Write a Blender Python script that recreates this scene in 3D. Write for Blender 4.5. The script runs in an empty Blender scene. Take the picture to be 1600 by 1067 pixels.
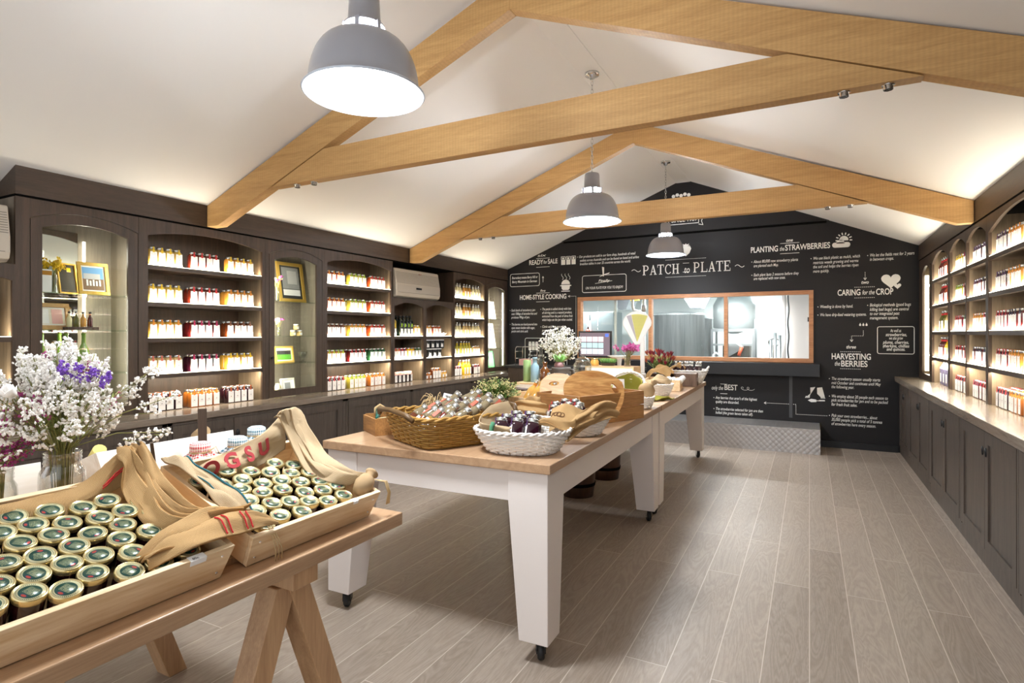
import bpy, bmesh, math, random
from mathutils import Vector, Matrix, Euler
random.seed(7)
C = bpy.context.scene.collection
S = bpy.context.scene
PI = math.pi
# ------------------------------------------------------------------ camera
cd = bpy.data.cameras.new('camera'); cam = bpy.data.objects.new('camera', cd); C.objects.link(cam)
cam.location = (0, 0, 1.5); cam.rotation_euler = (PI/2, 0, math.radians(27.513))
cd.sensor_width = 36; cd.lens = 892.25/1600*36; cd.shift_y = (521.71-533.5)/1600
cd.clip_start = .05; cd.clip_end = 60
S.camera = cam
# ------------------------------------------------------------------ light
S.view_settings.view_transform = 'Standard'; S.view_settings.look = 'None'
S.view_settings.gamma = 1; S.view_settings.exposure = 1.15; S.view_settings.use_curve_mapping = False
W = bpy.data.worlds.new('daylight'); S.world = W; W.use_nodes = True
W.node_tree.nodes['Background'].inputs[0].default_value = (.93, .96, 1, 1)
W.node_tree.nodes['Background'].inputs[1].default_value = .76
def area(name, loc, rot, sx, sy, power, col=(1, .95, .86)):
    l = bpy.data.lights.new(name, 'AREA'); l.shape = 'RECTANGLE'; l.size = sx; l.size_y = sy
    l.energy = power; l.color = col
    o = bpy.data.objects.new(name, l); C.objects.link(o); o.location = loc; o.rotation_euler = rot
    return o
def area_dir(name, loc, d, sx, sy, power, col=(1, .93, .78)):
    o = area(name, loc, (0, 0, 0), sx, sy, power, col); o.rotation_euler = Vector(d).to_track_quat('-Z', 'Y').to_euler(); return o
# ------------------------------------------------------------------ materials
MATS = {}
def new_mat(name):
    m = bpy.data.materials.new(name); m.use_nodes = True
    b = m.node_tree.nodes['Principled BSDF']; MATS[name] = m
    return m, m.node_tree, b
def srgb(*c):
    return tuple((x/255/12.92 if x/255 <= .04045 else ((x/255+.055)/1.055)**2.4) for x in c)+(1,)
def plain(name, col, rough=.5, metal=0, spec=.5, bump=0, bscale=60, emit=0, coat=0):
    m, nt, b = new_mat(name)
    b.inputs['Base Color'].default_value = srgb(*col); b.inputs['Roughness'].default_value = rough
    b.inputs['Metallic'].default_value = metal; b.inputs['Specular IOR Level'].default_value = spec
    b.inputs['Coat Weight'].default_value = coat
    if emit:
        b.inputs['Emission Color'].default_value = srgb(*col); b.inputs['Emission Strength'].default_value = emit
    if bump:
        n = nt.nodes.new('ShaderNodeTexNoise'); n.inputs['Scale'].default_value = bscale
        tc = nt.nodes.new('ShaderNodeTexCoord'); nt.links.new(tc.outputs['Object'], n.inputs['Vector'])
        bp = nt.nodes.new('ShaderNodeBump'); bp.inputs['Strength'].default_value = bump; bp.inputs['Distance'].default_value = .01
        nt.links.new(n.outputs['Fac'], bp.inputs['Height']); nt.links.new(bp.outputs['Normal'], b.inputs['Normal'])
    return m
def N(nt, t, **k):
    n = nt.nodes.new(t)
    for a, v in k.items(): setattr(n, a, v)
    return n
def ramp(nt, stops):
    r = N(nt, 'ShaderNodeValToRGB'); e = r.color_ramp.elements
    while len(e) < len(stops): e.new(.5)
    for q, (p, c) in zip(e, stops): q.position = p; q.color = srgb(*c) if len(c) == 3 else c
    return r
def wood(name, dark, light, scale=(1, 1, 12), rough=.45, fine=1.0, bump=.15, knots=.5, saw=None, spec=.5):
    """grain runs along the object axis with the SMALL scale value"""
    m, nt, b = new_mat(name); L = nt.links.new
    tc = N(nt, 'ShaderNodeTexCoord'); mp = N(nt, 'ShaderNodeMapping'); mp.inputs['Scale'].default_value = scale
    L(tc.outputs['Object'], mp.inputs['Vector'])
    n1 = N(nt, 'ShaderNodeTexNoise'); n1.inputs['Scale'].default_value = 1.6; n1.inputs['Detail'].default_value = 6; n1.inputs['Distortion'].default_value = knots*2
    n2 = N(nt, 'ShaderNodeTexNoise'); n2.inputs['Scale'].default_value = 9*fine; n2.inputs['Detail'].default_value = 4
    L(mp.outputs[0], n1.inputs['Vector']); L(mp.outputs[0], n2.inputs['Vector'])
    mx = N(nt, 'ShaderNodeMath', operation='MULTIPLY_ADD'); mx.inputs[1].default_value = .4
    L(n2.outputs['Fac'], mx.inputs[0])
    h = N(nt, 'ShaderNodeMath', operation='MULTIPLY'); h.inputs[1].default_value = .6; L(n1.outputs['Fac'], h.inputs[0]); L(h.outputs[0], mx.inputs[2])
    r = ramp(nt, [(.32, dark), (.68, light)]); L(mx.outputs[0], r.inputs['Fac'])
    out = r.outputs['Color']
    if saw:
        w = N(nt, 'ShaderNodeTexWave', wave_type='BANDS', bands_direction=saw); w.inputs['Scale'].default_value = 14; w.inputs['Distortion'].default_value = 1.5
        L(tc.outputs['Object'], w.inputs['Vector'])
        mm = N(nt, 'ShaderNodeMixRGB', blend_type='MULTIPLY'); mm.inputs['Fac'].default_value = .07
        L(out, mm.inputs[1]); L(w.outputs['Color'], mm.inputs[2]); out = mm.outputs[0]
    L(out, b.inputs['Base Color']); b.inputs['Roughness'].default_value = rough; b.inputs['Specular IOR Level'].default_value = spec
    bp = N(nt, 'ShaderNodeBump'); bp.inputs['Strength'].default_value = bump; bp.inputs['Distance'].default_value = .004
    L(mx.outputs[0], bp.inputs['Height']); L(bp.outputs['Normal'], b.inputs['Normal'])
    return m
def glass_pane(name, tint=(1, 1, 1), refl=1.0, rough=0):
    m, nt, b = new_mat(name); L = nt.links.new
    nt.nodes.remove(b); o = nt.nodes['Material Output']
    t = N(nt, 'ShaderNodeBsdfTransparent'); t.inputs[0].default_value = (*tint, 1)
    g = N(nt, 'ShaderNodeBsdfGlossy'); g.inputs['Roughness'].default_value = rough
    f = N(nt, 'ShaderNodeFresnel'); f.inputs['IOR'].default_value = 1.45
    k = N(nt, 'ShaderNodeMath', operation='MULTIPLY'); k.inputs[1].default_value = refl; L(f.outputs[0], k.inputs[0])
    gm_ = N(nt, 'ShaderNodeNewGeometry'); ib = N(nt, 'ShaderNodeMath', operation='SUBTRACT'); ib.inputs[0].default_value = 1; L(gm_.outputs['Backfacing'], ib.inputs[1])
    k2 = N(nt, 'ShaderNodeMath', operation='MULTIPLY'); L(k.outputs[0], k2.inputs[0]); L(ib.outputs[0], k2.inputs[1]); k = k2
    mx = N(nt, 'ShaderNodeMixShader'); L(k.outputs[0], mx.inputs[0]); L(t.outputs[0], mx.inputs[1]); L(g.outputs[0], mx.inputs[2])
    L(mx.outputs[0], o.inputs['Surface'])
    return m
def checks(name, a, bcol, scale, rough=.85):
    m, nt, b = new_mat(name); L = nt.links.new
    uv = N(nt, 'ShaderNodeUVMap'); sx = N(nt, 'ShaderNodeSeparateXYZ'); L(uv.outputs[0], sx.inputs[0])
    fs = []
    for ax in (0, 1):
        q = N(nt, 'ShaderNodeMath', operation='MULTIPLY'); q.inputs[1].default_value = scale; L(sx.outputs[ax], q.inputs[0])
        f = N(nt, 'ShaderNodeMath', operation='FRACT'); L(q.outputs[0], f.inputs[0])
        g = N(nt, 'ShaderNodeMath', operation='GREATER_THAN'); g.inputs[1].default_value = .5; L(f.outputs[0], g.inputs[0]); fs.append(g)
    ad = N(nt, 'ShaderNodeMath', operation='ADD'); L(fs[0].outputs[0], ad.inputs[0]); L(fs[1].outputs[0], ad.inputs[1])
    hf = N(nt, 'ShaderNodeMath', operation='MULTIPLY'); hf.inputs[1].default_value = .5; L(ad.outputs[0], hf.inputs[0])
    mx = N(nt, 'ShaderNodeMixRGB'); mx.inputs[1].default_value = srgb(*bcol); mx.inputs[2].default_value = srgb(*a)
    L(hf.outputs[0], mx.inputs[0]); L(mx.outputs[0], b.inputs['Base Color']); b.inputs['Roughness'].default_value = rough
    return m
def weave_cloth(name, dark, light, scale=11):
    m, nt, b = new_mat(name); L = nt.links.new
    uv = N(nt, 'ShaderNodeUVMap'); ws = []
    for d in ('X', 'Y'):
        w = N(nt, 'ShaderNodeTexWave', wave_type='BANDS', bands_direction=d); w.inputs['Scale'].default_value = scale
        w.inputs['Distortion'].default_value = 1.2; w.inputs['Detail'].default_value = 2; L(uv.outputs[0], w.inputs['Vector']); ws.append(w)
    ad = N(nt, 'ShaderNodeMath', operation='MULTIPLY'); L(ws[0].outputs['Fac'], ad.inputs[0]); L(ws[1].outputs['Fac'], ad.inputs[1])
    r = ramp(nt, [(0, dark), (.4, light)]); L(ad.outputs[0], r.inputs['Fac']); L(r.outputs[0], b.inputs['Base Color'])
    bp = N(nt, 'ShaderNodeBump'); bp.inputs['Strength'].default_value = .6; bp.inputs['Distance'].default_value = .002
    L(ad.outputs[0], bp.inputs['Height']); L(bp.outputs['Normal'], b.inputs['Normal'])
    b.inputs['Roughness'].default_value = .95; b.inputs['Specular IOR Level'].default_value = .1
    return m
# dark stained oak (three grain directions), beams, floors and so on
OAK_B = wood('grey_oak_doors', (62, 53, 47), (94, 82, 72), (14, 14, .9), .42, 2)
OAK_Z = wood('dark_oak_vertical', (58, 45, 35), (86, 68, 54), (14, 14, .9), .42, 2)
OAK_Y = wood('dark_oak_lengthwise', (58, 45, 35), (84, 67, 53), (14, .9, 14), .42, 2)
SHELFIN = wood('pale_oak_interior', (112, 96, 76), (144, 126, 102), (14, 14, .8), .5, 2)
TOPW = wood('grey_oak_worktop', (108, 94, 82), (148, 134, 118), (14, .8, 14), .2, 2)
BEAM_R = wood('sawn_pine_beam', (172, 130, 76), (204, 162, 104), (.9, 12, 12), .6, 2, saw='X')
PINE = wood('pale_pine', (216, 176, 124), (250, 226, 188), (9, .9, 9), .5, 1, knots=1.2)
PINEX = wood('pale_pine_crosswise', (216, 176, 126), (242, 212, 168), (.9, 9, 9), .5, 1, knots=1)
PALEW = wood('whitewashed_pine', (236, 226, 210), (250, 244, 234), (10, .9, 10), .55, 1)
OAKTOP = wood('blond_oak_top', (160, 125, 94), (194, 159, 124), (14, .7, 14), .3, 2)
OAKLEG = wood('blond_oak_leg', (172, 132, 94), (208, 168, 126), (14, 14, .7), .4, 2)
OLDW = wood('weathered_brown_wood', (120, 78, 38), (186, 134, 76), (1, 10, 10), .6, 1.4, bump=.4)
DARKW = wood('dark_barrel_wood', (48, 30, 20), (84, 54, 36), (10, 10, .8), .5, 1.4)
OLIVE = wood('olive_wood', (168, 104, 46), (232, 180, 112), (1.2, 8, 8), .35, .8, knots=2.4)
OLIVE2 = wood('pale_olive_wood', (200, 150, 88), (240, 204, 146), (1.2, 8, 8), .4, .8, knots=2)
WHITEP = plain('white_ceiling_paint', (240, 238, 234), .9, spec=.2)
CREAM = plain('cream_paint', (234, 224, 217), .4)
BLACKW = plain('black_board_paint', (31, 29, 30), .55, spec=.3)
BLACKS = plain('satin_black', (24, 24, 26), .35)
GAP = plain('dark_gap', (10, 9, 8), .9, spec=.1)
CHALK = plain('white_lettering', (244, 242, 236), .8, spec=.2)
STEEL = plain('stainless_steel', (200, 204, 206), .28, 1)
CHROME = plain('chrome', (220, 222, 222), .12, 1)
GREYM = plain('lamp_grey', (150, 150, 156), .28, coat=.4)
RUBBER = plain('black_rubber', (22, 22, 23), .5)
GOLD = plain('gold_lid', (206, 190, 142), .25, .85)
SILVER = plain('silver_lid', (205, 205, 200), .22, .9)
GILT = plain('gilt_frame', (214, 174, 82), .35, .5)
PAPER = plain('white_paper', (250, 248, 245), .7)
KWALL = plain('kitchen_white', (232, 236, 234), .6)
KGREY = plain('kitchen_grey_panel', (120, 128, 128), .4, .3)
LEDW = plain('led_strip', (255, 246, 220), .5, emit=3)
BULB = plain('lamp_diffuser', (236, 245, 255), .5, emit=9)
TUBEL = plain('fluorescent_tube', (245, 250, 255), .5, emit=9)
PANE = glass_pane('window_glass', (.97, .99, .98), 1.0)
VASEG = glass_pane('vase_glass', (.95, .96, .95), 1.0, .03)
_nt = VASEG.node_tree; _mx = [n for n in _nt.nodes if n.type == 'MIX_SHADER'][0]
_lw = N(_nt, 'ShaderNodeLayerWeight'); _lw.inputs['Blend'].default_value = .35
_ma = N(_nt, 'ShaderNodeMath', operation='MULTIPLY_ADD'); _ma.inputs[1].default_value = .55; _ma.inputs[2].default_value = .05
_nt.links.new(_lw.outputs['Facing'], _ma.inputs[0]); _nt.links.new(_ma.outputs[0], _mx.inputs[0])
SHELFG = glass_pane('shelf_glass', (.88, .94, .9), 1.4)
BURLAP = weave_cloth('burlap', (172, 132, 84), (224, 190, 140))
BURLAP2 = weave_cloth('grey_burlap', (176, 148, 112), (222, 200, 166))
REDINK = plain('red_print', (186, 66, 72), .9)
RED_ST = plain('red_stitching', (206, 36, 44), .8)
TEALST = plain('teal_stitching', (36, 98, 108), .8)
GREENST = plain('green_band', (70, 128, 92), .8)
WICKER = plain('brown_wicker', (166, 124, 56), .5, bump=.3)
WICKD = plain('dark_wicker_handle', (92, 66, 34), .5)
WWICK = plain('white_wicker', (240, 234, 226), .55)
TWINE = plain('jute_twine', (196, 168, 122), .9)
LEAF = plain('leaf_green', (92, 128, 52), .6)
LEAFD = plain('olive_leaf', (124, 138, 66), .6)
STEM = plain('stem_green', (136, 134, 72), .7)
PETW = plain('white_petal', (250, 246, 240), .8)
PETP = plain('magenta_petal', (170, 66, 128), .8)
PETV = plain('violet_petal', (132, 86, 190), .8)
BUD = plain('cream_bud', (230, 218, 160), .7)
REDG = checks('red_gingham', (206, 40, 48), (250, 244, 240), 9)
BLUEG = checks('blue_gingham', (58, 112, 132), (240, 248, 250), 9)
DARKJAM = plain('dark_jam_glass', (34, 10, 14), .08, coat=.6)
# ------------------------------------------------------------------ mesh helpers
class MB:
    def __init__(s): s.bm = bmesh.new(); s.uv = None
    def box(s, x0, x1, y0, y1, z0, z1, M=None):
        vs = [s.bm.verts.new(M @ Vector(p) if M else p) for p in
              ((x0,y0,z0),(x1,y0,z0),(x1,y1,z0),(x0,y1,z0),(x0,y0,z1),(x1,y0,z1),(x1,y1,z1),(x0,y1,z1))]
        for f in ((3,2,1,0),(4,5,6,7),(0,1,5,4),(1,2,6,5),(2,3,7,6),(3,0,4,7)): s.bm.faces.new([vs[i] for i in f])
        return s
    def prism(s, pts, d, M=None):
        """pts: 3-D polygon, extruded by vector d"""
        d = Vector(d); a = [Vector(p) for p in pts]; b = [p+d for p in a]
        if M: a = [M @ p for p in a]; b = [M @ p for p in b]
        a = [s.bm.verts.new(p) for p in a]; b = [s.bm.verts.new(p) for p in b]; n = len(a)
        s.bm.faces.new(a[::-1]); s.bm.faces.new(b)
        for i in range(n): s.bm.faces.new([a[i], a[(i+1) % n], b[(i+1) % n], b[i]])
        return s
    def lathe(s, prof, c=(0, 0, 0), seg=20, M=None, caps=True, squash=1.0):
        rings = []
        for r, z in prof:
            ring = []
            for k in range(seg):
                a = 2*PI*k/seg; p = Vector((c[0]+r*math.cos(a), c[1]+r*math.sin(a)*squash, c[2]+z))
                ring.append(s.bm.verts.new(M @ p if M else p))
            rings.append(ring)
        for i in range(len(rings)-1):
            for k in range(seg):
                f = s.bm.faces.new([rings[i][k], rings[i][(k+1) % seg], rings[i+1][(k+1) % seg], rings[i+1][k]]); f.smooth = True
        if caps:
            if prof[0][0] > 1e-5: s.bm.faces.new(rings[0][::-1])
            if prof[-1][0] > 1e-5: s.bm.faces.new(rings[-1])
        return s
    def cyl(s, p0, p1, r0, r1=None, seg=12):
        p0 = Vector(p0); p1 = Vector(p1); d = p1-p0; L = d.length
        M = Matrix.Translation(p0) @ d.to_track_quat('Z', 'Y').to_matrix().to_4x4()
        return s.lathe([(r0, 0), (r0 if r1 is None else r1, L)], seg=seg, M=M)
    def tube(s, pts, r, seg=6, closed=False):
        pts = [Vector(p) for p in pts]; n = len(pts); rings = []
        up = Vector((0, 0, 1)); last = None
        for i, p in enumerate(pts):
            if closed: t = pts[(i+1) % n]-pts[i-1]
            else: t = pts[min(i+1, n-1)]-pts[max(i-1, 0)]
            if t.length < 1e-9: t = Vector((0, 0, 1))
            t.normalize()
            a = last if last is not None else (up if abs(t.z) < .9 else Vector((1, 0, 0)))
            a = a-t*a.dot(t)
            if a.length < 1e-6: a = t.orthogonal()
            a.normalize(); last = a; b = t.cross(a)
            rr = r[i] if isinstance(r, (list, tuple)) else r
            rings.append([s.bm.verts.new(p+(a*math.cos(2*PI*k/seg)+b*math.sin(2*PI*k/seg))*rr) for k in range(seg)])
        m = n if closed else n-1
        for i in range(m):
            A, B = rings[i], rings[(i+1) % n]
            for k in range(seg):
                f = s.bm.faces.new([A[k], A[(k+1) % seg], B[(k+1) % seg], B[k]]); f.smooth = True
        if not closed: s.bm.faces.new(rings[0][::-1]); s.bm.faces.new(rings[-1])
        return s
    def grid(s, rows, smooth=True, su=1.0, sv=1.0):
        """rows of points -> quad sheet with a UV map in metres-ish units"""
        if s.uv is None: s.uv = s.bm.loops.layers.uv.new('UVMap')
        V = [[s.bm.verts.new(p) for p in r] for r in rows]
        for i in range(len(V)-1):
            for j in range(len(V[0])-1):
                f = s.bm.faces.new([V[i][j], V[i][j+1], V[i+1][j+1], V[i+1][j]]); f.smooth = smooth
                for l, (a, b) in zip(f.loops, ((i, j), (i, j+1), (i+1, j+1), (i+1, j))):
                    l[s.uv].uv = (a/(len(V)-1)*su, b/(len(V[0])-1)*sv)
        return s
    def blob(s, c, r, n=0):
        """tiny petal cluster: a squashed octahedron"""
        c = Vector(c); q = Euler((random.random()*6, random.random()*6, random.random()*6)).to_matrix()
        vs = [s.bm.verts.new(c+q @ Vector(p)*r) for p in ((1,0,0),(-1,0,0),(0,1,0),(0,-1,0),(0,0,.55),(0,0,-.55))]
        for f in ((0,2,4),(2,1,4),(1,3,4),(3,0,4),(2,0,5),(1,2,5),(3,1,5),(0,3,5)): s.bm.faces.new([vs[i] for i in f])
        return s
    def leaf(s, p, d, L, w, up=(0, 0, 1), bend=.2):
        p = Vector(p); d = Vector(d).normalized(); u = Vector(up); sd = d.cross(u)
        if sd.length < 1e-4: sd = d.orthogonal()
        sd.normalize(); nn = sd.cross(d)
        pts = []
        for t, ww in ((0, .25), (.35, 1), (.7, .75), (1, .02)):
            c = p+d*L*t-nn*L*bend*t*t
            pts.append((c-sd*w*ww, c-nn*w*.25*ww, c+sd*w*ww))
        V = [[s.bm.verts.new(q) for q in r] for r in pts]
        for i in range(3):
            for j in range(2):
                f = s.bm.faces.new([V[i][j], V[i][j+1], V[i+1][j+1], V[i+1][j]]); f.smooth = True
        return s
    def mesh(s, name, mat, off=None, bev=0):
        if off is not None: bmesh.ops.translate(s.bm, verts=s.bm.verts, vec=-Vector(off))
        bmesh.ops.recalc_face_normals(s.bm, faces=s.bm.faces)
        me = bpy.data.meshes.new(name); s.bm.to_mesh(me); s.bm.free(); me.materials.append(mat)
        return me
def part(name, mb, mat, parent=None, world=False, bev=0, label=None, solid=0):
    off = None
    if world and parent is not None:
        off = Vector(parent.location); q = parent.parent
        while q: off = off+q.location; q = q.parent
    o = bpy.data.objects.new(name, mb.mesh(name, mat, off)); C.objects.link(o)
    if parent is not None: o.parent = parent
    if bev:
        b = o.modifiers.new('bevel', 'BEVEL'); b.width = bev; b.segments = 2; b.limit_method = 'ANGLE'
    if solid:
        b = o.modifiers.new('thickness', 'SOLIDIFY'); b.thickness = solid; b.offset = 0
    if label: o['label'] = label
    return o
def tag(o, label, cat, group=None):
    o['label'] = label; o['category'] = cat
    if group: o['group'] = group
    return o
def thing(name, label, cat, loc=(0, 0, 0), rot=(0, 0, 0), group=None):
    o = bpy.data.objects.new(name, None); C.objects.link(o); o.location = loc
    o.rotation_euler = rot if isinstance(rot, (tuple, list)) else (0, 0, rot); o.empty_display_size = .05
    return tag(o, label, cat, group)
def struct(name, mb, mat, parent=None, **k):
    o = part(name, mb, mat, parent, **k); o['kind'] = 'structure'; return o
def copy_tree(root, loc, rot=None, label=None, group=None):
    r = root.copy(); C.objects.link(r); r.location = loc
    if rot is not None: r.rotation_euler = rot if isinstance(rot, (tuple, list)) else (0, 0, rot)
    if label: r['label'] = label
    if group: r['group'] = group
    for ch in root.children:
        c = ch.copy(); C.objects.link(c); c.parent = r
        for g in ch.children:
            d = g.copy(); C.objects.link(d); d.parent = c
    return r
def arc_pts(y0, y1, zs, rise, n=14):
    """points along a segmental arch from (y1,zs) back to (y0,zs)"""
    h = (y1-y0)/2; R = (h*h+rise*rise)/(2*rise); cy = (y0+y1)/2; cz = zs+rise-R; a = math.asin(min(1, h/R))
    return [(cy+R*math.sin(a-2*a*i/n), cz+R*math.cos(a-2*a*i/n)) for i in range(n+1)]
# ------------------------------------------------------------------ main dimensions (metres)
XL, XR, YB = -4.591, 1.208, 8.657      # left cabinet face, right cabinet face, back wall
XLB, XRB = -4.95, 1.56                 # cabinet backs
ZG, ZC = 2.411, 2.604                  # groove under the fascia, ceiling at the fascia
XM, ZA = -1.65, 3.777                  # ridge
def roof(x):
    return ZA-(XM-x)*(ZA-ZC)/(XM-XL) if x < XM else ZA-(x-XM)*(ZA-ZC)/(XR-XM)
Y0 = -1.3                              # the shop front behind the camera is open glazing
# ---- floor
m, nt, b = new_mat('oak_plank_floor'); L = nt.links.new
tc = N(nt, 'ShaderNodeTexCoord'); mp = N(nt, 'ShaderNodeMapping'); mp.inputs['Rotation'].default_value = (0, 0, PI/2)
L(tc.outputs['Object'], mp.inputs['Vector'])
br = N(nt, 'ShaderNodeTexBrick'); br.offset = .37; br.inputs['Scale'].default_value = 1; br.inputs['Brick Width'].default_value = 1.9
br.inputs['Row Height'].default_value = .19; br.inputs['Mortar Size'].default_value = .0022; br.inputs['Mortar Smooth'].default_value = 0
br.inputs['Color1'].default_value = (0, 0, 0, 1); br.inputs['Color2'].default_value = (1, 1, 1, 1); br.inputs['Mortar'].default_value = (.5, .5, .5, 1)
L(mp.outputs[0], br.inputs['Vector'])
off = N(nt, 'ShaderNodeVectorMath', operation='SCALE'); off.inputs['Scale'].default_value = 7; L(br.outputs['Color'], off.inputs[0])
ad = N(nt, 'ShaderNodeVectorMath', operation='ADD'); L(tc.outputs['Object'], ad.inputs[0]); L(off.outputs[0], ad.inputs[1])
mp2 = N(nt, 'ShaderNodeMapping'); mp2.inputs['Scale'].default_value = (7, .9, 1); L(ad.outputs[0], mp2.inputs['Vector'])
n1 = N(nt, 'ShaderNodeTexNoise'); n1.inputs['Scale'].default_value = 1.1; n1.inputs['Detail'].default_value = 3; n1.inputs['Distortion'].default_value = 1.2; L(mp2.outputs[0], n1.inputs['Vector'])
wv = N(nt, 'ShaderNodeMath', operation='MULTIPLY'); wv.inputs[1].default_value = 26; L(n1.outputs['Fac'], wv.inputs[0])
wf = N(nt, 'ShaderNodeMath', operation='PINGPONG'); wf.inputs[1].default_value = 1; L(wv.outputs[0], wf.inputs[0])
n2 = N(nt, 'ShaderNodeTexNoise'); n2.inputs['Scale'].default_value = 30; n2.inputs['Detail'].default_value = 4; L(mp2.outputs[0], n2.inputs['Vector'])
s1 = N(nt, 'ShaderNodeMath', operation='MULTIPLY_ADD'); s1.inputs[1].default_value = .22; L(wf.outputs[0], s1.inputs[0])
s2 = N(nt, 'ShaderNodeMath', operation='MULTIPLY_ADD'); s2.inputs[1].default_value = .35; s2.inputs[2].default_value = .1; L(n2.outputs['Fac'], s2.inputs[0]); L(s2.outputs[0], s1.inputs[2])
s3 = N(nt, 'ShaderNodeMath', operation='MULTIPLY_ADD'); s3.inputs[1].default_value = .2; L(br.outputs['Color'], s3.inputs[0]); L(s1.outputs[0], s3.inputs[2])
r = ramp(nt, [(.15, (130, 116, 103)), (.8, (174, 160, 146))]); L(s3.outputs[0], r.inputs['Fac'])
mx = N(nt, 'ShaderNodeMixRGB'); mx.inputs[2].default_value = srgb(196, 184, 172); L(br.outputs['Fac'], mx.inputs[0]); L(r.outputs[0], mx.inputs[1]); L(mx.outputs[0], b.inputs['Base Color'])
b.inputs['Roughness'].default_value = .42; b.inputs['Specular IOR Level'].default_value = .32
bp = N(nt, 'ShaderNodeBump'); bp.inputs['Strength'].default_value = .12; bp.inputs['Distance'].default_value = .003; L(s1.outputs[0], bp.inputs['Height']); L(bp.outputs[0], b.inputs['Normal'])
FLOORM = m
struct('floor', MB().box(-5.1, 1.75, Y0, YB+.15, -.12, 0), FLOORM)
# ---- ceiling: two slopes as one folded slab, ridge board
xa, xb = -5.1, 1.75
q = MB().prism([(xa, Y0, roof(xa)), (XM, Y0, ZA), (xb, Y0, roof(xb)), (xb, Y0, roof(xb)+.15), (XM, Y0, ZA+.15), (xa, Y0, roof(xa)+.15)], (0, YB-Y0+.15, 0))
struct('ceiling', q, WHITEP)
struct('trim_1', MB().prism([(XM-.1, Y0, ZA-.032), (XM+.1, Y0, ZA-.032), (XM+.1, Y0, ZA-.046), (XM-.1, Y0, ZA-.046)], (0, YB-Y0, 0)), WHITEP)
# ---- side walls
struct('wall_left', MB().box(-5.1, XLB, Y0, YB, 0, roof(XLB)), OAK_Y)
struct('wall_right', MB().box(XRB, 1.75, Y0, YB, 0, roof(XRB)), OAK_Y)
# ---- back wall with the kitchen window opening
WX0, WX1, WZ0, WZ1 = -3.311, .048, 1.111, 2.088
q = MB()
def wpoly(x0, x1, z0):
    p = [(x0, YB, z0), (x1, YB, z0), (x1, YB, roof(x1))]
    if x0 < XM < x1: p.append((XM, YB, ZA))
    p.append((x0, YB, roof(x0))); return p
q.prism(wpoly(xa, WX0, 0), (0, .15, 0)); q.prism(wpoly(WX1, xb, 0), (0, .15, 0))
q.prism(wpoly(WX0, WX1, WZ1), (0, .15, 0)); q.box(WX0, WX1, YB, YB+.15, 0, WZ0)
struct('wall_back', q, BLACKW)
zz = 3.005; xg0 = XM-(ZA-zz)*(XM-XL)/(ZA-ZC); xg1 = XM+(ZA-zz)*(XR-XM)/(ZA-ZC)
struct('trim_2', MB().prism([(xg0, YB-.03, zz), (xg1, YB-.03, zz), (XM, YB-.03, ZA)], (0, .03, 0)), BLACKW)
struct('trim_3', MB().box(xg0+.03, xg1-.03, YB-.012, YB, zz-.03, zz), GAP)
struct('baseboard_back', MB().box(.13, .99, YB-.018, YB, 0, .085), BLACKS)
struct('trim_4', MB().box(-.245, -.205, YB-.006, YB, .36, .94), plain('grey_joint', (70, 70, 72), .5))
# ---- fascias over the cabinets
struct('trim_left', MB().prism([(XLB, 1.806, ZG+.007), (XL, 1.806, ZG+.007), (XL, 1.806, ZC), (XLB, 1.806, roof(XLB))], (0, YB-1.806, 0)), OAK_Y)
struct('trim_5', MB().box(XLB, XL-.008, 1.806, YB, ZG-.008, ZG+.007), GAP)
struct('trim_right', MB().prism([(XRB, Y0, ZG+.007), (XR, Y0, ZG+.007), (XR, Y0, ZC), (XRB, Y0, roof(XRB))], (0, YB-Y0, 0)), OAK_Y)
struct('trim_6', MB().box(XR+.008, XRB, Y0, YB, ZG-.008, ZG+.007), GAP)
# ---- kitchen window: wooden frame, two posts, three panes
FRW = wood('cedar_window_frame', (150, 98, 62), (196, 140, 96), (1, 10, 10), .45, 1.5)
q = MB(); t = .055
q.box(WX0, WX1, YB-.02, YB+.1, WZ1-t, WZ1); q.box(WX0, WX1, YB-.02, YB+.1, WZ0, WZ0+t)
q.box(WX0, WX0+t, YB-.02, YB+.1, WZ0+t, WZ1-t); q.box(WX1-t, WX1, YB-.02, YB+.1, WZ0+t, WZ1-t)
for x in (-2.143, -1.061): q.box(x-.025, x+.025, YB-.01, YB+.09, WZ0+t, WZ1-t)
win = struct('window_1', q, FRW)
for a, c in ((WX0+t, -2.168), (-2.118, -1.086), (-1.036, WX1-t)):
    struct('pane', MB().box(a, c, YB+.03, YB+.036, WZ0+t, WZ1-t), PANE, win)
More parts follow.
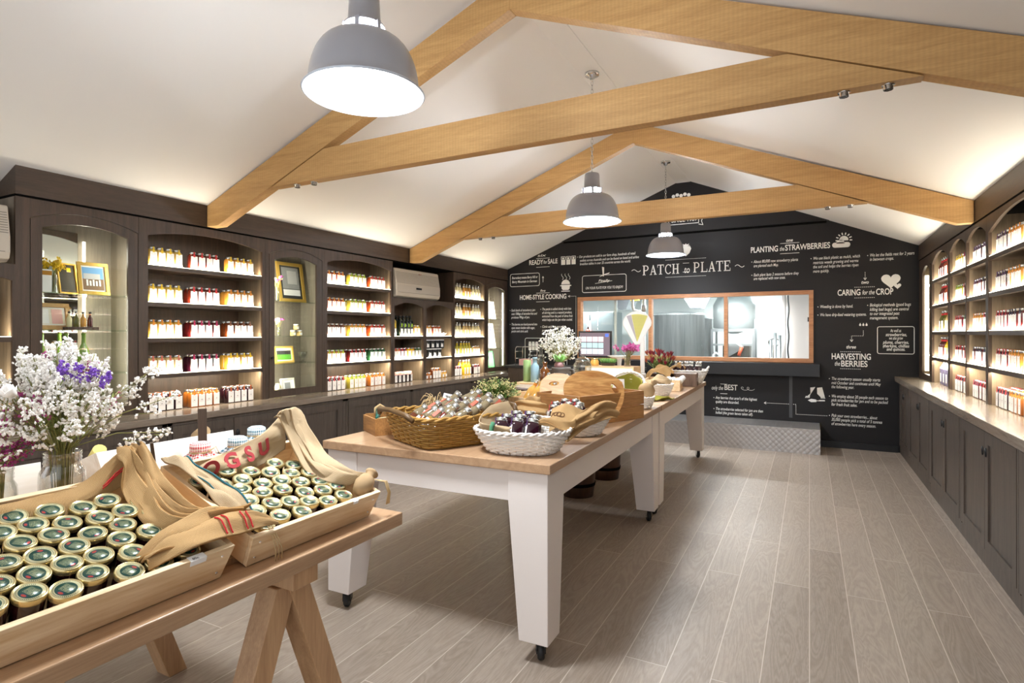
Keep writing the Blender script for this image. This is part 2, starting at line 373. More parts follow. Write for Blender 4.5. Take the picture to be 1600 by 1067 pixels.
# ------------------------------------------------------------------ roof trusses
def truss(y, label):
    t = thing('roof_truss', label, 'roof truss', (XM, y+.045, 2.411))
    yf, w = y, .09
    for sgn, xe in ((-1, XL), (1, XR)):
        zt = lambda x: roof(x)-.004
        zb = lambda x: 3.516-.395*abs(x-XM) if sgn < 0 else 3.516-.402*abs(x-XM)
        xs = XM+sgn*(3.516-2.411)/(.395 if sgn < 0 else .402)
        pts = [(XM, yf, zt(XM)-.04), (xe-sgn*.004, yf, zt(xe)), (xe-sgn*.004, yf, 2.419), (xs, yf, 2.419), (XM, yf, 3.516)]
        part('rafter', MB().prism(pts, (0, w, 0)), BEAM_R, t, world=True, bev=.003)
    zb, ztp = 2.666, 2.89
    def xr(z, s): return XM+s*(3.516-z)/(.395 if s < 0 else .402)
    e = .004
    pts = [(xr(zb, -1)+e, yf+.004, zb), (xr(zb, 1)-e, yf+.004, zb), (xr(ztp, 1)-e, yf+.004, ztp), (xr(ztp, -1)+e, yf+.004, ztp)]
    part('collar_tie', MB().prism(pts, (0, w-.008, 0)), BEAM_R, t, world=True, bev=.002)
    for x in (-3.55, -3.37, .148, .327):
        q = MB().lathe([(.021, zb-.024), (.021, zb-.004), (.028, zb-.004), (.028, zb+.002)], (x, yf+.045, 0), 8)
        part('bolt', q, CHROME, t, world=True)
truss(3.139, 'honey pine roof truss nearest the camera, with a collar tie across')
truss(5.939, 'farther honey pine roof truss, in front of the black gable wall')
# ------------------------------------------------------------------ pendant lamps
def chain(q, x, y, z0, z1):
    n = int((z1-z0)/.034); h = (z1-z0)/n
    for i in range(n):
        z = z0+h*(i+.5); a = h*.62; b = .009; pts = []
        for k in range(10):
            t = 2*PI*k/10; u = b*math.cos(t); v = a*math.sin(t)
            pts.append((x+(u if i % 2 else 0), y+(0 if i % 2 else u), z+v))
        q.tube(pts, .0028, 4, closed=True)
    return q
def pendant(y, zr, label):
    t = thing('pendant_lamp', label, 'pendant lamp', (XM, y, zr)); zc = ZA-.05
    prof = [(.245, 0), (.247, .006), (.228, .02)]+[(.08+.145*math.cos(a)**.8, .02+.215*math.sin(a)) for a in [PI/2*k/12 for k in range(1, 13)] if a < PI/2-.01]+[(.08, .235)]
    inn = [(r-.006, z-.004) for r, z in prof[::-1]]
    part('shade', MB().lathe(prof+inn[:-1], seg=48, caps=False), GREYM, t)
    part('rim', MB().lathe([(.245, 0), (.251, .004), (.245, .010), (.238, .004), (.245, 0)], seg=48, caps=False), plain('pale_rim', (206, 214, 226), .4) if 'pale_rim' not in MATS else MATS['pale_rim'], t)
    part('diffuser', MB().lathe([(.001, .022), (.221, .020), (.221, .026), (.001, .028)], seg=40), BULB, t)
    part('glass_ring', MB().lathe([(.079, .235), (.082, .24), (.082, .275), (.079, .28)], seg=32, caps=False), MATS.get('ring_glass') or glass_pane('ring_glass', (.95, .97, 1), 1.2), t)
    part('bulb', MB().lathe([(.012, .275), (.034, .262), (.036, .252), (.012, .238)], seg=20), MATS.get('lit_bulb') or plain('lit_bulb', (226, 238, 255), .4, emit=6), t)
    for k in range(6):
        a = 2*PI*k/6+.4; part('ring_clip', MB().box(-.009, .009, -.006, .006, .232, .285, Matrix.Rotation(a, 4, 'Z') @ Matrix.Translation((0, .084, 0))), GREYM, t)
    part('neck', MB().lathe([(.084, .278), (.084, .286), (.068, .29), (.062, .40), (.058, .412), (.03, .415), (.016, .425), (.001, .428)], seg=32), GREYM, t)
    part('chain', chain(MB(), 0, 0, .425, zc-zr-.03), CHROME, t)
    part('ceiling_rose', MB().lathe([(.02, zc-zr-.045), (.03, zc-zr-.02), (.06, zc-zr-.018), (.062, zc-zr+.002)], seg=24), CHROME, t)
    l = area('pendant_light', (XM, y, zr+.012), (0, 0, 0),   .4, .4, 22, (.9, .95, 1)); l.data.shape = 'DISK'
    g = bpy.data.lights.new('ring_glow', 'POINT'); g.energy = 85; g.color = (.92, .96, 1); g.shadow_soft_size = .05
    g = bpy.data.objects.new('ring_glow', g); C.objects.link(g); g.location = (XM, y, zr+.258)
pendant(1.832, 2.50, 'big grey dome pendant lamp at top left, nearest the camera')
pendant(4.65, 2.457, 'grey dome pendant lamp on a chain in the middle of the row')
pendant(7.469, 2.516, 'smallest grey dome pendant lamp, farthest, before the black wall')
# ------------------------------------------------------------------ wall shelving
ZS_L = [1.178, 1.467, 1.751, 2.044]
ZS_R = [1.244, 1.524, 1.811, 2.089]
def shelf_light(side, xf, y0, y1, z, up=True, power=1.0):
    """warm LED strip lying behind the front lip of a shelf (or under it)"""
    x = xf+side*.014; ln = y1-y0-.02
    a = math.radians(125) if up else math.radians(25)
    o = area('shelf_led', (x, (y0+y1)/2, z), (0, (-a if side < 0 else a)*(-1), 0) , .016, ln, power*ln, (1, .90, .72))
    return o
def bookcase(side, xf, xb, y0, y1, ys0, ys1, zb, zs, ztop, zspring, rise, label, lit=1.0):
    """one arched bay: side -1 on the left wall, +1 on the right; ys0/ys1 = outer edges of its stiles"""
    t = thing('shelf_bay', label, 'shelves', (xf+side*.17, (y0+y1)/2, zb))
    d = .022
    part('face_frame', MB().prism([(xf, ys0, zb), (xf, y0, zb), (xf, y0, zspring)]+[(xf, a, c) for a, c in arc_pts(y0, y1, zspring, rise)][::-1][1:]+[(xf, y1, zb), (xf, ys1, zb), (xf, ys1, ztop), (xf, ys0, ztop)], (side*d, 0, 0)), OAK_Z, t, world=True)
    for a, c in ((y0-.016, y0), (y1, y1+.016)):
        q = MB(); xs = sorted((xf+side*(d+.0005), xb-side*.02)); q.box(xs[0], xs[1], a, c, zb, ztop); part('side_panel', q, SHELFIN, t, world=True)
    xs = sorted((xb-side*.02, xb-side*.002)); part('back_panel', MB().box(xs[0], xs[1], y0-.016, y1+.016, zb, ztop), OAK_Z, t, world=True)
    for z in zs:
        xs = sorted((xf+side*.003, xb-side*.021)); q = MB().box(xs[0], xs[1], y0+.001, y1-.001, z-.032, z); part('shelf', q, OAK_Y, t, world=True)
        xs = sorted((xf+side*.005, xf+side*.012)); part('led_strip', MB().box(xs[0], xs[1], y0+.004, y1-.004, z+.0005, z+.005), LEDW, t, world=True)
        shelf_light(side, xf, y0, y1, z+.008, True, lit*2.6)
    shelf_light(side, xf, y0, y1, zs[0]-.036, False, lit*3.5)
    return t
B1 = bookcase(-1, XL, XLB, 2.649, 3.701, 2.578, 3.735, .879, ZS_L, 2.402, 2.276, .062, 'wide arched shelf bay on the left wall, nearest the camera')
B2 = bookcase(-1, XL, XLB, 4.523, 5.575, 4.487, 5.608, .879, ZS_L, 2.402, 2.276, .062, 'wide arched shelf bay on the left wall, beside the air conditioner')
A1 = bookcase(-1, XL, XLB, 5.645, 6.243, 5.610, 6.277, .879, [1.173, 1.468], 1.955, 1.848, .054, 'low arched shelf bay under the air conditioner, left one of the pair', .7)
A2 = bookcase(-1, XL, XLB, 6.312, 6.937, 6.279, 6.970, .879, [1.173, 1.468], 1.955, 1.848, .054, 'low arched shelf bay under the air conditioner, right one of the pair', .7)
B3 = bookcase(-1, XL, XLB, 7.013, 7.865, 6.990, 7.893, .879, ZS_L[:0]+[1.165, 1.45, 1.735, 2.03], 2.402, 2.276, .06, 'narrow arched shelf bay of bottles at the far end of left wall')
A0 = bookcase(-1, XL, XLB, 1.10, 1.790, 1.06, 1.806, .879, [1.185, 1.480], 1.955, 1.848, .054, 'low arched shelf bay at the left edge of the photo', .7)
R1 = bookcase(1, XR, XRB, 6.965, 7.793, 6.925, 7.86, .963, ZS_R, 2.402, 2.27, .10, 'arched shelf bay on the right wall, nearest the black wall')
R2 = bookcase(1, XR, XRB, 6.254, 6.878, 6.24, 6.923, .963, ZS_R, 2.402, 2.29, .08, 'second arched shelf bay from the black wall, right side')
R3 = bookcase(1, XR, XRB, 5.605, 6.226, 5.575, 6.238, .963, ZS_R, 2.402, 2.29, .08, 'third arched shelf bay from the black wall, right side')
R4 = bookcase(1, XR, XRB, 4.15, 5.536, 4.10, 5.573, .963, ZS_R, 2.402, 2.27, .10, 'wide arched shelf bay at the right edge of the photo')
# recess panels beside and above the air conditioners
struct('trim_7', MB().box(XLB, XLB+.02, 5.61, 6.988, 1.957, 2.40), OAK_Z)
struct('trim_8', MB().box(XLB+.021, XL, 5.60, 5.609, 1.957, 2.40).box(XLB+.021, XL, 6.972, 6.988, .88, 2.40), OAK_Z)
struct('trim_9', MB().box(XLB+.021, XL-.002, 5.61, 6.971, 1.945, 1.957), OAK_Y)
struct('trim_10', MB().box(XLB, XLB+.02, Y0, 1.805, 1.957, 2.42), OAK_Z)
# ---- air conditioners
def aircon(y0, y1, label):
    t = thing('air_conditioner', label, 'air conditioner', (XLB+.021, (y0+y1)/2, 1.96))
    acm = MATS.get('warm_grey_plastic') or plain('warm_grey_plastic', (196, 186, 170), .45)
    x0, x1, z0, z1 = XLB+.022, XL+.02, 1.965, 2.335
    pts = [(x0, y0, z0), (x1-.05, y0, z0), (x1-.012, y0, z0+.02), (x1, y0, z0+.06), (x1, y0, z0+.16), (x1-.035, y0, z1-.01), (x1-.05, y0, z1), (x0, y0, z1)]
    part('body', MB().prism(pts, (0, y1-y0, 0)), acm, t, world=True, bev=.012)
    gm = MATS.get('grille_line') or plain('grille_line', (120, 112, 100), .6)
    for k in range(9):
        z = z0+.185+k*.0165; x = x1-.035*(z-z0-.16)/(.2)
        part('grille_slat', MB().box(x-.006, x+.003, y0+.01, y1-.012, z, z+.0035), gm, t, world=True)
    part('display', MB().box(x1-.004, x1+.002, y0+.40, y0+.52, z0+.115, z0+.14), BLACKS, t, world=True)
    part('air_flap', MB().box(x1-.012, x1+.001, y0+.03, y1-.03, z0+.062, z0+.066), gm, t, world=True)
    part('badge', MB().box(x1-.02, x1-.012, y0+.48, y0+.53, z1-.055, z1-.045), plain('badge_red', (170, 120, 100), .5) if 'badge_red' not in MATS else MATS['badge_red'], t, world=True)
aircon(5.66, 6.607, 'beige wall air conditioner set in a recess of the left shelving')
aircon(.80, 1.775, 'beige air conditioner end just showing at the left photo edge')
# ---- display cabinets with glass doors
def display_cabinet(y0, y1, yd0, yd1, yg0, yg1, label, shelves, mirror=False, led='left', knob=True):
    t = thing('display_cabinet', label, 'cabinet', (XL-.17, (y0+y1)/2, .879)); zb, zt = .879, 2.402
    zsp, rs = 2.275, .07
    inn = MATS.get('pale_liner') or wood('pale_liner', (118, 108, 96), (144, 134, 120), (14, 14, .8), .45, 2)
    part('face_frame', MB().prism([(XL, y0, zb), (XL, yd0, zb), (XL, yd0, zsp)]+[(XL, a, c) for a, c in arc_pts(yd0, yd1, zsp, rs)][::-1][1:]+[(XL, yd1, zb), (XL, y1, zb), (XL, y1, zt), (XL, y0, zt)], (-.022, 0, 0)), OAK_Z, t, world=True)
    q = MB().box(XLB+.003, XL-.023, y0+.002, y0+.02, zb, zt).box(XLB+.003, XL-.023, y1-.02, y1-.002, zb, zt)
    part('carcass', q, inn, t, world=True)
    part('back_panel', MB().box(XLB+.002, XLB+.02, y0+.02, y1-.02, zb, zt), inn, t, world=True)
    if mirror:
        part('mirror', MB().box(XLB+.021, XLB+.026, y0+.03, 2.32, zb+.03, zt-.14), plain('mirror_glass', (225, 230, 228), .02, 1), t, world=True)
    for z in shelves:
        part('glass_shelf', MB().box(XLB+.03, XL-.04, y0+.022, y1-.022, z-.008, z), SHELFG, t, world=True)
    # door
    e = .004; zi = 2.222; ri = .05; x0 = XL+.001
    gz0 = .955
    arcO = [(a, c) for a, c in arc_pts(yd0+e, yd1-e, zsp-e, rs)][::-1]; arcI = arc_pts(yg0, yg1, zi, ri)
    dm = MB()
    dm.prism([(x0, yd0+e, zb+.006), (x0, yd1-e, zb+.006), (x0, yd1-e, gz0), (x0, yd0+e, gz0)], (-.02, 0, 0))
    dm.prism([(x0, yd0+e, gz0), (x0, yg0, gz0), (x0, yg0, zi), (x0, yd0+e, zsp-e)], (-.02, 0, 0))
    dm.prism([(x0, yg1, gz0), (x0, yd1-e, gz0), (x0, yd1-e, zsp-e), (x0, yg1, zi)], (-.02, 0, 0))
    dm.prism([(x0, a, c) for a, c in arcO]+[(x0, a, c) for a, c in arcI], (-.02, 0, 0))
    door = part('door', dm, OAK_Z, t, world=True)
    part('glass', MB().prism([(XL-.012, yg0-.002, gz0-.002), (XL-.012, yg1+.002, gz0-.002)]+[(XL-.012, a, c) for a, c in arcI], (-.004, 0, 0)), PANE, door, world=True)
    if knob: part('knob', MB().cyl((XL+.001, yd0+.035, 1.27), (XL+.022, yd0+.035, 1.27), .011), BLACKS, door, world=True)
    yl = {'left': yg0+.012, 'right': yg1-.012, 'corner': 2.352}[led]
    xl = XL-.04 if led != 'corner' else XLB+.05
    part('led_strip', MB().box(xl-.008, xl+.004, yl-.008, yl+.008, .97, 2.2), LEDW, t, world=True)
    dy = 1 if led == 'left' else -1
    if led == 'corner': area_dir('cabinet_light', (xl+.012, yl, 1.58), (1, -.1, 0), .02, 1.2, 2.5); area_dir('cabinet_light', (XL-.035, yg1+.02, 1.58), (-1, -.55, 0), .02, 1.2, 1.2)
    else: area_dir('cabinet_light', (xl-.012, yl+.012*dy, 1.58), (-.75, .8*dy, 0), .02, 1.2, 6)
    return t
D1 = display_cabinet(1.806, 2.576, 1.884, 2.573, 1.953, 2.5, 'tall glass-door display cabinet behind the white flower bouquet', [1.21, 1.528, 1.79], mirror=True, led='corner', knob=False)
D2 = display_cabinet(3.737, 4.486, 3.775, 4.45, 3.84, 4.37, 'tall glass-door display cabinet between the two wide left bays', [1.205, 1.48, 1.83])
D3 = display_cabinet(7.895, 8.64, 7.93, 8.60, 7.985, 8.56, 'narrow glass display cabinet in the far left corner', [1.26, 1.75], led='right', knob=False)
# glazed niche with a light tube at the far end of the right wall
t = thing('display_niche', 'dark corner cabinet with a vertical light tube, far right corner', 'cabinet', (XR+.17, 8.25, .963))
part('face_frame', MB().prism([(XR, 7.865, .964), (XR, 8.62, .964), (XR, 8.62, 2.402), (XR, 7.865, 2.402), (XR, 7.865, 2.30), (XR, 7.93, 2.30)]+[(XR, a, c) for a, c in arc_pts(7.93, 8.40, 2.22, .08)][::-1]+[(XR, 8.40, 1.03), (XR, 7.93, 1.03), (XR, 7.93, 2.28), (XR, 7.865, 2.28)], (.022, 0, 0)), OAK_Z, t, world=True)
part('carcass', MB().box(XR+.2, XRB-.002, 7.87, 8.62, .964, 2.402).box(XR+.023, XR+.199, 7.87, 7.885, .964, 2.402).box(XR+.023, XR+.199, 8.45, 8.465, .964, 2.402), SHELFIN, t, world=True)
part('light_tube', MB().cyl((XR+.04, 8.36, 1.06), (XR+.04, 8.36, 2.2), .02), LEDW, t, world=True)
for z in (1.25, 1.52, 1.8, 2.08): part('glass_shelf', MB().box(XR+.03, XR+.199, 7.886, 8.449, z-.008, z), SHELFG, t, world=True)
area_dir('cabinet_light', (XR+.06, 8.33, 1.6), (.6, -1, 0), .03, 1.1, 6)
# ------------------------------------------------------------------ base cabinets and worktops
def base_cabinet(side, xf, xb, y0, y1, ztop, doors, label):
    """doors: list of (ya, yb, handle side or None)"""
    t = thing('base_cabinet', label, 'cabinet', ((xf+xb)/2, (y0+y1)/2, 0))
    xs = sorted((xf+side*.022, xb)); part('body', MB().box(xs[0], xs[1], y0+.001, y1-.001, .0, ztop), OAK_B, t, world=True)
    xs = sorted((xf+side*.012, xf+side*.0215)); part('plinth', MB().box(xs[0], xs[1], y0+.001, y1-.001, 0, .10), OAK_B, t, world=True)
    for ya, yb, hs in doors:
        q = MB(); x0, x1 = sorted((xf, xf+side*.02)); fw = .075; z0, z1 = .112, ztop-.028
        ya += .003; yb -= .003
        q.box(x0, x1, ya, ya+fw, z0, z1); q.box(x0, x1, yb-fw, yb, z0, z1); q.box(x0, x1, ya+fw, yb-fw, z0, z0+fw); q.box(x0, x1, ya+fw, yb-fw, z1-fw, z1)
        xp = sorted((xf+side*.010, xf+side*.02)); q.box(xp[0], xp[1], ya+fw, yb-fw, z0+fw, z1-fw)
        d = part('door', q, OAK_B, t, world=True)
        if hs:
            yh = ya+.035 if hs == 'a' else yb-.035; zh = z1-.13
            M = Matrix.Translation((xf-side*.001, yh, zh)) @ Matrix.Rotation(PI/2, 4, 'Y')
            part('handle', MB().lathe([(.001, -.008), (.016, -.006), (.018, 0), (.016, .006), (.001, .008)], seg=14, M=M @ Matrix.Scale(1.7, 4, (1, 0, 0))), BLACKS, d, world=True)
    # stiles between the doors
    q = MB(); xs = sorted((xf+side*.002, xf+side*.0215)); ed = [y0+.001]+[v for a in doors for v in a[:2]]+[y1-.001]
    for i in range(0, len(ed), 2):
        if ed[i+1]-ed[i] > .008: q.box(xs[0], xs[1], ed[i]+.001, ed[i+1]-.001, .10, ztop)
    q.box(xs[0], xs[1], y0+.001, y1-.001, ztop-.026, ztop)
    part('stile', q, OAK_B, t, world=True)
FL = -4.287
base_cabinet(-1, FL, XLB+.006, -.6, 1.19, .826, [(.0, .58, 'b'), (.6, 1.18, 'a')], 'dark base cabinet at the left photo edge, below the far left shelf')
base_cabinet(-1, FL, XLB+.006, 1.19, 2.615, .826, [(1.24, 1.90, 'b'), (1.90, 2.575, None)], 'dark panelled base cabinet below the first glass display cabinet')
base_cabinet(-1, FL, XLB+.006, 2.615, 3.72, .826, [(2.653, 3.174, 'b'), (3.174, 3.685, 'a')], 'dark two-door base cabinet below the nearest wide left bay')
base_cabinet(-1, FL, XLB+.006, 3.72, 4.48, .826, [(3.753, 4.44, 'a')], 'dark single-door base cabinet below the second display cabinet')
base_cabinet(-1, FL, XLB+.006, 4.48, 5.594, .826, [(4.517, 5.039, 'b'), (5.039, 5.561, 'a')], 'dark two-door base cabinet below the second wide left bay')
base_cabinet(-1, FL, XLB+.006, 5.594, 6.98, .826, [(5.626, 6.299, 'b'), (6.299, 6.95, 'a')], 'dark two-door base cabinet below the air conditioner bays')
base_cabinet(-1, FL, XLB+.006, 6.98, 8.64, .826, [(7.02, 7.80, 'b'), (7.80, 8.60, 'a')], 'dark base cabinet at the far end of left wall')
tag(part('worktop', MB().box(XLB+.002, -4.267, -.6, YB-.005, .827, .878), TOPW, bev=.003), 'long grey-brown wooden worktop along the left wall', 'worktop')
FRX = 1.0
cuts = [(8.62, 7.85, 'dark base cabinet in the far right corner against black wall'), (7.85, 6.58, 'second dark base cabinet from the black wall, right side'), (6.58, 5.34, 'third dark base cabinet from the black wall, right side'),
        (5.34, 4.0, 'dark base cabinet with twin handles under the right wide bay'), (4.0, 2.6, 'dark base cabinet at the right photo edge, nearest the camera')]
for yb, ya, lb in cuts:
    ym = (ya+yb)/2; base_cabinet(1, FRX, XRB-.006, ya, yb, .90, [(ya+.03, ym, 'b'), (ym, yb-.03, 'a')], lb)
tag(part('worktop', MB().box(.957, XRB-.002, 2.2, YB-.005, .901, .962), TOPW, bev=.003), 'long grey-brown wooden worktop along the right wall', 'worktop')
# ------------------------------------------------------------------ lettering and icons painted on the black wall
BLOCKS = [
 ('white READY for SALE heading with text, top left of black wall', [
   ('head','six',-4.033,2.773,0.158,''),
   ('head','READY',-4.186,2.66,0.259,'b'),
   ('it','for',-3.921,2.667,0.069,''),
   ('head','SALE',-3.84,2.662,0.172,'b'),
  ]),
 ('small white three-line text beside the READY for SALE heading', [
   ('p','Our products are sold in our farm shop, hundreds of retail',-3.294,2.723,0.92,''),
   ('p','outlets across Australia and can be found on hotel and airline',-3.278,2.662,0.958,''),
   ('p','breakfast tables in over 25 countries across the world.',-3.278,2.606,0.828,''),
  ]),
 ('small boxed white text at the left edge of black wall', [
   ('p','Beerenberg means Berry Hill or',-4.509,2.436,0.482,'b'),
   ('p','Berry Mountain in German',-4.509,2.368,0.47,'b'),
  ]),
 ('boxed Finally lettering above the window, left of the big title', [
   ('p','Finally',-2.966,2.323,0.184,'b'),
   ('p','ON YOUR PLATE FOR YOU TO ENJOY!',-3.18,2.213,0.609,''),
  ]),
 ('white HOME-STYLE COOKING heading left of the kitchen window', [
   ('p','five',-3.98,2.202,0.093,''),
   ('head','HOME-STYLE COOKING',-4.362,2.079,0.846,'b'),
  ]),
 ('white bullet text below HOME-STYLE COOKING, left column', [
   ('p','Each batch of strawberry jam',-4.521,1.884,0.447,''),
   ('p','uses 100kgs of strawberries and',-4.521,1.824,0.482,''),
   ('p','produces 99kgs of jam.',-4.521,1.764,0.347,''),
   ('p','The berries are hand-poured into',-4.521,1.645,0.482,''),
   ('p','open steam kettles with sugar,',-4.521,1.586,0.441,''),
   ('p','pectin and citric acid.',-4.521,1.528,0.316,''),
  ]),
 ('white bullet text below HOME-STYLE COOKING, right column', [
   ('p','The pectin is added slowly with lots',-3.945,1.894,0.513,''),
   ('p','of stirring and is a natural product,',-3.945,1.834,0.53,''),
   ('p','extracted from the peel of citrus fruit',-3.945,1.776,0.541,''),
   ('p','which helps set the jam when cooled.',-3.945,1.716,0.535,''),
   ('p','Citric acid is a natural',-3.945,1.603,0.379,''),
   ('p','preservative.',-3.945,1.542,0.22,''),
  ]),
 ('boxed white text with jar icon behind the white flowers', [
   ('p','You can see it',-4.205,1.128,0.295,''),
   ('p','Preserved',-4.205,1.065,0.213,'b'),
  ]),
 ('big white PATCH to PLATE title above the kitchen window', [
   ('slab','PATCH',-2.261,2.395,0.555,''),
   ('it','to',-1.646,2.401,0.078,''),
   ('slab','PLATE',-1.513,2.401,0.529,''),
  ]),
 ('white PLANTING the STRAWBERRIES heading', [
   ('head','one',-0.285,2.745,0.082,'b'),
   ('head','PLANTING',-0.733,2.638,0.345,'b'),
   ('it','the',-0.364,2.641,0.055,''),
   ('head','STRAWBERRIES',-0.297,2.641,0.538,'b'),
  ]),
 ('white bullet text below PLANTING the STRAWBERRIES, left column', [
   ('p','About 80,000 new strawberry plants',-0.694,2.492,0.558,''),
   ('p','are planted each May.',-0.694,2.434,0.314,''),
   ('p','Each plant lasts 2 seasons before they',-0.694,2.307,0.565,''),
   ('p','are replaced with new ones.',-0.694,2.255,0.401,''),
  ]),
 ('white bullet text on black plastic mulch, middle column', [
   ('p','We use black plastic as mulch, which',0.042,2.494,0.535,''),
   ('p','restricts weeds growing and warms',0.042,2.436,0.52,''),
   ('p','the soil and helps the berries ripen',0.042,2.38,0.52,''),
   ('p','more quickly.',0.042,2.321,0.186,''),
  ]),
 ('white two-line bullet text about resting fields, top right', [
   ('p','We let the fields rest for 2 years',0.688,2.495,0.471,''),
   ('p','in between crops.',0.688,2.442,0.257,''),
  ]),
 ('white CARING for the CROP heading', [
   ('head','two',0.594,2.135,0.082,'b'),
   ('head','CARING',0.327,2.005,0.257,'b'),
   ('it','for the',0.605,2.01,0.134,''),
   ('head','CROP',0.756,2.004,0.185,'b'),
  ]),
 ('white bullet text below CARING for the CROP, left column', [
   ('p','Weeding is done by hand.',0.123,1.845,0.374,''),
   ('p','We have drip-feed watering systems.',0.123,1.736,0.524,''),
  ]),
 ('white four-line bullet text below CARING for the CROP, right column', [
   ('p','Biological methods (good bugs',0.688,1.854,0.438,''),
   ('p','killing bad bugs) are central',0.688,1.797,0.418,''),
   ('p','to our integrated pest',0.688,1.743,0.318,''),
   ('p','management system.',0.688,1.688,0.304,''),
  ]),
 ('boxed white text on plums and cherries, right of black wall', [
   ('q','As well as',0.911,1.524,0.115,''),
   ('q','strawberries,',0.86,1.473,0.223,'b'),
   ('q','we also grow',0.897,1.429,0.146,''),
   ('q','plums, cherries,',0.832,1.376,0.274,'b'),
   ('q','gherkins, chillies',0.829,1.329,0.284,'b'),
   ('q','and quinces.',0.87,1.288,0.196,'b'),
  ]),
 ('white HARVESTING the BERRIES heading', [
   ('head','three',0.426,1.296,0.108,'b'),
   ('head','HARVESTING',0.257,1.168,0.44,'b'),
   ('it','the',0.293,1.083,0.06,''),
   ('head','BERRIES',0.364,1.075,0.296,'b'),
  ]),
 ('first bullet text below HARVESTING the BERRIES', [
   ('p','The strawberry season usually starts',0.257,0.892,0.541,''),
   ('p','mid October and continues until May',0.257,0.837,0.551,''),
   ('p','the following year.',0.257,0.784,0.255,''),
  ]),
 ('second bullet text below HARVESTING the BERRIES', [
   ('p','We employ about 20 people each season to',0.257,0.661,0.623,''),
   ('p','pick strawberries for jam and to be packed',0.257,0.609,0.63,''),
   ('p','for fresh fruit sales.',0.257,0.553,0.291,''),
  ]),
 ('third bullet text below HARVESTING the BERRIES', [
   ('p','Pick your own strawberries... about',0.257,0.405,0.513,''),
   ('p','35,000 people pick a total of 5 tonnes',0.257,0.352,0.565,''),
   ('p','of strawberries here every season.',0.257,0.297,0.495,''),
  ]),
 ('white only the BEST heading below the window ledge', [
   ('it','only the',-1.257,0.698,0.157,''),
   ('head','BEST',-1.083,0.701,0.173,'b'),
  ]),
 ('two white bullet texts below the only the BEST heading', [
   ('p',"Any berries that aren't of the highest",-1.201,0.567,0.553,''),
   ('p','quality are discarded.',-1.201,0.509,0.311,''),
   ('p','The strawberries selected for jam are then',-1.201,0.407,0.623,''),
   ('p','hulled (the green leaves taken off).',-1.201,0.352,0.495,''),
  ])]
YT = YB-.0015
CAPS = {'head': .08, 'it': .06, 'p': .041, 'q': .041, 'slab': .148}
fonts = []
def text_line(name, kind, s, x, z, w, st, parent, y=YT, cap=None):
    small = kind == 'head' and s.islower()
    cap = cap or (.045 if small else CAPS[kind])
    if small: z += .014
    cu = bpy.data.curves.new(name, 'FONT'); cu.body = s; cu.size = cap/.73; cu.fill_mode = 'FRONT'; cu.extrude = .0008
    cu.offset = (.016 if st == 'b' and kind == 'head' else .012 if st == 'b' else .004)*cu.size
    if kind in ('p', 'it', 'q') or small: cu.shear = .22
    cu.materials.append(CHALK)
    o = bpy.data.objects.new(name, cu); C.objects.link(o); o.parent = parent
    o.location = (x-parent.location.x, y-parent.location.y, z-parent.location.z); o.rotation_euler = (PI/2, 0, 0)
    fonts.append((o, w)); return o
def flat(q, pts, y=YT):
    """polygon (x,z) lying on the wall"""
    q.prism([(x, y, z) for x, z in pts], (0, -.0012, 0)); return q
def ring_pts(cx, cz, r, a0=0, a1=360, n=18, sx=1): return [(cx+sx*r*math.cos(math.radians(a0+(a1-a0)*i/n)), cz+r*math.sin(math.radians(a0+(a1-a0)*i/n))) for i in range(n+1)]
def stroke(q, pts, w=.006, y=YT, closed=False):
    """flat painted line"""
    n = len(pts)
    for i in range(n if closed else n-1):
        (x0, z0), (x1, z1) = pts[i], pts[(i+1) % n]; d = math.hypot(x1-x0, z1-z0)
        if d < 1e-6: continue
        nx, nz = -(z1-z0)/d*w/2, (x1-x0)/d*w/2
        flat(q, [(x0+nx, z0+nz), (x1+nx, z1+nz), (x1-nx, z1-nz), (x0-nx, z0-nz)], y)
    return q
def dashes(q, pts, w=.006, dash=.012, gap=.009):
    for (x0, z0), (x1, z1) in zip(pts, pts[1:]):
        d = math.hypot(x1-x0, z1-z0); n = max(1, int(d/(dash+gap)))
        for i in range(n):
            a = i/n; b_ = a+dash/d; stroke(q, [(x0+(x1-x0)*a, z0+(z1-z0)*a), (x0+(x1-x0)*b_, z0+(z1-z0)*b_)], w)
    return q
def arrow_head(q, x, z, ang, s=.03):
    a = math.radians(ang)
    for da in (150, -150):
        stroke(q, [(x, z), (x+s*math.cos(a+math.radians(da)), z+s*math.sin(a+math.radians(da)))], .007)
    return q
def rbox(x0, x1, z0, z1, r=.03):
    p = []
    for cx, cz, a in ((x1-r, z1-r, 0), (x0+r, z1-r, 90), (x0+r, z0+r, 180), (x1-r, z0+r, 270)): p += ring_pts(cx, cz, r, a, a+90, 5)
    return p
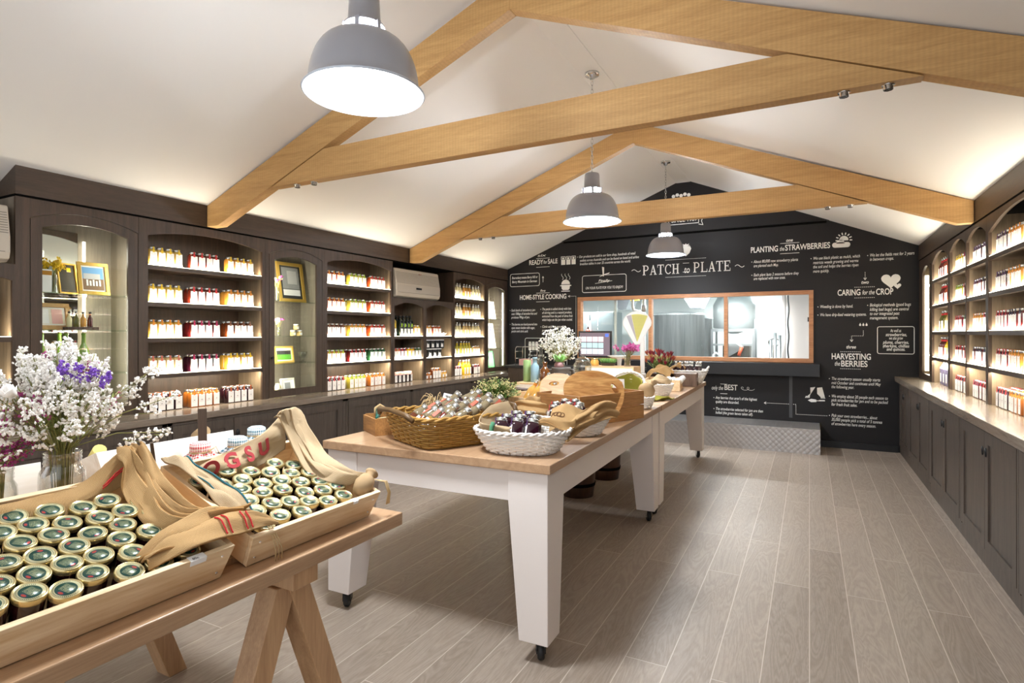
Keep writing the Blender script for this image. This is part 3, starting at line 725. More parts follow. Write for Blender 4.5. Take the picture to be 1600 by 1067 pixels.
def slab(q, ch, x, z, h, w):
    sc = lambda pts: [(x+a*w, z+b*h) for a, b in pts]
    bx = lambda a, b, c, d: flat(q, sc([(a, c), (b, c), (b, d), (a, d)]))
    def arc(cx, cz, ro, ri, a0, a1, sx=1, n=14):
        for i in range(n):
            t0, t1 = [math.radians(a0+(a1-a0)*k/n) for k in (i, i+1)]
            flat(q, sc([(cx+sx*ro*math.cos(t0), cz+ro*math.sin(t0)), (cx+sx*ro*math.cos(t1), cz+ro*math.sin(t1)), (cx+sx*ri*math.cos(t1)*.86, cz+ri*math.sin(t1)), (cx+sx*ri*math.cos(t0)*.86, cz+ri*math.sin(t0))]))
    if ch == 'P': bx(.14,.32,0,1); bx(.02,.46,0,.06); bx(.02,.14,.94,1); arc(.5,.71,.29,.21,-90,90,1.35); bx(.32,.52,.92,1); bx(.32,.52,.42,.5)
    if ch == 'A':
        flat(q, sc([(.46,1),(.56,1),(.94,.0),(.74,.0),(.47,.8)])); flat(q, sc([(.47,1),(.51,.86),(.2,.0),(.1,0)])); bx(.26,.74,.28,.36); bx(0,.32,0,.06); bx(.64,1.02,0,.06)
    if ch == 'T': bx(.42,.6,0,1); bx(.04,.98,.92,1); bx(.04,.1,.72,.92); bx(.92,.98,.72,.92); bx(.28,.74,0,.06)
    if ch == 'C': arc(.55,.5,.5,.42,40,320,.95,20); bx(.84,.92,.68,.98)
    if ch == 'H': bx(.12,.3,0,1); bx(.7,.88,0,1); bx(.3,.7,.46,.54); [bx(a,c,e,f) for a,c in ((.0,.42),(.58,1.)) for e,f in ((0,.06),(.94,1))]
    if ch == 'L': bx(.14,.32,0,1); bx(.02,.94,0,.08); bx(.02,.46,.94,1); bx(.88,.94,.08,.3)
    if ch == 'E': bx(.14,.32,0,1); bx(.02,.92,0,.08); bx(.02,.88,.92,1); bx(.86,.92,.08,.28); bx(.82,.88,.74,.92); bx(.32,.66,.46,.54); bx(.6,.66,.36,.64)
TB = {}
for lab, lines in BLOCKS:
    f = lines[0]; t = thing('wall_lettering', lab, 'lettering', (f[2], YB, f[3])); TB[f[1][:9]] = t
    for i, (kind, s, x, z, w, st) in enumerate(lines):
        if kind == 'slab':
            q = MB(); cw = w/5.0
            for k, ch in enumerate(s): slab(q, ch, x+k*cw, z, .148, cw*.93)
            part('title_word', q, CHALK, t, world=True)
        else: text_line('heading' if kind == 'head' else 'text_line', kind, s, x, z, w, st, t, cap=.105 if s == 'to' else None)
        if kind == 'p' and s[0].isupper() and not s.isupper() and 'Beeren' not in s and s not in ('Berry Mountain in German', 'Finally', 'Preserved', 'You can see it', 'Fresh'):
            part('bullet', flat(MB(), ring_pts(x-.022, z+.016, .006, n=8)[:-1]), CHALK, t, world=True)
def rule(key, *segs, dash=False):
    for sg in segs:
        q = MB(); (dashes if dash else stroke)(q, sg, .006); part('rule', q, CHALK, TB[key], world=True)
rule('six', [(-4.051, 2.757), (-3.806, 2.757)], [(-4.051, 2.613), (-3.806, 2.613)])
rule('five', [(-4.051, 2.181), (-3.806, 2.181)], [(-4.051, 2.036), (-3.806, 2.036)])
rule('one', [(-.357, 2.74), (-.121, 2.74)], [(-.357, 2.60), (-.121, 2.60)])
rule('two', [(.52, 2.107), (.752, 2.107)], [(.52, 1.969), (.752, 1.969)], dash=True)
rule('three', [(.36, 1.267), (.598, 1.267)], [(.36, 1.044), (.598, 1.044)], dash=True)
rule('PATCH', [(-1.913, 2.605), (-1.324, 2.605)], [(-1.913, 2.348), (-1.324, 2.348)], dash=True)
rule('PATCH', [(-1.66, 2.415), (-1.57, 2.415)], [(-1.66, 2.545), (-1.57, 2.545)])
rule('only the', [(-1.135, .782), (-1.04, .782)], [(-1.135, .645), (-1.04, .645)])
for x0, z0, x1 in ((-2.429, 2.47, -2.29), (-.937, 2.462, -.814)):
    part('flourish', stroke(MB(), [(x0+(x1-x0)*k/14, z0+.018*math.sin(k/14*2*PI)) for k in range(15)], .008), CHALK, TB['PATCH'], world=True)
part('flourish', stroke(MB(), [(-.86+.03*math.cos(k*.5)+.006*k, .73+.022*math.sin(k*.5)) for k in range(26)], .005), CHALK, TB['only the'], world=True)
part('text_frame', stroke(MB(), rbox(-4.54, -3.992, 2.306, 2.519), .008, closed=True), CHALK, TB['Beerenber'], world=True)
q = stroke(MB(), rbox(-3.234, -2.515, 2.162, 2.43), .008, closed=True); part('text_frame', q, CHALK, TB['Finally'], world=True)
part('rule', stroke(MB(), [(-3.02, 2.30), (-2.74, 2.335)], .006), CHALK, TB['Finally'], world=True)
q = MB()
for pts in ([(-2.892, 2.41), (-2.875, 2.41), (-2.87, 2.55), (-2.905, 2.56)], [(-2.88, 2.44), (-2.78, 2.465), (-2.79, 2.448), (-2.87, 2.425)], [(-2.89, 2.42), (-2.95, 2.40), (-2.93, 2.415), (-2.885, 2.44)]): flat(q, pts)
part('sprout_icon', q, CHALK, TB['Finally'], world=True)
part('text_frame', stroke(MB(), rbox(-4.259, -3.50, .95, 1.43), .008, closed=True), CHALK, TB['You can s'], world=True)
q = MB()
for k in range(3): x = -4.193+.062*k; flat(q, [(x, 1.227), (x+.052, 1.227), (x+.052, 1.345), (x, 1.345)]); flat(q, [(x+.004, 1.35), (x+.048, 1.35), (x+.048, 1.37), (x+.004, 1.37)])
part('jar_icon', q, CHALK, TB['You can s'], world=True)
q = stroke(MB(), rbox(.773, 1.162, 1.248, 1.592, .022), .008, closed=True); part('text_frame', q, CHALK, TB['As well a'], world=True)
def icon(name, q, lab): return tag(part(name, q, CHALK), lab, 'wall graphic')
q = MB()
for k in range(3):
    x = -3.6+.09*k; flat(q, [(x, 2.628), (x+.07, 2.628), (x+.07, 2.71), (x, 2.71)]); stroke(q, [(x, 2.71), (x, 2.76), (x+.07, 2.76), (x+.07, 2.71)], .008); flat(q, [(x+.018, 2.715), (x+.05, 2.715), (x+.05, 2.745), (x+.018, 2.745)])
icon('bottle_graphic', q, 'white icon of three bottles beside READY for SALE')
q = stroke(MB(), [(-3.927, 2.36), (-3.927, 2.455)], .008); arrow_head(q, -3.927, 2.457, 90, .03); icon('arrow_graphic', q, 'small white upward arrow beside the boxed text at left')
q = MB(); flat(q, [(-3.60, 2.30), (-3.59, 2.235), (-3.57, 2.215), (-3.475, 2.215), (-3.455, 2.235), (-3.445, 2.30)]); flat(q, ring_pts(-3.5225, 2.31, .075, 0, 180, 10, 1)); flat(q, [(-3.62, 2.28), (-3.60, 2.28), (-3.60, 2.295), (-3.62, 2.295)]); flat(q, [(-3.445, 2.28), (-3.425, 2.28), (-3.425, 2.295), (-3.445, 2.295)])
stroke(q, [(-3.60, 2.198), (-3.45, 2.196)], .012)
for k in range(3): stroke(q, [(-3.58+.06*k+.016*math.sin(i*.7), 2.385+.012*i) for i in range(9)], .007)
icon('pot_graphic', q, 'white icon of a steaming pot above HOME-STYLE COOKING')
q = dashes(MB(), [(-3.47, 2.112), (-3.344, 2.112), (-3.344, 1.15)]); arrow_head(q, -3.475, 2.112, 180, .03); icon('arrow_graphic', q, 'dotted white arrow along the left of the kitchen window')
q = MB(); flat(q, [(-1.618, 2.645), (-1.67, 2.69), (-1.695, 2.755), (-1.68, 2.79), (-1.618, 2.80), (-1.555, 2.79), (-1.54, 2.755), (-1.565, 2.69)]); flat(q, [(-1.618, 2.795), (-1.68, 2.80), (-1.65, 2.812), (-1.67, 2.83), (-1.63, 2.818), (-1.618, 2.835), (-1.605, 2.818), (-1.565, 2.83), (-1.585, 2.812), (-1.555, 2.80)])
icon('strawberry_graphic', q, 'white strawberry icon above the big title')
q = MB(); flat(q, ring_pts(.30, 2.672, .034, 90, 270, 8)+ring_pts(.44, 2.67, .034, -90, 90, 8)); flat(q, ring_pts(.36, 2.69, .05, 0, 180, 10)); flat(q, ring_pts(.40, 2.735, .052, -10, 190, 12))
for k in range(8):
    a = math.radians(-5+k*27); stroke(q, [(.40+.066*math.cos(a), 2.735+.066*math.sin(a)), (.40+.095*math.cos(a), 2.735+.095*math.sin(a))], .014)
icon('sun_graphic', q, 'white sun and cloud icon beside PLANTING the STRAWBERRIES')
def heart(q, cx, cz, s): return flat(q, [(cx+s*.0325*16*math.sin(t)**3, cz+s*.0325*(13*math.cos(t)-5*math.cos(2*t)-2*math.cos(3*t)-math.cos(4*t))) for t in [2*PI*k/28 for k in range(28)]])
icon('heart_graphic', heart(MB(), .917, 2.18, .2), 'large white heart icon beside CARING for the CROP')
icon('heart_graphic', heart(MB(), .988, 2.108, .075), 'small white heart icon below the large heart')
q = dashes(MB(), [(.638, 2.30), (.638, 2.21)]); arrow_head(q, .638, 2.2, -90); icon('arrow_graphic', q, 'short dotted white arrow pointing down to CARING for the CROP')
for k, nm in enumerate(('left', 'middle', 'right')):
    x = .584+.035*k; icon('drop_graphic', flat(MB(), [(x, 1.645)]+ring_pts(x, 1.615, .012, 150, 390, 10)), f'white water drop icon, {nm} one of three')
q = dashes(MB(), [(.619, 1.543), (.619, 1.475), (.488, 1.475), (.488, 1.41)]); arrow_head(q, .488, 1.40, -90); icon('arrow_graphic', q, 'stepped dotted white arrow pointing down to HARVESTING')
q = MB()
for x, s in ((.04, -1), (.12, 1)):
    flat(q, [(x-.03, .78), (x+.03, .79), (x+.045*s+.012, .68), (x+.05*s+.012, .655), (x+.05*s-.03, .65), (x-.028, .70)])
    for k in range(3): stroke(q, [(x+.045*s-.03+.018*k, .665), (x+.055*s-.032+.019*k, .64)], .012)
icon('glove_graphic', q, 'white icon of a pair of gloves beside the berry text')
q = MB(); flat(q, [(-.02, .608), (.02, .585), (.08, .59), (.085, .605), (.08, .622), (.02, .63)]); stroke(q, [(.085, .607), (.12, .608)], .008); stroke(q, [(.115, .61), (.183, .613)], .016); icon('trowel_graphic', q, 'white trowel icon below the gloves')
q = dashes(MB(), [(.21, .413), (-.162, .411), (-.163, .544), (-.55, .543)]); arrow_head(q, -.558, .543, 180); icon('arrow_graphic', q, 'dotted white arrow stepping left to the only the BEST text')
# banner on the raised gable board
yb_ = YB-.0315; t = thing('wall_lettering', 'white SINCE 1969 banner on the gable, behind the far collar tie', 'lettering', (-1.824, yb_, 3.15))
text_line('text_line', 'head', 'SINCE 1969', -1.824, 3.153, .367, '', t, y=yb_, cap=.06)
q = MB()
for a in ([(-1.86, 3.12), (-1.43, 3.12), (-1.43, 3.24), (-1.86, 3.24), (-1.86, 3.12)], [(-1.43, 3.10), (-1.37, 3.085), (-1.39, 3.14), (-1.37, 3.20), (-1.43, 3.20)], [(-1.86, 3.10), (-1.92, 3.085), (-1.90, 3.14), (-1.92, 3.20), (-1.86, 3.20)]): stroke(q, a, .008, yb_)
part('ribbon_outline', q, CHALK, t, world=True)
q = MB(); 
for k in range(5): flat(q, ring_pts(-1.79+.055*k, 3.54+.015*(k % 2), .026, n=10)[:-1], yb_)
part('crest', q, CHALK, t, world=True)
bpy.context.view_layer.update()
for o, w in fonts:
    bw = max(v[0] for v in o.bound_box)-min(v[0] for v in o.bound_box)
    if bw > 1e-4: o.scale = (w/bw, 1, 1)
def fonts_to_mesh():
    """every piece of lettering becomes a plain mesh object"""
    bpy.context.view_layer.update(); dg = bpy.context.evaluated_depsgraph_get()
    for o in [o for o in C.objects if o.type == 'FONT']:
        me = bpy.data.meshes.new_from_object(o.evaluated_get(dg)); nm = o.name; o.name = nm+'_old'
        n = bpy.data.objects.new(nm, me); C.objects.link(n); n.parent = o.parent; n.location = o.location; n.rotation_euler = o.rotation_euler; n.scale = o.scale
        bpy.data.objects.remove(o)
# ------------------------------------------------------------------ ledge and tread-plate step under the window
t = tag(part('window_ledge', MB().box(-3.4, .123, YB-.16, YB-.001, .934, 1.105), BLACKS, bev=.004), 'deep satin black ledge box under the kitchen window', 'ledge')
m, nt, b = new_mat('tread_plate'); L = nt.links.new
tc = N(nt, 'ShaderNodeTexCoord'); b.inputs['Base Color'].default_value = srgb(186, 182, 180); b.inputs['Metallic'].default_value = .75; b.inputs['Roughness'].default_value = .38
hs = []
for ang in (.785, -.785):
    mp = N(nt, 'ShaderNodeMapping'); mp.inputs['Rotation'].default_value = (ang, ang, ang) if False else (0, ang, 0); L(tc.outputs['Object'], mp.inputs[0])
    w = N(nt, 'ShaderNodeTexVoronoi', feature='F1'); w.inputs['Scale'].default_value = 20; w.inputs['Randomness'].default_value = 0
    L(mp.outputs[0], w.inputs['Vector']); hs.append(w)
mn = N(nt, 'ShaderNodeMath', operation='MINIMUM'); L(hs[0].outputs['Distance'], mn.inputs[0]); L(hs[1].outputs['Distance'], mn.inputs[1])
bp = N(nt, 'ShaderNodeBump', invert=True); bp.inputs['Strength'].default_value = .7; bp.inputs['Distance'].default_value = .012; L(mn.outputs[0], bp.inputs['Height']); L(bp.outputs[0], b.inputs['Normal'])
t = thing('step_box', 'long tread-plate metal step along the foot of black wall', 'step', (-1.4, 8.2, 0))
part('riser', MB().box(-2.95, .12, 8.02, 8.026, 0, .30).box(.114, .12, 8.026, YB-.005, 0, .30).box(-2.95, -2.944, 8.026, YB-.005, 0, .30), m, t, world=True)
part('tread', MB().box(-2.95, .12, 8.02, YB-.005, .3005, .312), m, t, world=True, bev=.003)
# ------------------------------------------------------------------ jam kitchen behind the window
KY0, KY1 = YB+.16, 12.9
struct('wall_kitchen_back', MB().box(-6, 1.2, KY1, KY1+.1, 0, 2.5), KWALL)
struct('wall_kitchen_left', MB().box(-6.1, -6, KY0, KY1, 0, 2.5), KWALL)
struct('wall_kitchen_right', MB().box(.62, .72, KY0, KY1, 0, 2.5), KWALL)
struct('ceiling_kitchen', MB().box(-6, .7, KY0, KY1, 2.36, 2.46), plain('kitchen_ceiling', (196, 206, 206), .5))
struct('floor_kitchen', MB().box(-6, .7, KY0, KY1, -.1, 0), plain('kitchen_floor', (150, 152, 150), .4))
for (x0, x1, y, z, lb) in ((-1.50, -.70, 10.5, 2.19, 'bright fluorescent ceiling light behind the middle window post'), (-1.35, -.70, 12.0, 2.27, 'second fluorescent ceiling light deeper in the kitchen'), (-4.6, -3.7, 11.0, 2.27, 'fluorescent ceiling light over the left of the kitchen'), (-2.7, -1.2, 9.25, 2.29, 'added unseen light above the kitchen window head, brightening the tanks')):  # last entry: added fixture, hidden above the window, to brighten the tank front
    t = thing('ceiling_light', lb, 'ceiling light', ((x0+x1)/2, y, z))
    part('housing', MB().box(x0, x1, y-.06, y+.06, z+.03, 2.358), KWALL, t, world=True)
    part('tube', MB().cyl((x0+.02, y, z), (x1-.02, y, z), .03), TUBEL, t, world=True)
    area('kitchen_light', ((x0+x1)/2, y, z-.04), (0, 0, 0), x1-x0, .1, 24, (.96, .98, 1))
brushed = wood('brushed_tank_steel', (150, 158, 160), (214, 218, 218), (6, 6, .15), .3, 2, bump=.05)
brushed.node_tree.nodes['Principled BSDF'].inputs['Metallic'].default_value = .35
def tank(x, y, r, z0, z1, label):
    t = thing('steel_tank', label, 'tank', (x, y, 0))
    part('vessel', MB().lathe([(.05, z0-.06), (r*.6, z0-.04), (r, z0), (r, z1-.03), (r+.012, z1-.03), (r+.012, z1), (r*.9, z1+.02), (.02, z1+.05)], seg=40), brushed, t)
    for k in range(3):
        a = 2*PI*k/3+.5; part('leg', MB().cyl((r*.8*math.cos(a), r*.8*math.sin(a), 0), (r*.8*math.cos(a), r*.8*math.sin(a), z0+.02), .025), STEEL, t)
tank(-2.10, 10.6, .44, .35, 1.86, 'large brushed steel tank seen through the middle window pane')
tank(-1.92, 12.0, .20, .3, 1.82, 'slimmer steel tank beside the large one')
t = thing('steel_hopper', 'pale steel hopper on a stand behind right window pane', 'tank', (-1.27, 11.6, 0))
part('vessel', MB().lathe([(.06, 1.50), (.38, 1.62), (.38, 2.05), (.30, 2.2), (.05, 2.24)], seg=36), plain('pale_steel', (214, 220, 220), .35, .4), t)
for sx in (-.36, .36):
    for sy in (-.3, .3): part('leg', MB().box(sx-.022, sx+.022, sy-.022, sy+.022, 0, 1.6), STEEL, t)
part('brace', MB().box(-.38, .38, -.32, -.28, 1.54, 1.6), STEEL, t); part('brace', MB().box(-.38, .38, -.32, -.28, 1.28, 1.32), STEEL, t); part('brace', MB().box(-.38, .38, -.32, -.28, .8, .84), STEEL, t)
t = thing('mixing_machine', 'dark kitchen machine under the steel hopper', 'machine', (-1.2, 12.3, 0))
dgrey = plain('machine_grey', (96, 92, 86), .5)
part('body', MB().box(-.35, .16, -.15, .25, 0, 1.3), dgrey, t, bev=.02); part('chute', MB().prism([(-.3, -.16, 1.0), (.05, -.16, 1.22), (.05, -.16, 1.3), (-.3, -.16, 1.3)], (0, -.1, 0)), STEEL, t)
t = thing('spray_gun', 'small orange and white spray gun hanging on the hopper stand', 'tool', (-1.15, 11.22, 1.1))
part('grip', MB().cyl((0, 0, 0), (.05, 0, .16), .03), plain('orange_grip', (214, 96, 66), .5), t); part('nozzle', MB().cyl((.05, 0, .16), (-.06, 0, .26), .022), PAPER, t)
for x, z0, z1, lb in ((-.94, 0, 1.78, 'grey steel post right of the hopper'),): tag(part('steel_post', MB().box(x+.03, x+.07, 11.48, 11.52, z0, z1), STEEL), lb, 'post')
t = thing('pallet_jack', 'grey pallet jack with a looped handle before the white panel', 'pallet jack', (-.60, 12.1, 0))
part('handle', MB().tube([(.10*math.cos(a), 0, 1.34+.07*math.sin(a)) for a in [2*PI*k/16 for k in range(16)]], .014, 6, closed=True), dgrey, t)
part('shaft', MB().cyl((-.02, 0, 1.28), (-.02, 0, .2), .016).cyl((.03, 0, 1.28), (.03, 0, .2), .016), dgrey, t); part('fork', MB().box(-.25, -.1, -.5, .4, .04, .12).box(.1, .25, -.5, .4, .04, .12).box(-.25, .25, .4, .5, .04, .22), dgrey, t)
for k, (x, z1, c) in enumerate(((-.60, 1.40, 'left'), (-.53, 1.52, 'middle'), (-.46, 1.48, 'right'))):
    tag(part('steel_pipe', MB().cyl((x, 11.0, 0), (x, 11.0, z1), .026), STEEL), f'upright steel pipe behind the right pane, {c} one of three', 'pipe', 'upright pipes in the kitchen')
t = thing('service_column', 'pinkish service column with a black hose beside the kitchen door', 'column', (-.40, 11.2, 0))
pinkw = plain('pinkish_white', (236, 222, 216), .5)
part('column', MB().cyl((0, 0, 0), (0, 0, 2.35), .035), pinkw, t); part('hose', MB().tube([(.07+.008*math.sin(k*.8), 0, .4+.06*k) for k in range(32)], .013), BLACKS, t)
dr = struct('door_1', MB().box(-.33, .0, 11.55, 11.60, .0, 2.0), pinkw); struct('hinge', MB().box(-.03, .03, 11.53, 11.549, 1.72, 1.80), BLACKS, dr)
struct('trim_11', MB().box(.0, .6, 11.55, 11.60, 0, 2.3).box(-.40, .0, 11.55, 11.60, 2.0, 2.3), pinkw)
struct('window_2', MB().box(.09, .17, 11.53, 11.548, 1.1, 1.9), plain('dark_slot_glass', (60, 72, 84), .1), None)
# left part of the kitchen
t = thing('steel_cupboard', 'tall grey steel cupboard behind the left window pane', 'cupboard', (-3.95, 11.4, 0))
part('body', MB().box(-.55, .45, -.25, .35, .0, 1.95), plain('cool_grey_steel', (164, 176, 178), .35, .5), t, bev=.01); part('door_gap', MB().box(-.055, -.045, -.253, -.2505, .05, 1.9), GAP, t); part('handle', MB().box(-.03, -.015, -.275, -.2505, .9, 1.2), CHROME, t)
t = thing('fire_extinguisher', 'small red fire extinguisher seen at the left window edge', 'fire extinguisher', (-4.02, 11.09, 1.35))
part('cylinder', MB().lathe([(.05, 0), (.055, .02), (.055, .20), (.03, .24), (.012, .25)], seg=16), plain('signal_red', (206, 66, 46), .4), t); part('valve', MB().lathe([(.014, .25), (.02, .26), (.012, .31)], seg=10), BLACKS, t); part('wall_plate', MB().box(-.04, .04, .055, .062, -.02, .42), PAPER, t)
tag(part('steel_post', MB().box(-2.87, -2.83, 9.18, 9.22, 0, 2.355), STEEL), 'slim steel post behind the left window pane', 'post')
t = thing('steam_pipe', 'white vertical pipe with an elbow beside the left window post', 'pipe', (-2.33, 9.0, 0))
part('riser', MB().cyl((0, 0, 0), (0, 0, 2.355), .03), KWALL, t); part('elbow', MB().tube([(-.02, 0, 1.86), (-.1, 0, 1.86), (-.16, 0, 1.88), (-.18, 0, 1.94), (-.18, 0, 2.08)], .022), KWALL, t); part('valve', MB().lathe([(.04, 1.84), (.045, 1.9), (.04, 1.96)], seg=12), STEEL, t)
t = thing('stop_switch', 'yellow emergency stop box with a red button', 'switch', (-2.58, 9.40, 2.05)); part('box', MB().box(-.07, .07, -.04, .04, 0, .14), plain('safety_yellow', (240, 206, 60), .5), t, bev=.006); part('button', MB().cyl((-.02, -.041, .07), (-.02, -.07, .07), .035), plain('button_red', (216, 60, 44), .4), t)
part('bracket', MB().box(-.015, .015, -.01, .01, .14, .305), STEEL, t)
for x, w, lb in ((-3.0, .5, 'angled steel extraction chute above the weighing scale'), (-1.75, .6, 'angled steel extraction chute above the large tank')):
    t = thing('extraction_hood', lb, 'hood', (x, 10.0, 2.0))
    part('chute', MB().prism([(-w/2, 0, .355), (w/2, 0, .355), (w*.18, 0, -.06), (-.05, 0, -.06)], (0, .5, 0)), plain('bright_steel', (206, 214, 222), .25, .5) if 'bright_steel' not in MATS else MATS['bright_steel'], t)
    part('seam', MB().box(-w/2, w/2, -.012, -.001, .30, .315), STEEL, t)
t = thing('small_tap', 'small white tap fitting on the kitchen bench behind sill', 'tap', (-1.35, 9.4, 1.08)); part('bench', MB().box(-1.2, 1.3, -.1, .4, -.05, 0), STEEL, t); part('spout', MB().tube([(0, .1, .001), (0, .1, .09), (.04, .1, .12), (.08, .1, .10), (.09, .1, .05)], .014), KWALL, t)
for k in (0, 1): part('leg', MB().box(-1.18+2.42*k, -1.14+2.42*k, .3, .34, -1.08, -.05), STEEL, t)
# ------------------------------------------------------------------ the two white tables on castors
TH = .918; TR = math.radians(1.2); TO = Vector((-1.018, 2.32, 0))
def tw(a, b, z=0):
    """table frame: a = metres left of the right edge, b = metres from the near edge"""
    return Vector((TO.x-a*math.cos(TR)-b*math.sin(TR), TO.y-a*math.sin(TR)+b*math.cos(TR), z))
def work_table(b0, length, label):
    t = thing('display_table', label, 'table', tw(0, b0), TR); w = 1.345
    part('tabletop', MB().box(-w, 0, 0, length, TH-.045, TH), OAKTOP, t, bev=.004)
    for nm, bx in (('apron', (-w+.12, -.12, .03, .055)), ('apron', (-w+.12, -.12, length-.055, -.03+length))):
        part(nm, MB().box(bx[0], bx[1], bx[2], bx[3], TH-.19, TH-.0455), CREAM, t)
    for x in (-.055, -w+.03): part('apron', MB().box(x, x+.025, .12, length-.12, TH-.19, TH-.0455), CREAM, t)
    for x0, x1, sx in ((-.22, -.02, 1), (-w+.02, -w+.22, -1)):
        for y0, y1, sy in ((.02, .22, -1), (length-.22, length-.02, 1)):
            q = MB(); zb = .095; k = .055
            tp = [(x0, y0), (x1, y0), (x1, y1), (x0, y1)]
            bt = [(x0+(k if sx > 0 else 0), y0+(k if sy > 0 else 0)), (x1-(k if sx < 0 else 0), y0+(k if sy > 0 else 0)), (x1-(k if sx < 0 else 0), y1-(k if sy < 0 else 0)), (x0+(k if sx > 0 else 0), y1-(k if sy < 0 else 0))]
            zs = [(tp, TH-.0455), (tp, TH-.19), (bt, zb)]; V = [[q.bm.verts.new((x, y, z)) for x, y in r] for r, z in zs]
            for i in range(2):
                for j in range(4): q.bm.faces.new([V[i][j], V[i][(j+1) % 4], V[i+1][(j+1) % 4], V[i+1][j]])
            q.bm.faces.new(V[0]); q.bm.faces.new(V[2])
            leg = part('leg', q, CREAM, t, bev=.004)
            cx = sum(p[0] for p in bt)/4; cy = sum(p[1] for p in bt)/4
            M = Matrix.Translation((cx+.012, cy-.012, .0425)) @ Matrix.Rotation(.5, 4, 'Z') @ Matrix.Rotation(PI/2, 4, 'Y')
            q = MB().lathe([(.012, -.015), (.036, -.015), (.042, -.009), (.042, .009), (.036, .015), (.012, .015)], seg=24, M=M)
            part('castor_wheel', q, RUBBER, leg)
            q = MB(); M2 = Matrix.Translation((cx+.012, cy-.012, 0)) @ Matrix.Rotation(.5, 4, 'Z')
            q.box(-.022, -.0175, -.02, .026, .034, .0855, M2); q.box(.0175, .022, -.02, .026, .034, .0855, M2); q.box(-.022, .022, -.02, .026, .0856, .0945, M2); q.cyl(M2 @ Vector((-.024, 0, .0425)), M2 @ Vector((.024, 0, .0425)), .006)
            part('castor_fork', q, CHROME if sy > 0 else BLACKS, leg)
    return t
work_table(0, 2.36, 'white table on castors with oak top, nearest of the two')
work_table(2.375, 2.60, 'white table on castors with oak top, nearest the black wall')
def barrel(x, y, r, h, label):
    t = thing('wooden_barrel', label, 'barrel', (x, y, 0))
    part('staves', MB().lathe([(r*.86, 0), (r*.95, h*.2), (r, h*.5), (r*.95, h*.8), (r*.88, h), (r*.82, h), (r*.82, h-.03), (.01, h-.03)], seg=28), DARKW, t)
    for z in (.10, h-.1): part('hoop', MB().lathe([(r*.93+.004, z), (r*.965+.004, z+.03)], seg=28, caps=False), GAP, t, solid=.004)
barrel(-1.92, 5.02, .165, .56, 'dark wooden barrel under the far white table, nearer one')
barrel(-1.90, 5.75, .165, .56, 'dark wooden barrel under the far white table, farther one')
# ------------------------------------------------------------------ trestle table at lower left
ZT = .82
t = thing('trestle_table', 'blond oak trestle table at lower left carrying the jar crates', 'table', (-2.05, .6, 0))
part('tabletop', MB().box(-2.72, -1.378, -.75, 1.742, ZT-.048, ZT), OAKTOP, t, world=True, bev=.004)
def trestle(y):
    q = MB().box(-2.62, -1.40, y-.05, y+.05, ZT-.048-.062, ZT-.049); part('crossbar', q, OAKLEG, t, world=True, bev=.004)
    zt = ZT-.048-.063
    for x in (-1.50, -2.52):
        for sy in (-1, 1):
            h = .040
            pts = [(x-.045, y+sy*.02-h, zt), (x-.045, y+sy*.02+h, zt), (x-.045, y+sy*.27+h, 0), (x-.045, y+sy*.27-h, 0)]
            part('leg', MB().prism(pts, (.09, 0, 0) if sy > 0 else (.085, 0, 0)), OAKLEG, t, world=True, bev=.003)
trestle(1.29); trestle(.05)
AL = math.radians(20); DV = Vector((-math.cos(AL), 0, math.sin(AL))); NV = Vector((math.sin(AL), 0, math.cos(AL))); OX = -1.455
s_, c_ = math.sin(AL), math.cos(AL)
q = MB().prism([(OX-.06, -.5, ZT), (OX-.06, -.5, ZT+.06*s_/c_-.004), (OX-.41, -.5, ZT+.41*s_/c_-.004), (OX-.43, -.5, ZT+.11), (-2.22, -.5, ZT+.11), (-2.25, -.5, ZT+.41*s_/c_-.004), (-2.60, -.5, ZT+.06*s_/c_-.004), (-2.60, -.5, ZT)], (0, 2.10, 0))
part('sloped_riser', q, OAKLEG, t, world=True)
def cl(D, Y, h): return Vector((OX, Y, ZT))+DV*D+NV*h
# ------------------------------------------------------------------ tilted pine crates
def pine_crate(yc, hw, label, rows=True, mat=PINE, depth=.455, h=.105, flip=False, lift=.002):
    t = thing('pine_crate', label, 'crate', (OX if not flip else -4.105-OX, yc, ZT+lift))
    yv = Vector((0, -1, 0)); R = Matrix((DV, yv, NV)).transposed()
    if flip: R = Matrix.Rotation(PI, 3, 'Z') @ R
    t.rotation_euler = R.to_euler()
    e = .016; k = .012
    part('front_board', MB().prism([(0, -hw, 0), (0, hw, 0), (-k, hw+k, h), (-k, -hw-k, h)], (e, 0, 0)), mat, t, bev=.0015)
    part('back_board', MB().prism([(depth-e, -hw, 0), (depth-e, hw, 0), (depth-e, hw+k, h), (depth-e, -hw-k, h)], (e, 0, 0)), mat, t, bev=.0015)
    for sy in (-1, 1): part('end_board', MB().prism([(e+.0005, sy*hw, 0), (depth-e-.0005, sy*hw, 0), (depth-e-.0005, sy*(hw+k), h), (e-k+.0005, sy*(hw+k), h)], (0, -sy*e, 0)), PINEX if mat is PINE else mat, t)
    part('base_board', MB().box(e+.001, depth-e-.001, -hw+e+.001, hw-e-.001, 0, .010), mat, t)
    for sy in (-1, 1):
        for z in (.025, .08): part('nail', MB().cyl((-k*z/h-.002, sy*(hw-.02), z), (.004, sy*(hw-.02), z), .0035, seg=8), CHROME, t)
    return t
CA = pine_crate(.735, .300, 'tilted pine crate of green-lidded jars at lower left, nearest the camera')
CB = pine_crate(1.378, .262, 'tilted pine crate of green-lidded jars in front of white table')
CC = pine_crate(1.395, .262, 'whitewashed pine crate seen from behind, beyond the gingham jars', mat=PALEW, flip=True)
CD = pine_crate(.66, .285, 'whitewashed pine crate seen from behind, beyond the flower jar', mat=PALEW, flip=True)
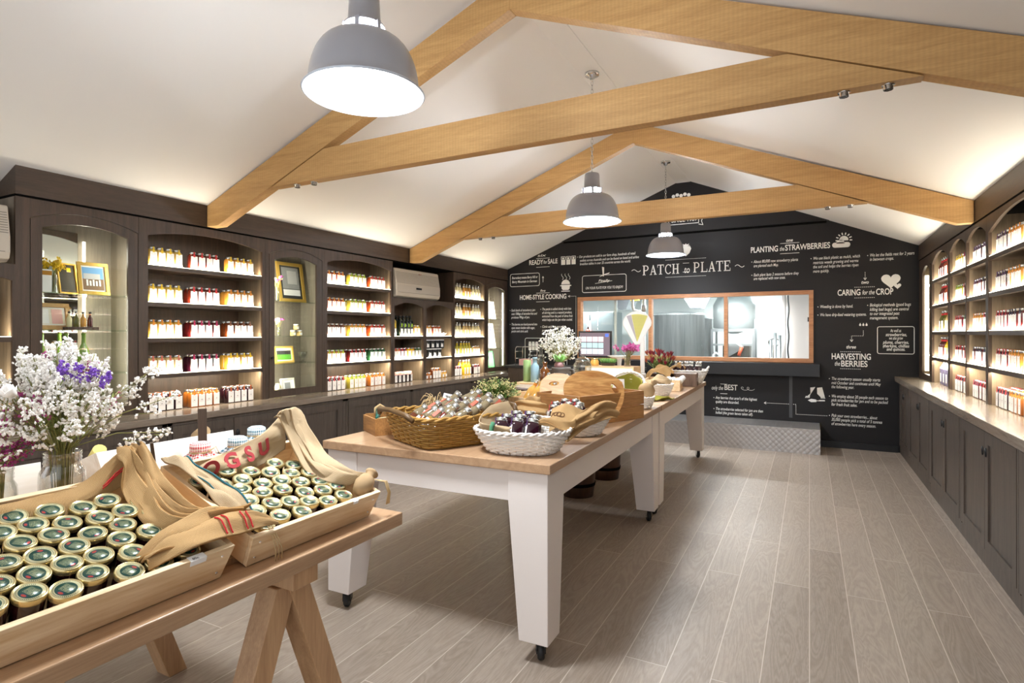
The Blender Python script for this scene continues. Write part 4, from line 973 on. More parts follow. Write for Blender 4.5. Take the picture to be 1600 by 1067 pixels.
# ---- jars lying lids-up in the crates
m, nt, b = new_mat('printed_green_lid'); L = nt.links.new
tc = N(nt, 'ShaderNodeTexCoord'); sx = N(nt, 'ShaderNodeSeparateXYZ'); L(tc.outputs['Object'], sx.inputs[0])
def mth(op, a, b_=None, c=None):
    n = N(nt, 'ShaderNodeMath', operation=op)
    for i, v in enumerate((a, b_, c)):
        if v is None: continue
        if isinstance(v, (int, float)): n.inputs[i].default_value = v
        else: L(v, n.inputs[i])
    return n.outputs[0]
def mixc(f, a, c):
    n = N(nt, 'ShaderNodeMixRGB'); L(f, n.inputs[0])
    for i, v in ((1, a), (2, c)):
        if isinstance(v, tuple): n.inputs[i].default_value = srgb(*v)
        else: L(v, n.inputs[i])
    return n.outputs[0]
X, Y = sx.outputs[0], sx.outputs[1]
rad = mth('SQRT', mth('ADD', mth('MULTIPLY', X, X), mth('MULTIPLY', Y, Y)))
ang = mth('ARCTAN2', Y, X)
tick = mth('GREATER_THAN', mth('SINE', mth('MULTIPLY', ang, 44)), .1)
arcm = mth('MULTIPLY', mth('GREATER_THAN', mth('SINE', mth('ADD', ang, .6)), -.55), mth('MULTIPLY', mth('GREATER_THAN', rad, .0228), mth('LESS_THAN', rad, .0258)))
ring = mth('GREATER_THAN', rad, .0212)
lines = mth('MULTIPLY', mth('GREATER_THAN', mth('SINE', mth('MULTIPLY', Y, 2100)), .0), mth('MULTIPLY', mth('LESS_THAN', mth('ABSOLUTE', X), .0125), mth('LESS_THAN', mth('ABSOLUTE', mth('ADD', Y, .003)), .011)))
nz = N(nt, 'ShaderNodeTexNoise'); nz.inputs['Scale'].default_value = 900; L(tc.outputs['Object'], nz.inputs['Vector'])
lines = mth('MULTIPLY', lines, mth('GREATER_THAN', nz.outputs['Fac'], .46))
em = mth('LESS_THAN', mth('ADD', mth('POWER', mth('DIVIDE', mth('SUBTRACT', Y,   .0145), .0045), 2), mth('POWER', mth('DIVIDE', X, .0085), 2)), 1)
emi = mth('LESS_THAN', mth('ADD', mth('POWER', mth('DIVIDE', mth('SUBTRACT', Y, .0150), .0032), 2), mth('POWER', mth('DIVIDE', X, .0058), 2)), 1)
c1 = mixc(lines, (22, 66, 58), (170, 172, 130)); c1 = mixc(ring, c1, (204, 200, 160)); c1 = mixc(mth('MULTIPLY', arcm, tick), c1, (70, 74, 58))
c1 = mixc(em, c1, (40, 60, 84)); c1 = mixc(emi, c1, (178, 68, 56))
L(c1, b.inputs['Base Color']); b.inputs['Roughness'].default_value = .28; b.inputs['Metallic'].default_value = .15
LIDP = m
JR = .031
bm_body = MB().lathe([(.026, 0), (JR-.001, .004), (JR, .012), (JR, .056), (JR-.003, .064), (JR-.004, .066)], seg=24).mesh('preserve_body', DARKJAM)
bm_lid = MB().lathe([(.0325, .060), (.0332, .063), (.0328, .073), (.0310, .0752), (.0295, .0755), (.0285, .0738), (.027, .0736)], seg=32, caps=False).mesh('preserve_lid', GOLD)
bm_top = MB().lathe([(.001, 0), (.0275, 0), (.0275, .0006), (.001, .0006)], seg=32).mesh('lid_print', LIDP)
pj = thing('preserve_jar', 'x', 'jar')
o = bpy.data.objects.new('glass_body', bm_body); C.objects.link(o); o.parent = pj
o = bpy.data.objects.new('lid', bm_lid); C.objects.link(o); o.parent = pj; lid0 = o
o = bpy.data.objects.new('lid_print', bm_top); C.objects.link(o); o.parent = lid0; o.location = (0, 0, .0732)
PA = [(.007,.8),(.016,.869),(.033,.933),(.061,.761),(.065,.695),(.068,.827),(.077,.63),(.077,.564),(.084,.891),(.093,.961),(.122,.789),(.125,.723),(.137,.658),(.137,.592),(.139,.853),(.144,.919),(.171,.979),(.181,.759),(.193,.694),(.196,.628),(.198,.823),(.203,.889),(.237,.971),(.244,.738),(.255,.673),(.258,.607),(.26,.845),(.265,.911),(.289,.786),(.303,.965),(.308,.722),(.32,.657),(.328,.839),(.331,.905),(.355,.777),(.371,.704)]
PB = [(.001,1.337),(.021,1.231),(.039,1.446),(.041,1.512),(.048,1.291),(.051,1.381),(.083,1.209),(.095,1.55),(.098,1.335),(.098,1.479),(.108,1.414),(.111,1.269),(.138,1.15),(.149,1.216),(.152,1.516),(.155,1.367),(.163,1.451),(.168,1.303),(.206,1.249),(.207,1.183),(.21,1.405),(.217,1.53),(.223,1.339),(.234,1.466),(.261,1.285),(.265,1.219),(.276,1.407),(.282,1.518),(.293,1.343),(.312,1.172),(.315,1.461),(.327,1.287)]
NTH = ['leftmost', 'second', 'third', 'fourth', 'fifth', 'sixth', 'seventh', 'eighth', 'ninth', 'tenth', 'eleventh', 'twelfth']
def fill(crate, pts, yc, hw, nm, shift, first):
    P = [[a+shift, -(y-yc)] for a, y in pts]; r0 = .0669; dmax = .455-.052; dmin = .052; ym = hw-.052
    for it in range(500):
        for i in range(len(P)):
            for j in range(i):
                dx = P[i][0]-P[j][0]; dy = P[i][1]-P[j][1]; d = math.hypot(dx, dy)
                if d < r0:
                    d = max(d, 1e-6); k = (r0-d)/2/d; P[i][0] += dx*k; P[i][1] += dy*k; P[j][0] -= dx*k; P[j][1] -= dy*k
            P[i][0] = min(dmax, max(dmin, P[i][0])); P[i][1] = min(ym, max(-ym, P[i][1]))
    P.sort(); rows = []
    for p in P:
        if rows and p[0]-rows[-1][0][0] < .05: rows[-1].append(p)
        else: rows.append([p])
    mw = crate.matrix_basis.copy()
    Rm = Euler(crate.rotation_euler).to_matrix().to_4x4(); mw = Matrix.Translation(crate.location) @ Rm
    RN = ['front row', 'second row', 'third row', 'fourth row', 'fifth row', 'sixth row', 'seventh row', 'back row']
    for ri, row in enumerate(rows):
        row.sort(key=lambda p: -p[1])      # left to right in the photo
        for k, p in enumerate(row):
            tilt = Euler((random.uniform(-.07, .07), random.uniform(-.07, .07), random.uniform(0, 6.28))).to_matrix().to_4x4()
            M = mw @ Matrix.Translation((p[0], p[1], .0145+random.uniform(0, .006))) @ tilt
            lab = f'gold-rimmed green-lidded jar in {nm}, {NTH[k]} from left, {RN[min(ri, 7)]}'.replace('leftmost from left', 'leftmost')
            if first: first = False; r = pj; r['label'] = lab
            else: r = copy_tree_deep(pj, lab)
            r['group'] = f'green-lidded jars in {nm}'
            r.location = M.to_translation(); r.rotation_euler = M.to_euler()
def copy_tree_deep(root, lab): return copy_tree(root, (0, 0, 0), label=lab)
fill(CA, PA, .735, .300, 'the nearest crate', .012, True)
fill(CB, PB, 1.378, .262, 'the second crate', .02, False)
t = tag(part('price_tag', MB().box(-.001, .0, -.022, .022, 0, .014).box(-.001, .02, -.022, .022, .014, .0146), PAPER), 'small white price tag on the rim of the nearest crate', 'tag')
t.location = cl(-.0135, .94, .0925); t.rotation_euler = CA.rotation_euler
cu = bpy.data.curves.new('price_text', 'FONT'); cu.body = '80c'; cu.size = .012; cu.extrude = .0002; cu.materials.append(BLACKS)
o = bpy.data.objects.new('price_text', cu); C.objects.link(o); o.parent = t; o.location = (.003, .014, .0148); o.rotation_euler = (0, 0, -PI/2)
t2 = tag(part('price_tag', MB().box(-.001, .0, -.012, .012, 0, .010).box(-.001, .018, -.012, .012, .010, .0106), PAPER), 'small white price tag on the rim of the second crate', 'tag')
t2.location = cl(-.0135, 1.52, .0965); t2.rotation_euler = CB.rotation_euler
# ---- burlap sacking spilling over the crates
def smooth_path(pts, n):
    """Catmull-Rom through pts"""
    pts = [Vector(p) for p in pts]; out = []; m_ = len(pts)-1
    for i in range(n):
        u = i/(n-1)*m_; k = min(int(u), m_-1); f = u-k
        p0, p1, p2, p3 = pts[max(k-1, 0)], pts[k], pts[k+1], pts[min(k+2, m_)]
        out.append(.5*((2*p1)+(-p0+p2)*f+(2*p0-5*p1+4*p2-p3)*f*f+(-p0+3*p1-3*p2+p3)*f**3))
    return out
def ribbon(path, wdir, width, fdir, folds=3, amp=.012, n=40, m_=28, jitter=.002, seed=1, taper=None):
    rnd = random.Random(seed); sp = smooth_path(path, n); rows = []
    ws = smooth_path(wdir, n) if isinstance(wdir, list) else [Vector(wdir)]*n
    fs = smooth_path(fdir, n) if isinstance(fdir, list) else [Vector(fdir)]*n
    ph = [rnd.uniform(0, 6) for _ in range(3)]
    for i, p in enumerate(sp):
        w = ws[i].normalized(); f = fs[i].normalized(); t_ = i/(n-1); ww = width*(taper(t_) if taper else 1); r = []
        for j in range(m_+1):
            v = j/m_-.5
            a = amp*math.sin(2*PI*folds*v+ph[0]+1.2*math.sin(3*t_*PI+ph[1]))+.35*amp*math.sin(9*t_+7*v+ph[2])
            r.append(p+w*v*ww+f*a+Vector((rnd.uniform(-1, 1), rnd.uniform(-1, 1), rnd.uniform(-1, 1)))*jitter*.4)
        rows.append(r)
    return rows
def cloth(name, rows, mat, parent=None, su=2, sv=1, th=.0035, label=None):
    return part(name, MB().grid(rows, su=su, sv=sv), mat, parent, world=parent is not None, solid=th, label=label)
def stripe(rows, j, off, r=.003): return [rows[i][j]+off for i in range(len(rows))]
bag = thing('burlap_sack', 'tan burlap sack with red stitching spilling from the nearest crate', 'sack', cl(.3, 1.0, .09))
A1r = ribbon([cl(.40, .46, .072), cl(.405, .62, .078), cl(.41, .76, .074), cl(.415, .88, .085), cl(.43, .955, .135), cl(.44, 1.005, .148)], [Vector((-.35, 0, 1)), Vector((-.3, 0, 1)), Vector((-.2, 0, 1)), Vector((-.1, .1, 1))], .085, (1, 0, .3), .7, .008, seed=3, taper=lambda t: .8+.6*t*t)
cloth('lining', A1r, BURLAP, bag, 6, 1.2)
def bands(pts, n, off, wd, width, seed, mat, par, fd=NV, amp=.006, taper=None):
    out = []
    for k in range(n):
        rr = random.Random(seed+k); P_ = [Vector(p)+Vector(off)*(k-(n-1)/2)+Vector((rr.uniform(-1, 1), rr.uniform(-1, 1), rr.uniform(-.3, 1)))*.008*(0 if i == 0 else 1) for i, p in enumerate(pts)]
        r_ = ribbon(P_, wd, width*rr.uniform(.85, 1.15), fd, .55, amp, 56, 16, .0012, seed+k, taper); out.append(r_); cloth('fold', r_, mat, par, 6, .6, th=.006)
    return out
A2r = bands([cl(.455, .99, .190), cl(.43, 1.0, .175), cl(.37, 1.0, .125), cl(.29, .985, .115), cl(.21, .985, .105), cl(.15, 1.01, .112), cl(.10, 1.07, .125), cl(.09, 1.13, .12)], 4, (.004, .019, .004), [Vector((-.2, .3, 1)), Vector((0, .7, .7)), Vector((.5, .3, .7)), Vector((.7, 0, .7))], .062, 5, BURLAP, bag, [Vector((1, 0, 0)), NV, NV], .006, lambda t: .45+.55*min(1, t*5))
A3r = bands([cl(.06, .84, .098), cl(.06, .89, .116), cl(.06, .96, .132), cl(.055, 1.05, .140), cl(.04, 1.13, .132), cl(.025, 1.19, .118)], 3, (-.020, 0, .004), [Vector((-1, .1, .3)), Vector((-.9, 0, .5)), Vector((-.8, 0, .6))], .062, 18, BURLAP, bag, [NV, Vector((.6, 0, 1))], .009, lambda t: .25+.95*math.sin(PI*min(1, t*1.05+.02)))[0]
q = MB()
for j in (12, 14): q.tube(stripe(A1r, j, Vector((.010, 0, .003)))[26:], .0020, 5)
for k in (30, 32, 38, 40):
    q.tube([A3r[k][j]+NV*.006+Vector((.002, 0, 0)) for j in range(1, 16)], .0022, 5)
part('red_stitching', q, RED_ST, bag, world=True)
q = MB()
for s in range(3):
    q.tube([cl(.02, 1.165+.006*s, .125), cl(-.02, 1.17+.008*s, .09), cl(-.03, 1.185+.012*s, .045), cl(-.035, 1.19+.012*s, .0)], .0018, 4)
part('twine', q, TWINE, bag, world=True)
bag = thing('burlap_sack', 'burlap sack with red letters and teal edge in the second crate', 'sack', cl(.3, 1.4, .09))
B1r = bands([cl(.455, 1.140, .122), cl(.40, 1.146, .130), cl(.30, 1.155, .122), cl(.20, 1.162, .108), cl(.12, 1.168, .098)], 2, (.0, .024, -.008), (.25, 1, .1), .058, 11, BURLAP2, bag, [NV, NV], .010)[1]
q = MB().tube([B1r[i][15]+NV*.004 for i in range(56)], .0036, 6).tube([B1r[i][1]+NV*.004 for i in range(56)], .0025, 6)
part('teal_stitching', q, TEALST, bag, world=True)
B2r = ribbon([cl(.375, 1.185, .088), cl(.385, 1.27, .098), cl(.395, 1.37, .108), cl(.41, 1.46, .125), cl(.425, 1.545, .165)], [Vector((-.3, 0, 1)), Vector((-.15, 0, 1))], .075, (1, 0, .25), .8, .010, seed=13, taper=lambda t: .85+.85*t)
cloth('printed_panel', B2r, BURLAP2, bag, 5, 1.2)
B3r = bands([cl(.45, 1.54, .235), cl(.44, 1.565, .238), cl(.40, 1.585, .185), cl(.33, 1.59, .135), cl(.25, 1.575, .112), cl(.18, 1.575, .105), cl(.12, 1.60, .110), cl(.075, 1.635, .122)], 3, (.006, .022, .004), [Vector((-.2, 1, .2)), Vector((.1, 1, .1)), Vector((.3, .8, .3)), Vector((.8, .4, .3))], .06, 15, BURLAP2, bag, [Vector((.5, 0, 1)), NV, NV], .008, lambda t: .5+.5*min(1, t*5))
q = MB().lathe([(.003, -.045), (.026, -.035), (.036, 0), (.03, .03), (.014, .042), (.02, .06), (.026, .066)], seg=18, M=Matrix.Translation(cl(.045, 1.615, .115)) @ Euler((-1.1, .2, .3)).to_matrix().to_4x4())
part('tied_end', q, BURLAP2, bag, world=True)
q = MB()
for s in range(3): q.tube([cl(.04, 1.655, .13), cl(.0, 1.675+.006*s, .135), cl(-.025, 1.68+.006*s, .10), cl(-.03, 1.682+.008*s, .055)], .0022, 4)
part('twine', q, TWINE, bag, world=True)
for k, ch in enumerate('OGSU'):
    i = (6, 14, 21, 29)[k]; p = B2r[i][9]; tx = (B2r[i+2][9]-B2r[i-2][9]).normalized(); up = (B2r[i][20]-B2r[i][6]).normalized(); nn = tx.cross(up).normalized(); up = nn.cross(tx)
    cu = bpy.data.curves.new('red_letter', 'FONT'); cu.body = ch; cu.size = .075; cu.offset = .0028; cu.extrude = .0012; cu.align_x = 'CENTER'; cu.materials.append(REDINK)
    o = bpy.data.objects.new('red_letter', cu); C.objects.link(o); o.parent = bag
    o.location = p+nn*.0055-bag.location; o.rotation_euler = Matrix((tx, up, nn)).transposed().to_euler()
# ------------------------------------------------------------------ jars and bottles on the wall shelves
COL = {'straw yellow': (200, 168, 78), 'amber': (198, 140, 56), 'brick red': (100, 36, 26), 'plum dark': (44, 12, 26), 'golden': (208, 160, 60), 'brown': (92, 44, 20), 'sand': (206, 176, 116), 'marmalade orange': (172, 98, 34),
       'orange red': (160, 66, 32), 'lime yellow': (178, 166, 60), 'green': (34, 74, 42), 'dark red': (78, 20, 22), 'pale lemon': (226, 214, 164), 'honey': (216, 168, 84), 'olive': (92, 88, 26), 'berry red': (104, 24, 38), 'lemon yellow': (240, 200, 24), 'blackish': (16, 26, 20), 'rust brown': (120, 62, 26), 'tan': (150, 112, 56)}
TAGC = {'yellow': (232, 196, 36), 'red': (196, 40, 44), 'orange': (226, 140, 36), 'magenta': (176, 30, 88), 'rust': (176, 86, 36), 'salmon': (206, 106, 84), 'lime': (160, 196, 44), 'green': (36, 110, 62), 'navy': (40, 44, 74), 'purple': (86, 48, 104), 'brown': (120, 76, 50), 'white': (238, 236, 230), 'pink': (232, 170, 164)}
def jmat(n):
    k = 'preserve_'+n.replace(' ', '_')
    return MATS.get(k) or plain(k, COL[n], .12, coat=.5)
def tmat(n):
    k = 'tag_'+n
    return MATS.get(k) or plain(k, TAGC[n], .6)
m, nt, b = new_mat('printed_label'); L = nt.links.new
tc = N(nt, 'ShaderNodeTexCoord'); sx = N(nt, 'ShaderNodeSeparateXYZ'); L(tc.outputs['Generated'], sx.inputs[0])
nz = N(nt, 'ShaderNodeTexNoise'); nz.inputs['Scale'].default_value = 26; L(tc.outputs['Generated'], nz.inputs['Vector'])
Yc, Zc = sx.outputs[1], sx.outputs[2]
tl = mth('MULTIPLY', mth('GREATER_THAN', mth('SINE', mth('MULTIPLY', Zc, 70)), .35), mth('MULTIPLY', mth('LESS_THAN', mth('ABSOLUTE', mth('SUBTRACT', Yc, .5)), .33), mth('GREATER_THAN', nz.outputs['Fac'], .47)))
tl = mth('MULTIPLY', tl, mth('LESS_THAN', mth('ABSOLUTE', mth('SUBTRACT', Zc, .62)), .28))
dot = mth('LESS_THAN', mth('ADD', mth('POWER', mth('MULTIPLY', mth('SUBTRACT', Yc, .5), .6), 2), mth('POWER', mth('SUBTRACT', Zc, .52), 2)), .0012)
c1 = mixc(tl, (250, 247, 242), (206, 200, 196)); c1 = mixc(dot, c1, (90, 66, 70)); L(c1, b.inputs['Base Color']); b.inputs['Roughness'].default_value = .6
LABM = m
MESH = {}
def shared(key, fn, mat):
    k = (key, mat.name)
    if k not in MESH: MESH[k] = fn().mesh(key, mat)
    return MESH[k]
def sq_profile(q, secs, seg=16, n=4.0):
    """rounded-square jar body: superellipse sections (half width, z)"""
    rings = []
    for r, z, e in secs:
        ring = []
        for k in range(seg):
            a = 2*PI*(k+.5)/seg; c, s = math.cos(a), math.sin(a)
            ring.append(q.bm.verts.new((r*abs(c)**(2/e)*(1 if c > 0 else -1), r*abs(s)**(2/e)*(1 if s > 0 else -1), z)))
        rings.append(ring)
    for i in range(len(rings)-1):
        for k in range(seg): q.bm.faces.new([rings[i][k], rings[i][(k+1) % seg], rings[i+1][(k+1) % seg], rings[i+1][k]]).smooth = True
    q.bm.faces.new(rings[0][::-1]); q.bm.faces.new(rings[-1]); return q
def jar_shapes(kind):
    if kind == 'jar':
        body = lambda: sq_profile(MB(), [(.028, 0, 5), (.0315, .004, 6), (.0315, .112, 6), (.030, .122, 4), (.027, .128, 2), (.027, .131, 2)])
        lid = lambda: MB().lathe([(.029, .129), (.030, .131), (.030, .144), (.028, .1465), (.001, .1465)], seg=16)
        lab = lambda: MB().box(.0316, .0324, -.0275, .0275, .008, .110)
        tagm = lambda: MB().box(-.012, .0304, -.006, .006, .1466, .1474).box(.0304, .0312, -.006, .006, .122, .1474).box(.0316, .0326, -.0085, .0085, .104, .123)
    elif kind == 'bottle':
        body = lambda: MB().lathe([(.030, 0), (.034, .004), (.034, .125), (.030, .143), (.016, .172), (.013, .18), (.013, .205)], seg=18)
        lid = lambda: MB().lathe([(.0145, .198), (.0155, .20), (.0155, .224), (.013, .226), (.001, .226)], seg=14)
        lab = lambda: MB().box(.0335, .0345, -.022, .022, .015, .115)
        tagm = lambda: MB().lathe([(.0145, .176), (.0160, .182), (.0150, .194)], seg=14, caps=False)
    elif kind == 'short':
        body = lambda: MB().lathe([(.030, 0), (.034, .004), (.034, .062), (.029, .074), (.029, .078)], seg=18)
        lid = lambda: MB().lathe([(.031, .076), (.032, .078), (.032, .090), (.030, .092), (.001, .092)], seg=16)
        lab = lambda: MB().box(.0336, .0346, -.020, .020, .014, .052)
        tagm = lambda: MB().box(-.012, .0324, -.005, .005, .0921, .0928).box(.0324, .033, -.005, .005, .070, .0928)
    elif kind == 'dressing':
        body = lambda: MB().lathe([(.028, 0), (.031, .004), (.031, .115), (.0305, .116)], seg=18)
        lid = lambda: MB().lathe([(.0225, .172), (.0235, .174), (.0235, .196), (.021, .198), (.001, .198)], seg=16)
        lab = lambda: MB().box(.0306, .0316, -.020, .020, .015, .100)
        tagm = lambda: MB().prism([(.0318, -.009, .122), (.0330, -.009, .124), (.0252, -.009, .172), (.0240, -.009, .172)], (0, .018, 0))
    elif kind == 'tall':
        body = lambda: sq_profile(MB(), [(.030, 0, 5), (.033, .004, 6), (.033, .19, 6), (.026, .21, 3), (.016, .22, 2), (.015, .245, 2)])
        lid = lambda: MB().lathe([(.017, .244), (.018, .246), (.018, .268), (.001, .269)], seg=14)
        lab = lambda: MB().box(.0331, .0339, -.024, .024, .03, .10)
        tagm = lambda: MB().box(.0331, .0339, -.012, .012, .12, .165)
    return body, lid, lab, tagm
PROTO = {}
def jar_proto(kind, col, tg):
    key = (kind, col, tg)
    if key in PROTO: return PROTO[key], False
    nm = {'dressing': 'dressing_bottle', 'jar': 'jam_jar', 'bottle': 'sauce_bottle', 'short': 'honey_jar', 'tall': 'oil_bottle'}[kind]
    t = thing(nm, 'x', 'jar' if kind in ('jar', 'short') else 'bottle')
    bd, ld, lb, tg_ = jar_shapes(kind)
    for n_, f, mt in (('glass_body', bd, jmat(col)), ('lid', ld, SILVER if kind != 'tall' else BLACKS), ('paper_label', lb, LABM), ('tag', tg_, tmat(tg))):
        o = bpy.data.objects.new(n_, shared(kind+'_'+n_, f, mt)); C.objects.link(o); o.parent = t
    if kind == 'dressing':
        o = bpy.data.objects.new('glass_shoulder', shared('dressing_glass_shoulder', lambda: MB().lathe([(.0305, .1162), (.031, .130), (.027, .150), (.022, .168), (.022, .1715)], seg=18), MATS.get('clear_shoulder') or plain('clear_shoulder', (128, 114, 88), .1, coat=.6))); C.objects.link(o); o.parent = t
    PROTO[key] = t; return t, True
rj = random.Random(4)
class Row:
    """places jars along a shelf; side -1 = left wall (facing +X), +1 = right wall (facing -X)"""
    def __init__(s, side, z, shelf, bay): s.side, s.z, s.shelf, s.bay, s.items = side, z, shelf, bay, []
    def group(s, y0, n, kind, col, tg, pitch=.068, rows=1, second=0, back=.055):
        for r in range(rows+(1 if second else 0)):
            cnt = n if r < rows else second
            for k in range(cnt): s.items.append((r, y0+.033+k*pitch+(0 if r == 0 else .012), kind, col, tg, back+r*.074))
        return s
    def done(s):
        rows = {}
        for it in s.items: rows.setdefault(it[0], []).append(it)
        for r, its in rows.items():
            its.sort(key=lambda i: i[1] if s.side < 0 else -i[1])
            for k, (r_, y, kind, col, tg, back) in enumerate(its):
                p, new = jar_proto(kind, col, tg)
                x = XL-back if s.side < 0 else XR+back
                nm = {'jar': 'jar', 'bottle': 'bottle', 'short': 'squat jar', 'tall': 'tall bottle'}[kind]
                pos = ORD[k] if r == 0 else ORD[k]+' in back row'
                lab = f'{col} {nm}, {pos}, {s.shelf}, {s.bay}'
                loc = (x+rj.uniform(-.004, .004), y, s.z+.0004); rz = (0 if s.side < 0 else PI)+rj.uniform(-.06, .06)
                if new: p.location = loc; p.rotation_euler = (0, 0, rz); p['label'] = lab; o = p
                else: o = copy_tree(p, loc, rz, lab)
                o['group'] = f'{nm}s on {s.shelf}, {s.bay}'
ORD = ['1st from left', '2nd from left', '3rd from left', '4th from left', '5th from left', '6th from left', '7th from left', '8th from left', '9th from left', '10th from left', '11th from left', '12th from left', '13th', '14th', '15th', '16th']
SH = ['bottom row', 'fourth shelf', 'third shelf', 'second shelf', 'top shelf']
G = (.022, .362, .705)
for yb0, bay, spec in ((2.649, 'nearest left bay', [
        (('plum dark', 'rust'), ('marmalade orange', 'orange'), ('plum dark', 'rust')), (('sand', 'salmon'), ('plum dark', 'magenta'), ('golden', 'yellow')),
        (('golden', 'orange'), ('dark red', 'magenta'), ('brown', 'brown')), (('straw yellow', 'yellow'), ('brick red', 'red'), ('amber', 'orange')), (('straw yellow', 'yellow'), ('brick red', 'red'), ('amber', 'yellow'))]),
        (4.523, 'left bay beside air conditioner', [
        (('plum dark', 'red'), ('lime yellow', 'lime'), ('marmalade orange', 'orange')), (('amber', 'lime'), ('dark red', 'red'), ('green', 'green')),
        (('brown', 'brown'), ('golden', 'orange'), ('orange red', 'red')), (('orange red', 'orange'), ('lime yellow', 'lime'), ('orange red', 'red')), (('orange red', 'orange'), ('lime yellow', 'lime'), ('orange red', 'red'))])):
    for k in range(5):
        z = .878 if k == 0 else ZS_L[k-1]; R = Row(-1, z, SH[k], bay)
        for g, (cl_, tg) in zip(G, spec[k]): R.group(yb0+g, 4, 'jar', cl_, tg, rows=2 if k == 0 else 1, second=0 if k in (0, 4) else 2)
        R.done()
# bays under the air conditioner
R = Row(-1, 1.468, 'upper shelf', 'left bay under air conditioner'); R.group(5.65, 1, 'tall', 'straw yellow', 'yellow', .078).group(5.78, 4, 'tall', 'blackish', 'lime', .070, second=3).group(6.07, 2, 'jar', 'golden', 'yellow', .072, second=1).done()
R = Row(-1, 1.173, 'middle shelf', 'left bay under air conditioner'); R.group(5.66, 2, 'jar', 'amber', 'red').group(5.80, 2, 'jar', 'berry red', 'red').group(5.95, 2, 'jar', 'lemon yellow', 'orange').group(6.10, 2, 'jar', 'olive', 'green').done()
R = Row(-1, 1.468, 'upper shelf', 'right bay under air conditioner'); R.group(6.33, 2, 'jar', 'honey', 'orange').group(6.49, 3, 'jar', 'orange red', 'rust').done()
R = Row(-1, .878, 'bottom row', 'right bay under air conditioner'); R.group(6.33, 2, 'short', 'marmalade orange', 'orange', .072).group(6.49, 3, 'jar', 'brown', 'orange').group(6.71, 2, 'short', 'honey', 'orange', .074).done()
# bottle bay
ZB = [1.165, 1.45, 1.735, 2.03]; bay = 'far left bottle bay'
for z, s, c3 in ((2.03, 'top shelf', ('pale lemon', 'amber', 'pale lemon')), (1.735, 'second shelf', ('pale lemon', 'amber', 'pale lemon')), (1.45, 'third shelf', ('pale lemon', 'sand', 'pale lemon'))):
    R = Row(-1, z, s, bay)
    for k, c in enumerate(c3): R.group(7.03+.27*k, 3, 'bottle', c, 'white', .078)
    R.done()
R = Row(-1, 1.165, 'fourth shelf', bay); R.group(7.03, 2, 'bottle', 'lime yellow', 'yellow', .078).group(7.22, 4, 'bottle', 'lime yellow', 'yellow', .078).group(7.57, 3, 'jar', 'sand', 'orange').done()
R = Row(-1, .878, 'bottom row', bay); R.group(7.04, 3, 'jar', 'plum dark', 'red').group(7.57, 3, 'jar', 'plum dark', 'red').group(7.29, 3, 'bottle', 'lemon yellow', 'orange', .078, second=2).done()
# right wall
RB = ['right bay nearest black wall', 'second bay from black wall', 'third bay from black wall', 'wide bay at right edge']
zr = [.962]+ZS_R
for k, (c1_, c2_) in enumerate(((None, None), ('brick red', 'lemon yellow'), ('olive', 'sand'), ('brick red', 'orange red'), ('brick red', 'orange red'))):
    if k == 0: continue
    R = Row(1, zr[k], SH[k], RB[0]); R.group(7.40, 3, 'bottle', c1_, 'red', .082, back=.07).group(7.12, 3, 'bottle', c2_, 'red', .082, back=.07).done()
spec2 = [('plum dark', 'dark red', 'red', 'red'), ('dark red', 'berry red', 'red', 'red'), ('berry red', 'green', 'red', 'green'), ('lime yellow', 'dark red', 'lime', 'red'), ('lime yellow', 'berry red', 'yellow', 'magenta')]
spec3 = [('dark red', 'plum dark', 'magenta', 'red'), ('dark red', 'plum dark', 'navy', 'navy'), ('amber', 'brick red', 'orange', 'red'), ('brick red', 'plum dark', 'purple', 'navy'), ('plum dark', 'dark red', 'purple', 'purple')]
spec4 = [('plum dark', 'marmalade orange', 'red', 'orange'), ('dark red', 'amber', 'red', 'orange'), ('berry red', 'dark red', 'red', 'navy'), ('plum dark', 'amber', 'purple', 'orange'), ('plum dark', 'amber', 'purple', 'orange')]
for k in range(5):
    a, b_, ta, tb = spec2[k]; Row(1, zr[k], SH[k], RB[1]).group(6.53, 4, 'jar', a, ta, rows=1, back=.06).group(6.28, 3, 'jar', b_, tb, rows=1, back=.06).done()
    a, b_, ta, tb = spec3[k]; Row(1, zr[k], SH[k], RB[2]).group(5.87, 4, 'jar', a, ta, rows=2 if k == 0 else 1, back=.06).group(5.63, 3, 'jar', b_, tb, rows=2 if k == 0 else 1, back=.06).done()
    a, b_, ta, tb = spec4[k]; Row(1, zr[k], SH[k], RB[3]).group(5.15, 4, 'jar', a, ta, rows=2 if k == 0 else 1, back=.05).group(4.86, 4, 'jar', b_, tb, rows=2 if k == 0 else 1, back=.05).group(4.66, 2, 'jar', a, ta, back=.05).done()
pur = plain('violet_carton', (104, 98, 128), .4); capw = plain('carton_top', (226, 222, 224), .5)
for k, w in enumerate(('leftmost', 'middle', 'rightmost')):
    t = thing('juice_carton', f'violet carton with white sloping top, {w} of three, right wall', 'carton', (XR+.08, 7.52-.14*k, .963), 0, 'violet cartons on the right worktop')
    part('carton_body', MB().box(-.045, .045, -.05, .05, 0, .17), pur, t, bev=.006); part('carton_top', MB().prism([(-.045, -.05, .1705), (.045, -.05, .1705), (.01, -.05, .235), (-.01, -.05, .235)], (0, .1, 0)), capw, t); part('paper_label', MB().box(-.0465, -.0455, -.028, .028, .03, .12), LABM, t)
